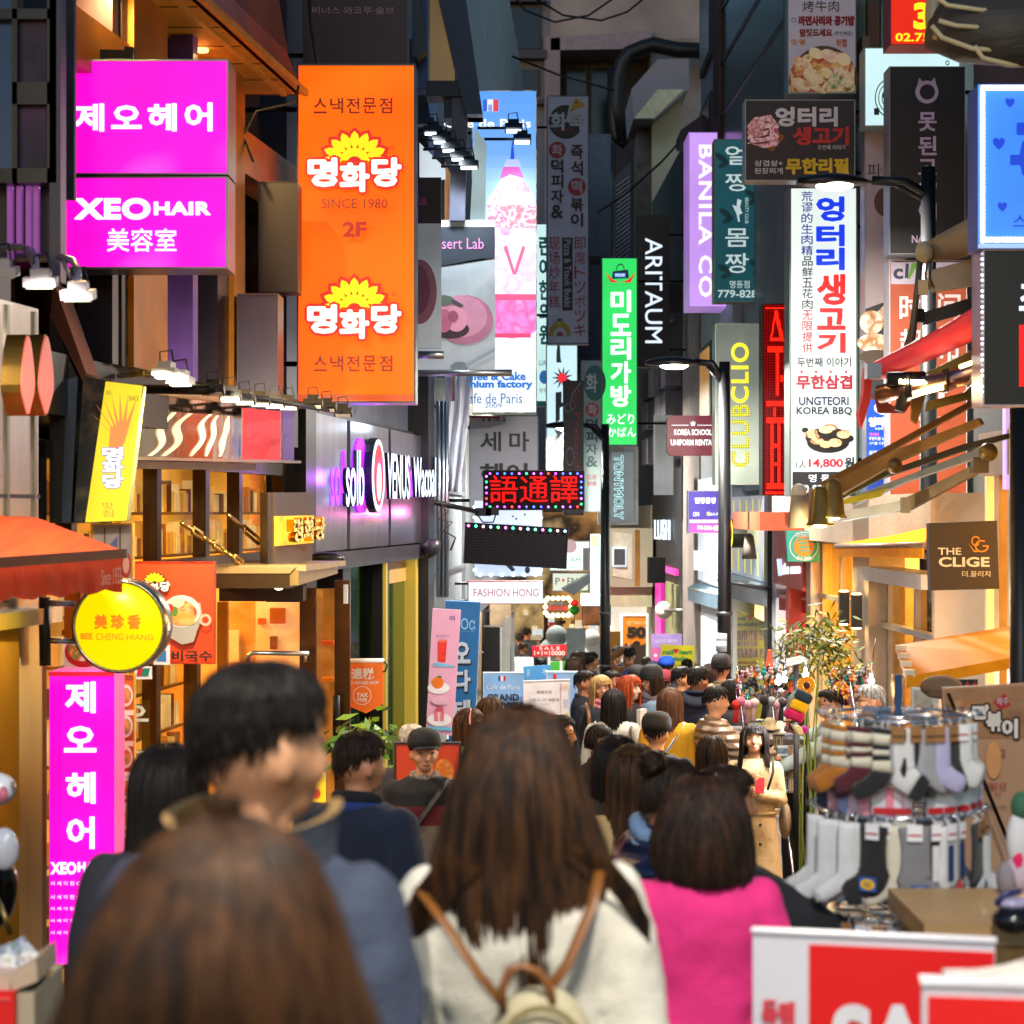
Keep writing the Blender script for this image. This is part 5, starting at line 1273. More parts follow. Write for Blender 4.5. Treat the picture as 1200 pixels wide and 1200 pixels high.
for ch, u, v in (('时', 1054, 345), ('间', 1099, 344), ('超', 1054, 386), ('市', 1099, 392)): S.T(ch, u, v, u + 26, v + 32, pw, .01, heavy=.6)
S.T('market', 1068, 486, 1111, 493, pw); S.T('24', 1060, 440, 1110, 470, pw, .02); S.done()
S = Sign('grill_sign', 'bright blue lit barbecue menu sign glimpsed through the awning arms', 1015, 468, 1067, 592, 20.4, glow('#0a48d0', 1.0, .08), .25, paint('#304878', .4), frame=1)
S.T('엉터리', 1018, 489, 1044, 500, wt, .03, heavy=.6); S.D(1036, 478, 12, 8, wt); S.D(1036, 476, 10, 6, tx('#0a48d0', 1)); S.T('두번째이야기', 1025, 501, 1044, 504, wt); S.T('국내산', 1018, 507, 1030, 511, tx('#e060d0', 1), .02); S.T('무한리필 노하우', 1018, 512, 1043, 516, wt); S.T('고기를 드립니다', 1018, 518, 1043, 521, wt); S.T('무한리필', 1034, 527, 1062, 536, tx('#f4e020', 1), .03); S.T('삼겹살', 1018, 528, 1032, 533, wt); S.Q(1017, 560, 1065, 590, tx('#183a90', .8)); S.T('(5-7세 5,000원)', 1038, 572, 1063, 576, wt); S.T('1人14,800원', 1022, 578, 1063, 586, wt, .01); S.done()
# bulb framed blue sign and black one at the right edge
S = Sign('heart_sign', 'bright blue sign with dark hearts framed by warm white bulbs at right edge', 1146, 99, 1300, 291, 11, glow('#3a84f0', 1.0, .12, 2), .25, paint('#2a58c0', .4), frame=0)
hb = tx('#1040d0', .9)
for (u, v, s_, a) in ((1183, 121, 11, .2), (1170, 169, 14, -.15), (1174, 243, 11, .1), (1240, 130, 12, 0), (1255, 230, 12, .2)): S.T('♥', u - s_ / 2, v - s_ / 2, u + s_ / 2, v + s_ / 2, hb)
S.T('하', 1192, 130, 1240, 232, hb, .02, heavy=3); S.T('트', 1245, 130, 1290, 232, hb, .02, heavy=3); S.G([(1183, 182), (1200, 182), (1200, 194), (1183, 194)], hb); S.T('스시', 1186, 252, 1220, 268, hb, .01); S.done()
m = MB()
for i in range(34): m.ell(S.fr.w(1152 + i * 4.5, 103, .01), .011, glow('#fff0c0', 7, sample=False), 8, 5); m.ell(S.fr.w(1152 + i * 4.5, 281, .01), .011, glow('#fff0c0', 7, sample=False), 8, 5)
for i in range(40): m.ell(S.fr.w(1151, 107 + i * 4.5, .01), .011, glow('#fff0c0', 7, sample=False), 8, 5)
obj('bulb_border', m, S.t)
m = MB(); m.rect(S.fr, 1149, 100, 1300, 106, .006, .0, glow('#ffd060', .9)); m.rect(S.fr, 1149, 278, 1300, 284, .006, 0, glow('#ffd060', .9)); m.rect(S.fr, 1149, 100, 1154, 284, .0065, 0, glow('#ffd060', .9)); m.rect(S.fr, 1146, 286, 1300, 291, .006, 0, glow('#a0c0ff', .8)); obj('light_strip', m, S.t)
S = Sign('black_screen_sign', 'black display sign with a red block below the blue heart sign', 1151, 292, 1300, 476, 11.05, paint('#17181c', .35, 0, .1), .25, paint('#b0a8b8', .35, .7), frame=2)
S.G([(1194, 381), (1215, 381), (1215, 453), (1194, 453)], tx('#ff0810', 1.1)); S.T('초', 1194, 328, 1225, 364, tx('#e0f0ff', 1), .02, heavy=.8); S.done()
m = MB()
for i in range(28): m.ell(S.fr.w(1150, 298 + i * 6.2, .02), .008, glow('#f0f0ff', 2.5 if i % 3 else .6, sample=False), 6, 4)
obj('bulb_row', m, S.t)
S = Sign('clothing_sign', 'square dark brown hanging sign reading THE CLIGE with a gold butterfly', 1088, 612, 1171, 692, 13.6, paint('#2c2016', .5, 0, .12), .08, paint('#1c1610', .4), frame=0, quad=[(1088, 613), (1168, 610), (1171, 690), (1090, 692)])
cw = paint('#d8ccb8', .5); gd_ = paint('#e08a18', .4)
S.T('THE', 1099, 642, 1126, 650, cw, .01, heavy=.3); S.T('CLIGE', 1100, 653, 1159, 664, cw, .015, heavy=.5); S.T('더.끌리지', 1127, 669, 1160, 676, cw, 0)
S.O(1143, 634, 5, 6, 1.2, gd_, a0=20, a1=330); S.O(1150, 640, 8, 7, 1.6, gd_, a0=60, a1=360); S.G([(1134, 636), (1141, 645), (1150, 646), (1141, 647)], gd_); S.Q(1151, 639, 1158, 640.5, gd_); S.done()
S = Sign('round_leaf_sign', 'teal rounded hanging sign with an orange leaf crest on the red shop', 923, 622, 961, 658, 21.7, paint('#2aa090', .5), .15, paint('#1c7068', .4), frame=0)
S.O(942, 640, 17, 17, 1, w2); S.D(942, 640, 12, 12, paint('#e0881c', .5))
for a in range(4): S.G([(934 + a, 632 + a * 4), (950, 630 + a * 5), (950, 631.5 + a * 5), (935 + a, 634 + a * 4)], paint('#2aa090', .5))
S.T('Global eco', 932, 624, 953, 629, w2); S.T('the saem', 933, 651, 953, 656, w2); S.done()
# ================================================================ right row of buildings
t = thing('beige_shop_building', 'beige plastered shop with tall framed windows and warm wall lamps', 'building', RB.wz(1020, zg(19)))
bp_ = paint('#b9a58c', .8, 0, .25, 1.2, .2, 20)
block(t, RB, 945, 1095, 2.2, 9, paint('#6a706e', .6, 0, .3, .6), 6, -1.3)
z0 = zg(20)
m = MB()
m.slabz(RB, 945, 950, z0 - .6, 2.2, 0, -.4, bp_); m.slabz(RB, 1003, 1022, z0 - .6, 2.2, .03, -.3, bp_); m.slabz(RB, 945, 1095, 1.75, 2.2, .03, -.4, bp_); m.slabz(RB, 1092, 1095, z0 - .6, 2.2, .0, -.4, bp_); obj('wall', m, t)
interior(t, RB, 950, 1092, 1.75, 2.2, paint('#e0c08a', .6), WARM, 12, shelves=['#c8b090', '#8a6a4a', '#e8dcc0', '#6a5a50'], seed=5)
zt = 1.72
front(t, RB, [950, 972, 990, 1003], zg(21) + .05, zt, paint('#c9b27c', .5), glass('#fff2d0', .1), bar=.04)
front(t, RB, [1024, 1055, 1092], zg(18) + .05, 1.45, paint('#a09c98', .4, .5), glass('#d8d0c0', .14), bar=.035)
m = MB()
for v in (650, 735): 
    z = RB.z(1024, v); m.slabz(RB, 1024, 1092, z, z + .05, -.06, -.14, paint('#a09c98', .4, .5))
m.slabz(RB, 1020, 1094, 1.44, 1.56, .1, -.2, paint('#b0a89c', .5)); 
for v in (630, 700): z = RB.z(950, v); m.slabz(RB, 950, 1003, z, z + .05, -.08, -.14, paint('#c9b27c', .5))
obj('glazing_bar', m, t)
m = MB(); m.slabz(RB, 1036, 1066, zg(18) + .1, .75, -.25, -.32, mottle(['#4a3018', '#6a4828', '#3a2410', '#7a5a38'], 1.6)); m.slabz(RB, 1070, 1092, zg(18), 1.0, -.9, -.95, mottle(['#8a7050', '#b89a70', '#6a5038'], 1.4, .15)); obj('wooden_board', m, t)
for (u, v) in ((1004, 712), (1019, 716)):
    p = RB.w(u, v, .12); m = MB(); m.box(p, (.09, .09, .3), paint('#1c1814', .4)); o = obj('wall_lamp', m, t)
    m = MB(); m.box(p + Vector((0, 0, .155)), (.07, .07, .01), glow('#ffd890', 20)); m.box(p - Vector((0, 0, .155)), (.07, .07, .01), glow('#ffd890', 20)); obj('bulb', m, o)
# verdigris and dim facade above
m = MB(); FPt = Fr(1000, 21.98)
for i, (a, b, h) in enumerate(((1000, 1014, '#5a7a70'), (1016, 1030, '#5c4638'), (1032, 1062, '#6a9086'))):
    m.rect(FPt, a, -60, b, 260, .03, -.03, mottle([h, '#3a4a48', h, '#6a4a38'], 1.8))
m.rect(FPt, 1000, 100, 1062, 590, .02, -.03, paint('#5f7472', .5, 0, .3, 1)); m.rect(FPt, 1004, 150, 1012, 590, .1, .02, paint('#7c9494', .4, .3)); obj('patina_panel', m, t)
m = MB(); m.rect(FPt, 1003, 52, 1012, 82, .4, .03, paint('#6a5848', .5)); obj('meter_box', m, t)
def awning(name, label, pts_top, pts_front, drop, mat, vmat, strip=None):
    t = thing(name, label, 'awning', (Vector(pts_top[0]) + Vector(pts_front[1])) / 2)
    a, b = [Vector(p) for p in pts_top]; c, d = [Vector(p) for p in pts_front]
    m = MB(); m.prism([a, b, d, c], (0, 0, -.02), mat); obj('canvas', m, t)
    m = MB(); n = 16; e = (d - c) / n; per = Vector((e.y, -e.x, 0)).normalized() * .012
    for i in range(n): 
        j = .012 * ((i % 2) * 2 - 1)
        m.prism([c + e * i + per * j, c + e * (i + 1) + per * -j, c + e * (i + 1) - Vector((0, 0, drop)) + per * -j, c + e * i - Vector((0, 0, drop)) + per * j], per, vmat)
    obj('valance', m, t)
    m = MB(); m.tube([c, d], .025, strip or ALU, 8); obj('front_bar', m, t)
    return t
def rp(fr, u, v, off): return fr.w(u, v, off)
oa = paint('#e89008', .85, 0, .12, 4, .15, 40, spec=.05)
awning('awning', 'golden orange canvas awning over the beige shop windows', (P(1000, 614, 20.6), P(1092, 611, 16.2)), (P(980, 640, 19.9), P(1083, 639, 15.5)), .1, oa, oa, paint('#7a5a48', .4))
# red cosmetics shop
t = thing('red_shop_building', 'narrow shop with coral red ribbed fascia and red awning', 'building', RC.wz(925, zg(23)))
cr_ = paint('#c83c22', .45, 0, .12, 3)
block(t, RC, 908, 945, 2.4, 9, paint('#5a6068', .6), 6, -.1)
m = MB(); zz0, zz1 = RC.z(945, 693), RC.z(945, 612)
for i in range(9):
    a = 910 + i * 3.9; m.slabz(RC, a, a + 3.7, zz0, zz1, .04, -.1, cr_)
obj('ribbed_fascia', m, t)
m = MB(); m.slabz(RC, 907, 945, 1.85, 2.05, .5, -.1, paint('#d0603c', .5)); m.slabz(RC, 907.5, 912, z0, 2.3, .03, -.2, paint('#b0b4bc', .5)); m.slabz(RC, 926, 930, z0 - .5, zz0, .05, -.2, cr_); obj('trim', m, t)
m = MB(); m.text(RC, 'the saem', 0, 0, 0, 0, .05, glow('#f0f4ff', 1.2, sample=False), .02, quad=[(922, 660), (943, 660), (943, 672), (922, 673)], heavy=.6); m.slab(RC, [(918, 655), (921, 655), (923, 673), (920, 675)], .08, .05, glow('#c0d0ff', 1.2)); obj('lettering', m, t)
interior(t, RC, 909, 944, zz0, 2, paint('#f0e4e0', .5), '#fff4ec', 14, shelves=['#e07060', '#f0f0f0', '#c0d8d0'])
m = MB(); m.lathe(RC.w(918, 640, .4), [(.02, .15), (.05, .12), (.09, -.15), (0, -.15)], paint('#8a8478', .4), 12); obj('lamp_shade', m, t)
awning('awning', 'scalloped red awning below the coral fascia', (P(917, 690, 25), P(966, 693, 22.5)), (P(914, 699, 24.5), P(968, 704, 21.9)), .16, paint('#b02838', .6), paint('#c02c1c', .6), paint('#e08080', .5))
# club shop
t = thing('cosmetics_shop_building', 'steel blue lit cosmetics shop front with yellow dotted lettering', 'building', RD.wz(880, zg(27)))
block(t, RD, 858, 907, 2.35, 10, paint('#666c76', .55, 0, .2, 1), 6, -.15)
m = MB(); ff0, ff1 = RD.z(900, 682), RD.z(900, 580); m.slabz(RD, 858, 905, ff0, ff1, .05, -.15, mottle(['#8fa6c0', '#b4c4d4', '#c8c0cc', '#9ab4cc'], .9, .4)); m.slabz(RD, 903, 907, z0, 2.5, .08, -.2, paint('#16181c', .4)); obj('steel_fascia', m, t)
m = MB()
for i in range(6): u = 862 + i * 7.6; m.slabz(RD, u, u + .7, ff0 + .05, ff0 + .35 + .1 * (i % 2), .06, .04, glow('#e8e060', .8)); m.slabz(RD, u + 2, u + 2.6, ff1 - .4, ff1 - .05, .06, .04, glow('#e8e060', .7))
obj('yellow_streak', m, t)
m = MB(); m.text(RD, 'CLIO', 0, 0, 0, 0, .2, tx('#f0f020', 1.1), .05, ext=.2, side=paint('#1c1c10', .4), quad=[(879, 609), (894, 609), (894, 642), (879, 641)], heavy=.3); m.text(RD, 'CLUB', 0, 0, 0, 0, .2, dots('#f0f020', 1.2, .03, '#3a3a18'), .05, ext=.1, side=paint('#1c1c10', .4), quad=[(866, 608), (879, 608), (879, 641), (866, 640)]); obj('lettering', m, t)
interior(t, RD, 860, 903, ff0 - .4, 2, paint('#e8dcc0', .5), '#fff0d0', 12, shelves=['#e0d050', '#f0f0e0', '#80a0b0'])
m = MB(); yq = paint('#d8c810', .45, 0, .05); m.slabz(RD, 862, 899, zg(27), RD.z(862, 715), -.02, -.05, yq); 
ey = mottle(['#d8a890', '#5a3428', '#e8c0a8', '#3a2420'], 3)
obj('nail_poster', m, t)
m = MB(); g_ = paint('#2a7a4a', .5)
m.text(RD, 'nail', 863, 722, 872, 727, -.015, g_, .02, heavy=.3); m.text(RD, '♥', 874, 720, 881, 727, -.015, paint('#c01828', .5)); m.text(RD, 'eyelashs', 863, 729, 886, 735, -.015, g_, .02, heavy=.3); m.text(RD, 'eye', 888, 729, 897, 735, -.015, g_, .02, heavy=.3)
for (a, b, c, d_) in ((863, 739, 874, 750), (876, 739, 886, 750), (889, 739, 897, 750), (863, 752, 886, 757), (863, 760, 886, 770), (889, 760, 897, 770)): m.quad(RD, a, b, c, d_, -.015, ey)
m.text(RD, 'all one color', 864, 774, 886, 778, -.015, paint('#a04020', .5), .02); m.text(RD, '20,000', 864, 780, 887, 787, -.015, paint('#202020', .5), .02); obj('lettering', m, t)
awning('awning', 'grey white ribbed awning over the yellow nail posters', (P(857, 672, 30), P(908, 681, 25.3)), (P(842, 680, 29.4), P(899, 690, 24.9)), .22, paint('#9ab0c0', .5), paint('#6a7078', .6), paint('#3a3438', .5))
# white shop with light letters
t = thing('white_shop_building', 'white fronted shop with pale lit letters behind the street lamp pole', 'building', RE.wz(830, zg(34)))
block(t, RE, 820, 857, -2.8, 10, paint('#9aa4b0', .55, 0, .15, 1.2), 6, -.02)
m = MB(); m.slabz(RE, 822, 856, .9, 2.6, .06, -.05, mottle(['#c0d4e4', '#e0ecf4', '#b0c8dc'], .8, .25)); obj('lit_fascia', m, t)
m = MB(); m.text(RE, 'INNISFREE', 0, 0, 0, 0, .1, glow('#e8f8ff', 1.4, sample=False), 0, ext=.03, quad=[(822, 645), (850, 645), (850, 672), (822, 668)]); obj('lettering', m, t)
m = MB(); m.slabz(RE, 824, 838, -2.6, .3, .04, -.1, mottle(['#d8e8ec', '#f0f4f0', '#b8c8c8'], 1, .55)); m.slabz(RE, 841, 856, -2.6, .3, .04, -.1, glow('#e8eef4', .6, .1)); obj('window', m, t)
upperwin(t, RE, 4, 1, 3.4, 2, ((823, 836), (841, 853)), 1.4, lit={0: '#d09850', 3: '#7090a0'})
awning('awning', 'light blue metal awning over the white shop', (P(818, 679, 36.5), P(850, 684, 31.6)), (P(807, 689, 36), P(842, 697, 31)), .22, paint('#88aac0', .4), paint('#7a9cb8', .5), paint('#d8e8f0', .4))
t = thing('stone_pier', 'rough grey stone pier between the white and the black shop', 'pillar', RE.wz(810, zg(37)))
block(t, RE, 800, 819.5, -3, 7, paint('#786f6c', .9, 0, .25, 1.5, .4, 14), 6, 0, 'shaft')
m = MB(); m.slabz(RE, 802, 818, -2.5, -.6, .02, -.1, paint('#3a1020', .4)); m.slabz(RE, 808, 810, -2.5, -.6, .04, -.1, paint('#8a1840', .4)); obj('doorway', m, t)
m = MB(); m.lathe(RE.w(796, 715, .3), [(0, .03), (.17, .03), (.17, -.03), (0, -.03)], paint('#c8bcb8', .6), 20, 'Y'); m.rod(RE.w(800, 715, 0), RE.w(796, 715, .3), .03, ALU); free('round_blank_sign', m, 'round pale blank disc sign on the stone pier', 'sign')
# black shop with magenta lit portal
t = thing('black_shop_building', 'black fronted shop with a magenta lit portal and white letters', 'building', RF.wz(780, zg(42)))
block(t, RF, 764, 799, -3.5, 9, paint('#1a1a20', .5, 0, .2, 1), 6)
m = MB(); za = RF.z(770, 660); m.slabz(RF, 771, 778, -3.4, za, .06, -.02, glow('#ff10a0', .9)); m.slabz(RF, 771, 795, za - .12, za, .06, -.02, glow('#ff40b0', .8)); obj('lit_portal', m, t)
m = MB(); m.slabz(RF, 783, 796, -3.4, za - .3, .06, -.05, mottle(['#6a6a50', '#8a8a60', '#3a3a30'], .6, .2)); obj('door', m, t)
m = MB(); m.text(RF, 'LUSH', 0, 0, 0, 0, .06, glow('#d8ecff', 1.2, sample=False), 0, ext=.02, quad=[(771, 609), (789, 609), (789, 633), (771, 632)]); obj('lettering', m, t)
m = MB(); m.box(RF.w(764, 663, .4), (.3, .3, .4), BLACK); obj('loudspeaker', m, t); m = MB(); m.box(RF.w(793, 668, .4), (.34, .3, .5), BLACK); obj('loudspeaker', m, t)
for i in range(4):
    for v in (395, 470, 505, 545): m = MB(); m.slabz(RF, 768 + i * 8, 774 + i * 8, RF.z(770, v), RF.z(770, v) + .55, .3, -.02, paint(('#5a5660', '#77727c', '#3a3840', '#8a848c')[(i + v) % 4], .6)); obj('condenser_box', m, t)
m = MB(); m.rect(Fr(780, 39), 766, 487, 788, 580, .2, 0, steel('#a8b4c0', .3)); obj('steel_plate', m, t)
# dark glazed tower at upper right
t = thing('dark_tower_building', 'dark glass tower rising behind the pork restaurant signs', 'building', RE.wz(830, 4))
DT0, DT1 = Fr(845, 31, 926, 24.4), None
m = MB(); m.slab(DT0, [(840, -150), (926, -260), (926, 165), (840, 165)], 0, -4, paint('#1e2e2e', .25, 0, .5, .5, .05, 2)); obj('wall', m, t)
m = MB(); 
for i in range(5): z = DT0.z(845, 140 - i * 62); m.slabz(DT0, 840, 926, z, z + .05, .02, -.1, paint('#26302f', .4))
m.slab(DT0, [(840, -150), (846, -150), (846, 165), (840, 165)], .06, -.1, paint('#3a1c16', .6)); obj('glazing_bar', m, t)
m = MB(); m.slab(Fr(835, 34), [(798, 152), (836, 125), (836, 165), (798, 165)], 0, -1, paint('#4c4450', .7)); free('parapet', m, 'slanted grey parapet below the dark glass tower', 'parapet')
# cream shops at the end of the row
t = thing('cream_shop_building', 'cream clad shop with a rust stain and projecting white lit sign', 'building', RG.wz(740, zg(50)))
block(t, RG, 712, 763, -4, 2.2, paint('#b8b09a', .7, 0, .2, .8), 6)
block(t, RG, 712, 763, 2.2, 9, paint('#2c2a30', .7), 6, -.3)
FG = Fr(735, 45)
m = MB(); m.rect(FG, 712, 619, 765, 688, 0, -2.2, paint('#b0a890', .7, 0, .15, .8)); m.slab(FG, [(718, 623), (741, 626), (741, 680), (718, 675)], .03, -.02, paint('#d0c8b4', .6)); m.rect(FG, 744, 621, 750, 687, .004, -.02, paint('#9a6a28', .8, 0, .4, 2)); m.rect(FG, 716, 688, 765, 712, -.3, -2.2, paint('#c8c4a0', .6)); obj('clad_box', m, t)
m = MB(); m.rect(FG, 719, 643, 732, 662, .2, .12, paint('#4a4a50', .3)); m.rect(FG, 717.5, 641, 734, 664, .1, .04, glow('#d8f0f8', 1.0, .2)); obj('small_lit_sign', m, t)
m = MB(); m.rect(Fr(735, 47.5), 712, 700, 765, 800, 0, -.1, mottle(['#f0e8d8', '#d8d0c0', '#fff8ec', '#c0b090'], .5, .95)); obj('shop_window', m, t)
S = Sign('discount_poster', 'orange poster with a big 50 in a white lit frame', 727, 719, 760, 790, 40, paint('#e08010', .5), .15, glow('#e0e4e0', .7), frame=3)
S.T('BEST MAKE UP', 735, 728, 757, 732, paint('#f4d0a0', .5)); S.T('50', 735, 735, 757, 747, paint('#241c14', .5), .05, heavy=.8); S.Q(730, 757, 757, 787, paint('#3a2a1c', .5)); S.G([(730, 757), (734, 753), (738, 757), (744, 752), (750, 757), (757, 754), (757, 760), (730, 760)], paint('#3a2a1c', .5)); S.D(746, 754, 4, 3, paint('#281c10', .5)); S.done()
S = Sign('nail_sign', 'yellow nail heart eyelashs board held above the crowd', 774, 755, 814, 800, 30, paint('#e4d818', .5), .03, paint('#c8bc10', .5), frame=0, quad=[(775, 755), (814, 757), (813, 800), (772, 800)])
gg = paint('#2a8a50', .5); S.T('nail', 777, 761, 789, 767, gg, .03, heavy=.4); S.T('♥', 789, 760, 795, 766, paint('#d02030', .5)); S.T('heart', 796, 761, 811, 767, gg, .03, heavy=.4); S.T('eyelashs', 781, 769, 806, 776, gg, .03, heavy=.4); S.T('any welcome', 788, 778, 810, 781, paint('#806020', .5)); S.done()
S = Sign('uniform_poster', 'lilac and pink school uniform poster behind the yellow nail board', 763, 743, 799, 800, 32, paint('#b090d8', .5), .05, paint('#604878', .5), frame=0); S.Q(763, 759, 799, 800, paint('#d060a8', .5)); S.T('K-SCHOOL UNIFORM', 768, 749, 793, 753, WHITE); S.D(768, 768, 2, 2, WHITE); S.done()
# frontal shops closing the far end between the rows
t = thing('market_hall_building', 'dim market hall full of lights and wares at the very end of the street', 'building', P(660, 600, 62))
FE_ = Fr(650, 62)
m = MB(); m.rect(FE_, 600, 600, 720, 830, 0, -5, mottle(['#6a4428', '#d89c58', '#3a2820', '#ffd890'], .5, .55)); m.rect(FE_, 600, 560, 716, 600, .02, -5, paint('#1c1a22', .7)); obj('wall', m, t)  # wall given its own glow to brighten the street end
wm = [glow('#ffe0a0', 1.3), glow('#f0d8b0', .8), glow('#c04028', .4), glow('#d8a050', .6), paint('#50301c', .6), glow('#e8f0f0', .7), paint('#7a1c18', .5)]
rnd = random.Random(5); m = MB()
for i in range(90):
    u = rnd.uniform(608, 705); v = rnd.uniform(705, 780); m.rect(FE_, u, v, u + rnd.uniform(3, 11), v + rnd.uniform(3, 16), .1 + i * .004, .02, rnd.choice(wm))
m.rect(FE_, 637, 720, 642, 780, .4, .2, paint('#6a1c14', .5)); o = obj('glowing_wares', m, t); o['kind'] = 'stuff'  # wares carry emission in place of light falling on them
S = Sign('bulb_frame_sign', 'small dark red sign ringed with glowing yellow bulbs at the end of street', 640, 702, 668, 720, 46, paint('#5a4030', .5), .15, paint('#3a2a20', .5), frame=0); S.Q(642, 710, 666, 715, paint('#b04030', .5)); S.Q(643, 705, 660, 709, paint('#6a6a70', .5)); S.done(); obj('bulb_border', ledborder(S.fr, 639, 701, 669, 721, 5, 3, ['#fff0a0'], .05), S.t)
S = Sign('mint_sign', 'pale mint lit AH sign behind the dark LED board', 644, 634, 691, 669, 43, glow('#c4e4d8', .95, .08), .2, ALU, frame=1); S.T('AH', 668, 652, 680, 659, tx('#2a7a6a', .6)); S.T('98 - U3', 668, 663, 680, 666, tx('#507a70', .6)); S.D(668, 640, 8, 8, tx('#907880', .7)); S.Q(683, 642, 691, 668, paint('#3a3c40', .5)); S.done()
S = Sign('mint_sign', 'smaller pale sign with letter P and a red dot below the AH sign', 647, 671, 690, 693, 44, glow('#e0e8d4', .95, .05), .2, ALU, frame=1); S.T('P', 651, 677, 656, 685, tx('#203a30', .5)); S.D(660, 680, 1.6, 1.6, tx('#d03020', 1)); S.T('EN', 665, 677, 676, 685, tx('#203a30', .5)); S.done()
S = Sign('rainbow_sign', 'narrow upright sign with pale rainbow colours beside the lamp pole', 692, 626, 706, 697, 41, glow('#c8e8d8', .8, .1), .25, paint('#808080', .4), frame=0); S.Q(693, 627, 700, 640, tx('#c8e080', .9)); S.D(696, 647, 3, 7, tx('#e0a0a0', .9)); S.Q(693, 662, 700, 690, tx('#a8c8e0', .9)); S.done()
m = MB(); fq = Fr(670, 42); m.slab(fq, [(658, 690), (690, 672), (693, 674), (693, 680), (672, 697)], .4, -.4, paint('#303438', .5)); free('striped_awning', m, 'small dark striped awning sloping below the P sign', 'awning')
S = Sign('food_board', 'dark framed board of food photos under the lit canopy by the pole', 682, 709, 716, 733, 40, mottle(['#5a2818', '#a06030', '#3a1810', '#c89060'], 1.2, .2), .1, paint('#2a1a14', .5), frame=1); S.done()
m = MB(); m.rect(Fr(695, 40), 681, 696, 708, 709, .3, -.3, glow('#d8f4ff', 1.1, .3, 2)); free('lit_canopy', m, 'small white lit shop canopy beside the lamp pole at the far end', 'canopy')
for lab, u, v, ru, h in (('red balloon floating by the bulb framed sign', 673, 707, 5, '#e01820'), ('green balloon below the red one', 673, 715, 6.5, '#10b030'), ('long green balloon twisted near the small dark awning', 684, 690, 3.5, '#18d030')):
    m = MB(); m.ell(P(u, v, 45.5), (ru / F * 45, ru / F * 45, (ru * .85 if ru > 4 else 6) / F * 45), paint(h, .25), 14, 10); m.rod(P(u, v + 5, 45.5), P(u, v + 60, 45.5), .01, WIRE, 4); free('balloon', m, lab, 'balloon')
m = MB(); fq = Fr(672, 38); m.slab(fq, [(664, 736), (687, 736), (684, 790), (664, 790)], 0, -.06, paint('#7c8c94', .6)); free('grey_board', m, 'plain grey blue board standing in front of the far shop', 'board')
m = MB(); m.rect(Fr(695, 39), 710, 740, 727, 800, 0, -.1, paint('#a87818', .6)); free('ochre_panel', m, 'ochre yellow panel beside the discount poster', 'panel board')
# white door leaves of the open shop left of centre
for i, (u0, u1, v0, c, d, lab) in enumerate(((567, 588, 733, '#16161a', 29, 'open dark glass door with white edge left of the shop entrance'), (587, 592, 728, '#c8c4c4', 29.5, 'white door leaf edge next to the dark glass door'), (592, 598, 722, '#d0d4d4', 30, 'second white door leaf edge further in'), (599, 603, 716, '#b8bcc0', 30.5, 'third and rear white door leaf edge'))):
    m = MB(); fr = Fr(u0, d); m.rect(fr, u0, v0, u1, 850, 0, -.08, paint(c, .3)); 
    if i == 0: m.rect(fr, u1 - 2, v0, u1, 850, .01, -.02, WHITE); m.rect(fr, u0, v0, u1, v0 + 2, .01, -.02, WHITE)
    free('shop_door', m, lab, 'door')
# ================================================================ street lamps
def street_lamp(label, x, d, ztop, arm, head, tiltw, power, group='street lamps'):
    t = thing('street_lamp', label, 'street lamp', (x, d, zg(d)), 0, group)
    pm = paint('#15171c', .4, .3, .2, 3)
    m = MB(); m.tube([(x, d, zg(d)), (x, d, zg(d) + 2.2), (x, d, ztop)], [.085, .08, .062], pm, 14); m.lathe((x, d, zg(d)), [(.14, 0), (.14, .3), (.1, .42), (.085, .45)], pm, 14)
    for z in (zg(d) + 1.5, zg(d) + 2.3): m.lathe((x, d, z), [(.08, 0), (.095, .01), (.095, .04), (.08, .05)], paint('#55585c', .4, .6), 14)
    obj('pole', m, t)
    hx = x + arm; hz = ztop + head
    m = MB(); m.tube([(x, d, ztop - .25), (x + arm * .25, d, hz + .0), (x + arm * .6, d, hz + .02)], [.05, .045, .04], pm, 10); m.rod((x, d, ztop - .3), (x + arm * .35, d, hz - .03), .02, pm); obj('arm', m, t)
    m = MB(); L = .32
    prof = []
    for i in range(9):
        f = i / 8; prof.append((hx - L + 2 * L * f, .02 + .13 * math.sin(math.pi * min(1, f * .9 + .1)) ** .8))
    rings = []
    for (xx, r_) in prof: rings.append([Vector((xx if arm < 0 else 2 * hx - xx, d + r_ * 1.1 * math.cos(2 * math.pi * k / 12), hz + r_ * .55 * max(-.35, math.sin(2 * math.pi * k / 12)))) for k in range(12)])
    m.loft(rings, pm); obj('lamp_head', m, t)
    m = MB(); m.lathe((hx, d, hz - .035), [(0, -.03), (.1, -.025), (.16, .0), (.16, .012), (0, .012)], glow('#fff4d8', 18), 16); obj('lens', m, t)
    ld = bpy.data.lights.new('street_lamp_light', 'AREA'); ld.shape = 'DISK'; ld.size = .3; ld.energy = power; ld.color = (1, .93, .8)
    lo = bpy.data.objects.new('street_lamp_light', ld); COL.objects.link(lo); lo.parent = t; lo.location = (hx - x, 0, hz - .09 - zg(d))
    return t
def lampat(label, up, vtop, d, uh, vh, power):
    p = P(up, vtop, d); h = P(uh, vh, d)
    return street_lamp(label, p.x, d, p.z, h.x - p.x, h.z - p.z, 0, power)
lampat('street lamp whose lit head hangs before the white barbecue sign', 1088, 196, 17.6, 978, 214, 420)
lampat('street lamp on the pole with stickers in front of the yellow club sign', 849, 424, 23.2, 790, 426, 380)
lampat('farthest street lamp beside the green bag sign', 709, 497, 31, 664, 500, 900)
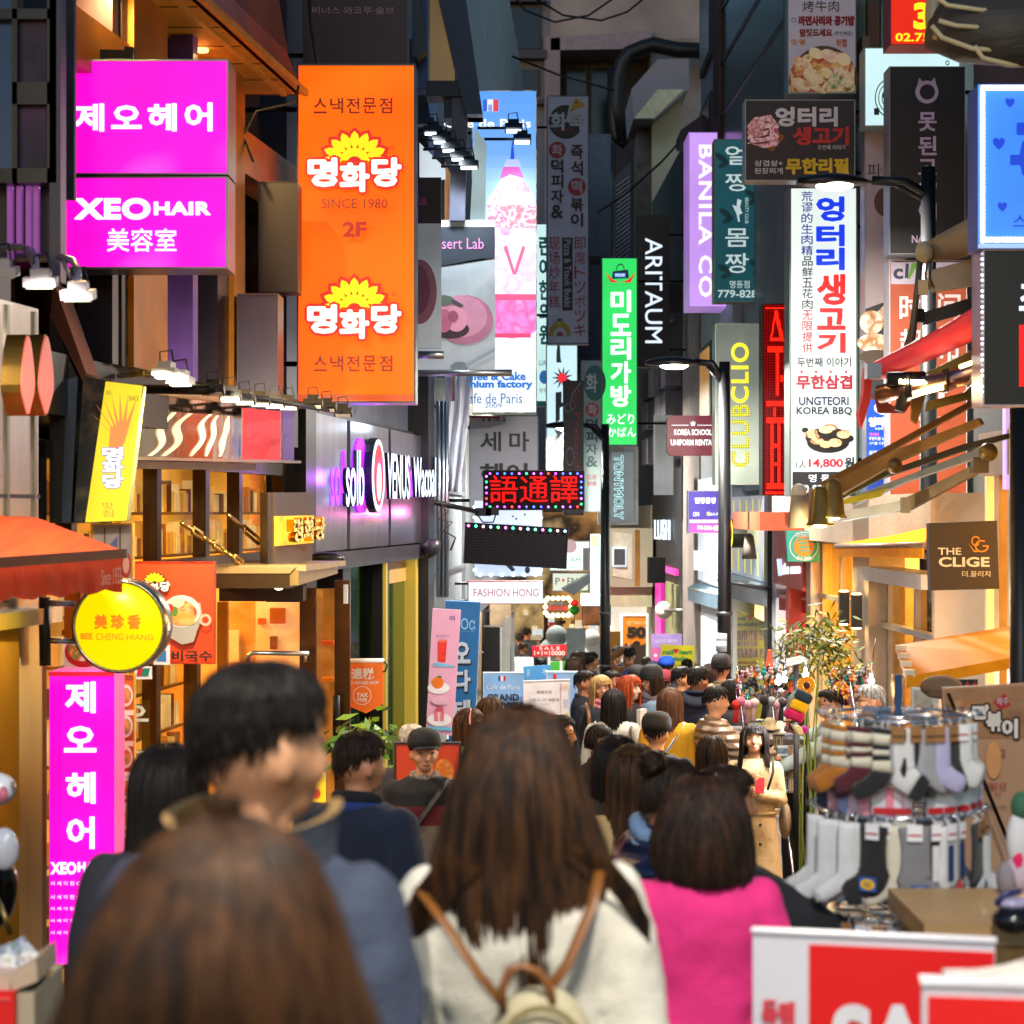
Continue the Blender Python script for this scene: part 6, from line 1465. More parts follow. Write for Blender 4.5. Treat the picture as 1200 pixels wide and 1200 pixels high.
street_lamp('street lamp added out of sight behind the hanging signs far down on the left', -.5, 39, 4.2, 1.2, .1, 0, 800)  # added lamp, brightens the far cream shop
street_lamp('unseen street lamp added beside the viewer at the near end of the street', 2.35, 1.2, 5.6, -1.6, .1, 0, 270)  # out-of-view lamp added to light the near people
street_lamp('unseen street lamp added behind the viewer on the left kerb', -2.6, -4.5, 5.6, 1.7, .1, 0, 360)  # second out-of-view lamp, added to light the near figures' backs
m = MB(); pp = P(849, 700, 23.1)
for v, h in ((748, '#c8d0d8'), (757, '#a8bcc8')): m.lathe((P(853, v, 23.2).x - .05, 23.2, P(853, v, 23.2).z), [(.083, -.06), (.084, -.06), (.084, .06), (.083, .06)], paint(h, .5), 14)
free('pole_sticker', m, 'round pale stickers on the lamp pole by the nail posters', 'sticker')
# black post with notices at the right edge
t = thing('utility_post', 'thick black post with yellow notices and graffiti at the right edge', 'post', P(1196, 1200, 10.4))
px = P(1196, 600, 10.4).x
m = MB(); m.tube([(px, 10.4, zg(10.4)), (px, 10.4, P(0, 478, 10.4).z)], .055, paint('#101114', .45, .3, .2, 4), 14); m.tube([(px - .02, 10.4, zg(10.4)), (px - .02, 10.4, P(0, 840, 10.4).z)], .07, paint('#141416', .45), 12); obj('post', m, t)
m = MB(); fr = Fr(1190, 10.32)
for a, b in ((802, 832), (873, 915)): m.rect(fr, 1186, a, 1195, b, .006, 0, paint('#d8b010', .5)); 
for a in range(4): m.rect(fr, 1187, 806 + a * 6, 1194, 809 + a * 6, .009, .006, BLACK)
m.rect(fr, 1190, 901, 1199, 912, .012, .006, WHITE); obj('notice', m, t)
m = MB(); m.text(fr, 'JAP', 1186, 842, 1201, 856, .02, paint('#b0b0b0', .5), .03, heavy=.5); m.text(fr, 'ovie', 1185, 852, 1201, 860, .02, paint('#b0b0b0', .5), .02); obj('lettering', m, t)
# ================================================================ awnings with folding arms on the right
t = thing('folded_awning', 'folded red awning with lit tubes on its arm jutting from the right', 'awning', P(1120, 430, 12.4))
m = MB(); rd_ = paint('#ff4258', .6, 0, .15, 3); 
m.tube([P(1016, 438, 12.4), P(1030, 434, 12.4), P(1100, 402, 12), P(1160, 370, 11.6), P(1230, 335, 11.2)], [.04, .06, .075, .09, .1], rd_, 12); obj('canvas', m, t)
m = MB(); m.slab(Fr(1020, 12.5), [(1014, 430), (1022, 442), (1020, 470), (1010, 502), (1006, 485), (1012, 460)], 0, -.1, paint('#d83828', .6)); m.slab(Fr(1160, 11.9), [(1085, 437), (1150, 405), (1160, 402), (1160, 420), (1150, 425), (1105, 438)], 0, -.05, paint('#6a5c0c', .6)); m.slab(Fr(1160, 12), [(1088, 470), (1130, 460), (1150, 440), (1160, 440), (1150, 464), (1086, 482)], 0, -.05, paint('#5c5008', .6)); m.slab(Fr(1080, 12.2), [(1068, 468), (1085, 462), (1080, 480), (1074, 497), (1068, 492)], 0, -.03, paint('#8a6a2c', .7)); m.slab(Fr(1040, 12.3), [(1025, 462), (1048, 476), (1070, 470), (1060, 484), (1030, 484)], 0, -.05, paint('#8a3020', .6)); obj('valance', m, t)
m = MB(); m.tube([P(1030, 462, 12), P(1065, 455, 11.9), P(1110, 447, 11.8), P(1160, 430, 11.6)], .055, steel('#9a7a78', .3), 12); m.box(P(1023, 435, 12.2), (.085, .1, .09), paint('#8494a8', .35, .4)); m.rod(P(1040, 445, 11.9), P(1084, 444, 11.9), .045, BLACK); m.tube([P(1122, 452, 11.6), P(1135, 450, 11.5), P(1140, 442, 11.5)], .008, paint('#c8a870', .4), 5)
for u in (1064, 1108): m.box(P(u, 453 if u < 1100 else 446, 11.78), (.012, .12, .13), BLACK)
m.box(P(1056, 472, 11.9), (.05, .06, .1), BLACK, ry=.3); obj('arm', m, t)
m = MB(); m.rod(P(1054, 447, 11.8), P(1083, 448, 11.8), .012, glow('#ffe8b0', 25)); m.rod(P(1070, 462, 11.75), P(1105, 453, 11.7), .016, glow('#ffd070', 25)); m.rod(P(1125, 430, 11.6), P(1150, 421, 11.5), .012, glow('#ffc870', 10)); obj('light_tube', m, t)
t = thing('parasol_cover', 'rolled greyish awning cover hanging at the top right corner', 'awning', P(1150, 60, 9.5))
m = MB(); cc_ = paint('#3a3833', .6, 0, .35, 4, .3, 14, (1, 1, 5)); 
m.tube([P(1092, 20, 9.5), P(1096, 18, 9.5), P(1106, 26, 9.5), P(1130, 34, 9.4), P(1230, 38, 9.2)], [.03, .09, .12, .13, .14], cc_, 16, flat=1.2); m.tube([P(1090, 8, 9.5), P(1100, 6, 9.5), P(1150, 2, 9.4), P(1240, -4, 9.2)], [.04, .07, .09, .1], paint('#6a6454', .6, 0, .2, 3), 12)
m.slab(Fr(1150, 9.4), [(1140, 52), (1200, 58), (1240, 58), (1240, 76), (1185, 76), (1150, 68)], 0, -.06, paint('#4a473f', .6)); obj('canvas', m, t)
m = MB()
for pts in ([(1092, 30), (1104, 44), (1140, 57), (1190, 60), (1240, 62)], [(1100, -2), (1110, 6), (1150, 12), (1240, 14)], [(1100, 24), (1120, 30), (1160, 33), (1240, 36)], [(1142, 54), (1152, 68), (1186, 76), (1240, 77)]): m.tube([P(u, v, 9.24) for u, v in pts], .011, paint('#cbbf98', .5), 6)
obj('piping', m, t)
m = MB(); m.ell(P(1093, 18, 9.45), (.035, .05, .13), paint('#9a947c', .5)); m.tube([P(1094, 42, 9.4), P(1130, 60, 9.35), P(1230, 62, 9.2)], .014, paint('#b0a070', .4, .4), 6); obj('end_cap', m, t)
t = thing('folded_awning', 'beige folded awning with white hinge cover under the blue heart sign', 'awning', P(1110, 320, 12.6))
m = MB(); m.tube([P(1086, 296, 12.6), P(1120, 285, 12.5), P(1160, 268, 12.3), P(1230, 240, 12)], [.06, .1, .12, .13], paint('#8a8068', .6, 0, .15, 3), 12); m.slab(Fr(1120, 12.5), [(1086, 318), (1150, 300), (1240, 282), (1240, 330), (1150, 333), (1096, 341)], 0, -.1, paint('#a89c80', .6)); obj('canvas', m, t)
m = MB(); m.ell(P(1083, 296, 12.5), (.055, .06, .07), paint('#a8a080', .5)); m.box(P(1081, 337, 12.5), (.06, .05, .09), paint('#d0bc90', .5)); m.tube([P(1079, 300, 12.5), P(1074, 345, 12.5), P(1070, 385, 12.5), P(1064, 412, 12.45)], [.02, .018, .024, .035], paint('#5a554a', .5, .4), 8); m.tube([P(1090, 300, 12.5), P(1087, 325, 12.5), P(1092, 338, 12.5)], .02, steel('#a8a498'), 8); m.slab(Fr(1100, 12.7), [(1082, 366), (1150, 345), (1240, 320), (1240, 345), (1150, 362), (1083, 381)], 0, -.05, paint('#25262a', .5)); m.box(P(1078, 370, 12.55), (.05, .06, .08), BLACK); obj('arm', m, t)
t = thing('folding_arm_awning', 'olive brown folding arms of a half open awning with lamps at its tip', 'awning', P(1050, 560, 13))
m = MB(); ob = paint('#927040', .4, .4, .15, 3)
def bar(a, b, w_, mat): m.tube([a, b], w_, mat, 4)
m.slab(Fr(1000, 12.7, 1150, 12.2), [(962, 571), (1047, 528), (1146, 490), (1150, 497), (1048, 543), (966, 590)], 0, -.05, ob); m.slab(Fr(1000, 12.9, 1150, 12.4), [(960, 566), (1136, 470), (1138, 476), (968, 571)], 0, -.04, paint('#7a5a30', .4, .4))
m.box(P(955, 580, 12.8), (.07, .07, .08), paint('#a09070', .4, .3)); m.ell(P(1048, 546, 12.5), (.05, .05, .05), paint('#5a4420', .4, .4)); obj('arm', m, t)
m = MB(); m.slab(Fr(1000, 13.0, 1150, 12.5), [(968, 572), (1048, 540), (1050, 552), (985, 585)], 0, -.02, paint('#5a5a1c', .7)); obj('canvas', m, t)
for nm, (u, v), lab in (('bulb', (961, 606), 0), ('bulb', (976, 597), 1)):
    m = MB(); p = P(u, v, 12.6); m.lathe(p, [(.022, .19), (.05, .16), (.075, -.03), (.09, -.05), (.085, -.052), (.0, .0)], paint('#6a5c2c', .4, .4), 16); o = obj('lamp_shade', m, t); m = MB(); m.ell(p - Vector((0, 0, .04)), (.05, .05, .025), glow('#fff0b0', 40)); obj('bulb', m, o)
ld = bpy.data.lights.new('stall_lamp', 'POINT'); ld.energy = 60; ld.shadow_soft_size = .06; ld.color = (1, .78, .45); lo = bpy.data.objects.new('stall_lamp_light', ld); COL.objects.link(lo); lo.location = P(962, 618, 12.55)
m = MB(); p = P(936, 600, 13); m.lathe(p, [(.03, .12), (.05, .1), (.07, -.1), (0, -.1)], paint('#8a8470', .5), 12); m.ell(p + Vector((0, 0, .13)), .05, paint('#d8d4c8', .5)); free('shade_lamp', m, 'grey lamp shade under a white knob beside the lit stall lamp', 'lamp')
t = thing('folding_arm_awning', 'white folding arms of the lower awning right of the olive one', 'awning', P(1100, 570, 13.5))
m = MB(); wm_ = paint('#c8d4dc', .4, .3)
m.slab(Fr(1000, 13.6, 1150, 12.9), [(982, 600), (1060, 586), (1063, 597), (984, 611)], 0, -.05, wm_); m.slab(Fr(1000, 13.6, 1150, 12.9), [(1060, 584), (1140, 545), (1146, 553), (1064, 598)], 0, -.05, paint('#7a6e5a', .4, .3)); m.slab(Fr(1000, 13.9, 1150, 13.2), [(990, 585), (1150, 524), (1152, 534), (1060, 565), (1000, 592)], 0, -.05, paint('#8a98a4', .4, .3)); m.box(P(1061, 592, 13.1), (.05, .08, .1), paint('#7a7468', .4, .4)); m.box(P(1148, 545, 12.9), (.1, .08, .1), paint('#6a6450', .4, .5)); m.ell(P(1158, 530, 12.8), (.06, .06, .06), paint('#7a6a38', .4, .5)); m.slab(Fr(1080, 13.3, 1180, 12.8), [(1010, 562), (1130, 520), (1180, 508), (1180, 514), (1130, 528), (1012, 568)], 0, -.03, paint('#2a2620', .5)); obj('arm', m, t)
m = MB(); m.slab(Fr(1000, 13.8, 1150, 13.1), [(968, 595), (985, 586), (1040, 572), (1030, 582), (985, 592)], 0, -.02, paint('#a89c1c', .6)); obj('canvas', m, t)
# ribbed yellow awning box
t = thing('yellow_awning', 'bright yellow ribbed awning slanting out at right above the sock rack', 'awning', P(1120, 770, 11.5))
ya = paint('#f0aa00', .85, 0, .08, 4, spec=.05)
m = MB(); A, B, C_, D_ = P(1050, 756, 11.3), P(1200, 731, 12.3), P(1200, 768, 11.3), P(1062, 793, 10.7)
for i in range(5):
    f0, f1 = i / 5, (i + .88) / 5
    m.prism([A.lerp(D_, f0), B.lerp(C_, f0), B.lerp(C_, f1), A.lerp(D_, f1)], (0, 0, -.03), ya)
m.prism([A, B, C_, D_], (0, .005, -.025), paint('#d08800', .5)); obj('canvas', m, t)
m = MB(); m.prism([D_, C_, C_ - Vector((0, 0, .06)), D_ - Vector((0, 0, .06))], (0, .02, 0), paint('#b88a04', .5)); obj('valance', m, t)
m = MB()
for i in range(4): m.box(A.lerp(D_, .1 + i * .26) + Vector((.02, -.01, .0)), (.05, .06, .035), paint('#e8dcc0', .4))
obj('bracket', m, t)
# warm shopfront pieces at the right edge
t = thing('right_shop_building', 'narrow warm lit shop front at the right edge behind the black post', 'building', RA.wz(1170, zg(14)))
m = MB(); m.slabz(RA, 1096, 1400, 2.6, 8, -.3, -4, paint('#2a2a2e', .6)); obj('wall', m, t)
m = MB(); m.slabz(RA, 1096, 1400, -1.4, 2.6, -2.2, -2.4, mottle(['#c8a060', '#e8d0a0', '#8a6a3c'], 1, .3)); obj('shop_room', m, t)
m = MB()
for u in (1165, 1180, 1240, 1320): m.slabz(RA, u, u + 6, -1.4, 2.6, 0, -.15, paint('#b89050', .45, .2))
m.slabz(RA, 1150, 1400, 2.3, 2.6, .02, -.2, paint('#8a6a38', .4)); obj('window_frame', m, t)
m = MB(); m.slabz(RA, 1180, 1184, 2.2, 2.75, .03, -.1, glow('#c8a8e8', .8, .3)); m.slabz(RA, 1188, 1193, 2.15, 2.75, .03, -.1, glow('#f0c850', .8)); obj('lit_panel', m, t)
interior(t, RA, 1110, 1400, 2.5, 2.2, paint('#e0c08a', .6), WARM, 10, shelves=['#c8b090', '#a03020', '#e8dcc0', '#d0a020'], seed=8)
# overhead cables
for lab, pts in (('drooping black cable near the top before the concrete building', [(600, -8), (615, 12), (650, 26), (690, 18), (722, -4)]), ('second drooping cable crossing the top behind the first', [(620, -6), (660, 18), (705, 24), (735, 14), (760, -6)]), ('thin cable slanting from the tall cafe sign to the dark duct', [(600, 66), (655, 88), (720, 106)]), ('thin cable from the louvred box up to the lilac sign', [(700, 250), (735, 226), (775, 190), (822, 138)])):
    m = MB(); m.tube([P(u, v, 40) for u, v in pts], .022, WIRE, 5); free('cable', m, lab, 'cable')
for lab, pts, d, r_ in (('tangled wires on the steel posts left of the grey Korean sign', [(516, 590), (525, 600), (515, 608), (530, 612), (520, 622), (534, 630), (528, 645)], 24, .012), ('dangling wire in front of the ochre columns', [(297, 190), (285, 160), (300, 130), (345, 120), (350, 100)], 15.4, .01), ('wire hanging down beside the maroon sign', [(362, -10), (364, 30), (372, 75)], 16.2, .012)):
    m = MB(); m.tube([P(u, v, d) for u, v in pts], r_, WIRE, 5); free('wire', m, lab, 'wire')
m = MB(); 
for u in (514, 519, 523): m.rod(P(u, 470, 24.4), P(u, 700, 24.4), .03, steel('#a8b0bc', .3))
free('steel_post', m, 'bundle of thin steel posts beside the plastic sheet', 'post')
# ================================================================ sock stand, boxes and stalls
def rackring(m, c, r, z, mat, a=0.): 
    m.tube([Vector((c.x + r * math.cos(k * math.pi / 16), c.y + r * math.sin(k * math.pi / 16), z)) for k in range(33)], .006, mat, 6, cap=False)
SD = 6.0
cR = P(1052, 600, SD); zt = [P(0, 838, SD).z, P(0, 946, SD).z, P(0, 1066, SD).z]
chrome = steel('#c8c8cc', .15)
t = thing('sock_stand', 'round chrome three tier stand hung with socks at the lower right', 'stand', (cR.x, SD, zg(SD)))
m = MB(); m.tube([(cR.x, SD, zg(SD)), (cR.x, SD, P(0, 790, SD).z)], .016, chrome, 12); m.lathe((cR.x, SD, zg(SD)), [(0, .0), (.26, 0), (.26, .02), (.03, .04), (0, .04)], BLACK, 24); m.lathe((cR.x, SD, P(0, 955, SD).z), [(.016, -.03), (.03, -.025), (.03, .03), (.016, .035)], chrome, 14); obj('pole', m, t)
for z, r in zip(zt, (.21, .235, .2)):
    m = MB(); rackring(m, cR, r, z, chrome); rackring(m, cR, r * .55, z + .004, chrome)
    for k in range(6): m.rod((cR.x, SD, z), (cR.x + r * math.cos(k * math.pi / 3), SD + r * math.sin(k * math.pi / 3), z), .005, chrome, 6)
    for k in range(28):
        a = 2 * math.pi * k / 28
        p = Vector((cR.x + r * math.cos(a), SD + r * math.sin(a), z)); q = p + Vector((.012 * math.cos(a), .012 * math.sin(a), 0))
        m.tube([p, q + Vector((0, 0, .012)), q + Vector((.02 * math.cos(a), .02 * math.sin(a), .008))], .003, chrome, 4)
    obj('ring', m, t)
def sockmesh(mb, p, ang, h, wd, segs, foot=1., flip=1, thick=.0075):
    """a sock hanging from p, its flat side facing the direction ang; segs: [(share of length, material)]"""
    path = []
    for i in range(15):
        f = i / 14
        if f < .6: x, z = .004 * math.sin(f * 5), -h * f * 1.05
        else:
            g = (f - .6) / .4; x, z = h * .40 * foot * g ** 1.25, -h * (.63 + .37 * g * (1.05 - .25 * g))
        path.append((x * flip, z, wd * (1 - .12 * math.sin(min(f / .55, 1) * math.pi) + (.12 if .5 < f < .75 else 0)) * (1 if f < .62 else .9 if f < .93 else .68)))
    e = Vector((-math.sin(ang), math.cos(ang), 0)); n = Vector((math.cos(ang), math.sin(ang), 0))
    p = Vector(p); rings = []
    for i, (x, z, w_) in enumerate(path):
        a = Vector((path[min(i + 1, 14)][0] - path[max(i - 1, 0)][0], path[min(i + 1, 14)][1] - path[max(i - 1, 0)][1])).normalized()
        px_, pz_ = -a.y, a.x
        ring = []
        for k in range(10):
            th = 2 * math.pi * k / 10
            ring.append(p + e * (x + px_ * w_ / 2 * math.cos(th)) + Vector((0, 0, z + pz_ * w_ / 2 * math.cos(th))) + n * (thick * math.sin(th) * (.7 if i in (0, 14) else 1)))
        rings.append(ring)
    i0 = 0; acc = 0
    for sh, mat in segs:
        acc += sh; i1 = min(14, round(acc * 14))
        if i1 > i0: mb.loft(rings[i0:i1 + 1], mat, cap=True); i0 = i1
    return rings
rnd_s = random.Random(3)
def knit(h): return paint(h, .9, 0, .12, 12, .35, 220, sheen=.2)
kraft = paint('#8a6238', .8); wtag = paint('#d8d8dc', .5)
def stripes(a, b, foot, n=5):
    s_ = [(.09, a)]
    for i in range(n): s_.append((.09, b if i % 2 == 0 else a))
    return s_ + [(.5, foot)]
def sock(label, tier, u, h, wd, segs, tag=None, badge=None, group='socks hanging on the round chrome stand', foot=1, flip=1, rr=0, v=None, lean=0):
    r = (.225, .25, .215)[tier] + rr; wd *= 1.4; h *= rnd_s.uniform(.93, 1.06); lean += rnd_s.uniform(-.35, .35)
    x = (u - 600) / F * SD - cR.x
    x = max(-r * .985, min(r * .985, x))
    y = -math.sqrt(max(0, r * r - x * x))
    p = Vector((cR.x + x, SD + y, zt[tier] - .016))
    u2 = x / r
    ang = -math.pi / 2 + u2 * .9 + lean
    tt = thing('sock', label, 'sock', p, 0, group)
    m = MB(); sockmesh(m, p, ang, h, wd, segs, foot, flip); obj('knit', m, tt)
    e = Vector((-math.sin(ang), math.cos(ang), 0)); n = Vector((math.cos(ang), math.sin(ang), 0))
    if tag:
        m = MB(); q = p + n * .014; m.prism([q - e * wd * .23 + Vector((0, 0, .008)), q + e * wd * .23 + Vector((0, 0, .008)), q + e * wd * .23 - Vector((0, 0, .038)), q - e * wd * .23 - Vector((0, 0, .038))], n * .002, tag)
        q2 = q + n * .004
        m.prism([q2 - e * wd * .2 - Vector((0, 0, .018)), q2 + e * wd * .2 - Vector((0, 0, .018)), q2 + e * wd * .2 - Vector((0, 0, .023)), q2 - e * wd * .2 - Vector((0, 0, .023))], n * .0005, paint('#b03040', .6) if tag is wtag else paint('#3a2614', .6)); obj('header_card', m, tt)
    m = MB(); m.tube([p + Vector((0, 0, -.002)), p + Vector((0, 0, .014)), p - n * .012 + Vector((0, 0, .022))], .0025, paint('#d0d0d4', .3), 5); obj('hook', m, tt)
    if badge:
        m = MB(); q = p + n * .0125 + e * (h * .06 * flip) - Vector((0, 0, h * .74))
        kind = badge[0]
        if kind == 'oval':
            m.prism([q + e * .026 * sx_ + Vector((0, 0, sz_ * .02)) for sx_, sz_ in ((-1, 1), (1, 1), (1, -1), (-1, -1))], n * .002, paint('#20509a', .7))
            q = q + n * .003; m.add([q + e * .022 * math.cos(a) + Vector((0, 0, .015 * math.sin(a))) for a in [k * math.pi / 8 for k in range(16)]], [tuple(range(16))], paint('#e0b010', .7))
            q = q + n * .001
            for dx in (-.009, -.002, .006): m.prism([q + e * (dx - .0015) + Vector((0, 0, .008)), q + e * (dx + .0015) + Vector((0, 0, .008)), q + e * (dx + .002) - Vector((0, 0, .008)), q + e * (dx - .001) - Vector((0, 0, .008))], n * .0003, paint('#1c2c60', .7))
        elif kind == 'text':
            q = p + n * .0125 - Vector((0, 0, h * .42))
            m.prism([q - e * .011 + Vector((0, 0, .05)), q + e * .011 + Vector((0, 0, .05)), q + e * .011 - Vector((0, 0, .05)), q - e * .011 - Vector((0, 0, .05))], n * .0015, badge[1])
        obj('badge', m, tt)
    return tt
kW, kB, kG, kLG, kL, kM, kBu, kN, kT = knit('#cfcfd0'), knit('#17171a'), knit('#77777b'), knit('#98989e'), knit('#a8a4c8'), knit('#a8640c'), knit('#4a0c1c'), knit('#15181f'), knit('#26323a')
cream = knit('#d0c8b4'); redk = knit('#a81420')
T0 = [('mustard and cream striped sock with a mustard foot, first from the left on top tier', 968, .205, .045, stripes(kM, cream, kM), kraft, 0, -1), ('second mustard striped sock just behind the first', 974, .2, .042, stripes(kM, cream, kM), kraft, .012, -1),
      ('burgundy and cream striped sock between mustard and black striped ones', 990, .205, .045, stripes(kBu, cream, kBu), kraft, 0, -1), ('second burgundy striped sock', 997, .2, .043, stripes(kBu, cream, kBu), kraft, .012, -1),
      ('black and cream striped sock on the top tier', 1011, .19, .045, stripes(kB, cream, kB), kraft, 0, -1), ('second black and cream striped sock behind the first', 1018, .19, .04, stripes(kB, cream, kB), kraft, .012, -1),
      ('slim pale grey sock between striped and white ones on the top tier', 1025, .19, .036, [(1, kLG)], kraft, 0, -1), ('broad plain white sock with kraft card on the top tier', 1037, .185, .062, [(.88, kW), (.12, kB)], kraft, 0, 1), ('black sock with white toe stripes and kraft card on the top tier', 1053, .185, .055, [(.7, kB), (.06, kW), (.06, kB), (.06, kW), (.2, kB)], kraft, 0, 1),
      ('pale grey sock with kraft card right of the first black one', 1069, .18, .048, [(1, kLG)], kraft, 0, 1), ('lilac sock with kraft card on the top tier', 1083, .175, .046, [(1, kL)], kraft, 0, 1), ('black sock with a wide kraft card on the right of the top tier', 1097, .17, .055, [(1, kB)], kraft, 0, 1), ('white sock with a white card right of the black one', 1110, .17, .058, [(1, kW)], wtag, 0, 1), ('last white sock with lettered card at the right end of the top tier', 1122, .16, .06, [(1, kW)], wtag, 0, 1)]
for i, (lab, u, h, w_, sg, tg, rr_, fl) in enumerate(T0): sock(lab, 0, u, h, w_, sg, tg if i > 6 else None, rr=rr_, flip=fl)
T1 = [('plain white sock, first from the left on the middle tier', 951, .235, .042, [(1, kW)], None, None, 0, -1), ('plain white sock, second from the left on the middle tier', 961, .24, .042, [(1, kW)], None, None, .012, -1), ('white sock with a small teal label near its toe', 970, .235, .04, [(1, kW)], None, None, 0, -1), ('white sock fourth from the left on the middle tier', 980, .235, .038, [(1, kW)], None, None, .014, -1), ('white sock just left of the black one with yellow badge', 990, .23, .036, [(1, kW)], None, None, 0, -1),
      ('black sock with a yellow oval badge on a blue square', 1007, .235, .062, [(1, kB)], wtag, ('oval',), .02, -1), ('off white sock behind the black badge sock', 1022, .23, .042, [(1, cream)], wtag, None, .0, -1), ('off white sock next to the grey badge sock', 1031, .23, .04, [(1, cream)], None, None, .012, -1), ('grey sock with a yellow oval badge on a blue square', 1050, .245, .066, [(1, kG)], wtag, ('oval',), .024, 1),
      ('black sock with white lettering down its side', 1073, .25, .046, [(.86, kB), (.14, redk)], wtag, ('text', paint('#c8c8cc', .7)), .02, 1), ('white sock with a navy lettered patch and red toe band', 1089, .24, .054, [(.7, kW), (.16, redk), (.14, kW)], wtag, ('text', paint('#1c3060', .7)), .02, 1), ('grey sock with a navy lettered patch', 1104, .23, .04, [(1, kLG)], wtag, ('text', paint('#1c3060', .7)), .006, 1),
      ('navy black sock with three white toe stripes and kraft card', 1127, .24, .064, [(.62, kN), (.07, kW), (.05, kN), (.07, kW), (.05, kN), (.07, kW), (.1, kN)], kraft, None, .02, 1), ('white sock right of the striped navy one', 1140, .245, .05, [(1, kW)], kraft, None, .0, 1), ('dark teal grey sock with three white toe stripes at the right end', 1150, .235, .05, [(.62, kT), (.07, kW), (.05, kT), (.07, kW), (.05, kT), (.07, kW), (.1, kT)], kraft, None, -.01, 1)]
for lab, u, h, w_, sg, tg, bd, rr_, fl in T1: sock(lab, 1, u, h, w_, sg, tg, bd, rr=rr_, flip=fl)
for i, (u, h) in enumerate(((960, '#c8ccd0'), (972, '#b8bcc4'), (986, '#203a70'), (1000, '#c0c4cc'), (1014, '#284078'), (1030, '#8a6238'), (1048, '#c0c4c8'), (1066, '#202024'), (1084, '#c8a020'), (1100, '#d0d0d4'))):
    sock(('pale', 'greyish', 'navy', 'off white', 'blue', 'kraft brown', 'white', 'black', 'yellow', 'light grey')[i] + ' sock on the lowest tier of the chrome stand', 2, u, .19, .05, [(1, knit(h))], wtag if i % 2 else kraft)
for i, (u, h) in enumerate(((975, '#c8c8c8'), (1000, '#303034'), (1020, '#a8a8ac'), (1046, '#c8c4bc'), (1066, '#1c1c20'), (1090, '#b8b8c0'), (1110, '#606068'), (1128, '#d0d0d4'))):
    sock(('white', 'charcoal', 'ash grey', 'ivory', 'black', 'silver', 'slate grey', 'bright white')[i] + ' sock half hidden in the inner row of the middle tier', 1, u, .225, .05, [(1, knit(h))], rr=-.07, flip=1 if u > 1050 else -1)
# carded small packs between the tiers
for i, u in enumerate((962, 972, 982, 992, 1003, 1020, 1035, 1044, 1082, 1098, 1118, 1130, 1142)):
    a = (u - 1052) / 98; r = .24
    x = max(-.235, min(.235, (u - 600) / F * SD - cR.x)); p = Vector((cR.x + x, SD - math.sqrt(r * r - x * x) + .06, P(0, 930, SD).z))
    col = ('#2c3048', '#a87888', '#8090b8', '#c0a0b0', '#d890a0', '#c8c8d0', '#d88098', '#d8d0d8', '#c8d0d8', '#d8d8dc', '#d0e0e4', '#d8d8dc', '#d8d0dc')[i]
    m = MB(); m.box(p, (.05 if i > 4 else .03, .01, .09), paint(col, .35), rz=a * .8); 
    if i > 4: m.box(p - Vector((0, .008, .025)), (.046, .004, .018), paint('#b81824', .5), rz=a * .8)
    m.box(p + Vector((0, 0, .052)), (.01, .006, .016), chrome)
    free('sock_pack', m, ('navy', 'dusty pink', 'pale blue', 'mauve', 'salmon', 'white and red', 'pink', 'greyish white and red', 'blue white and red', 'white red banded', 'mint white and red', 'plain white red banded', 'last lilac white')[i] + ' small sock pack hanging between the two upper tiers', 'sock pack', 'small sock packs between the tiers')
# SALE cartons in front
def carton(name, label, d, u0, u1, v0, yaw, depth, red, items, wu=None, group=None):
    fr = Fr(u0, d, u1, d + yaw)
    t = thing(name, label, 'box', fr.w((u0 + u1) / 2, 1350, -depth / 2), 0, group)
    zb = zg(d); 
    m = MB(); wp = paint('#c9c9d2', .45, 0, .05, 3)
    z1 = fr.z(u0, v0)
    m.slabz(fr, u0, u1, zb, z1, -.004, -depth, wp); m.slabz(fr, u0 - 2, u1 + 2, z1, z1 + .004, .003, -depth - .003, paint('#d4d4dc', .4)); obj('carton', m, t)
    m = MB(); m.slabz(fr, wu or u0, u1 - 1, zb + .02, z1 - .02, .0, -.004, red); obj('red_panel', m, t)
    L = MB()
    for a in items: L.text(fr, a[0], a[1], a[2], a[3], a[4], .003, a[5], .03, heavy=a[6])
    if L.f: obj('lettering', L, t)
    return t
redb = paint('#d00810', .42, 0, .06, 2)
wl_ = paint('#d8d8e0', .5)
carton('sale_box', 'red and white carton with big SALE lettering at the lower right', 4.1, 882, 1166, 1092, -.1, .03, redb, [('SALE', 977, 1178, 1180, 1262, wl_, 3), ('득', 893, 1172, 911, 1205, paint('#c83848', .5), 1.2), ('템', 913, 1174, 931, 1205, paint('#c83848', .5), 1.2)], wu=948)
carton('sale_box', 'nearer red carton in the bottom right corner with papers on it', 3.4, 1081, 1330, 1153, -.05, .05, redb, [], wu=1087)
m = MB()
for i in range(5): m.box(P(1178 + i * 9, 1146 - i * 2, 3.6), (.2, .12, .006), mottle(['#c8b8a0', '#d8d4d0', '#a07858'], 12), rz=.2 * i)
free('flyer_stack', m, 'untidy stack of flyers on the nearer red carton', 'flyers')
t = thing('wooden_counter', 'pale wooden stall counter edge behind the SALE carton', 'counter', (P(1160, 600, 5.2).x, 5.2, zg(5.2)))
m = MB(); wd_ = paint('#a8865a', .5, 0, .25, 3, .1, 30, (.3, 1, 5)); m.rect(Fr(1100, 5.2), 1083, 1083, 1330, 1108, 0, -.5, wd_); obj('top', m, t)
m = MB(); m.rect(Fr(1100, 5.2), 1095, 1109, 1320, 1400, -.02, -.45, paint('#8a6a38', .6, 0, .25, 3, .1, 30, (4, 1, .4))); obj('front', m, t)
t = thing('handbag', 'glossy black sling bag with white and violet panels on the counter', 'bag', P(1185, 1090, 5.1))
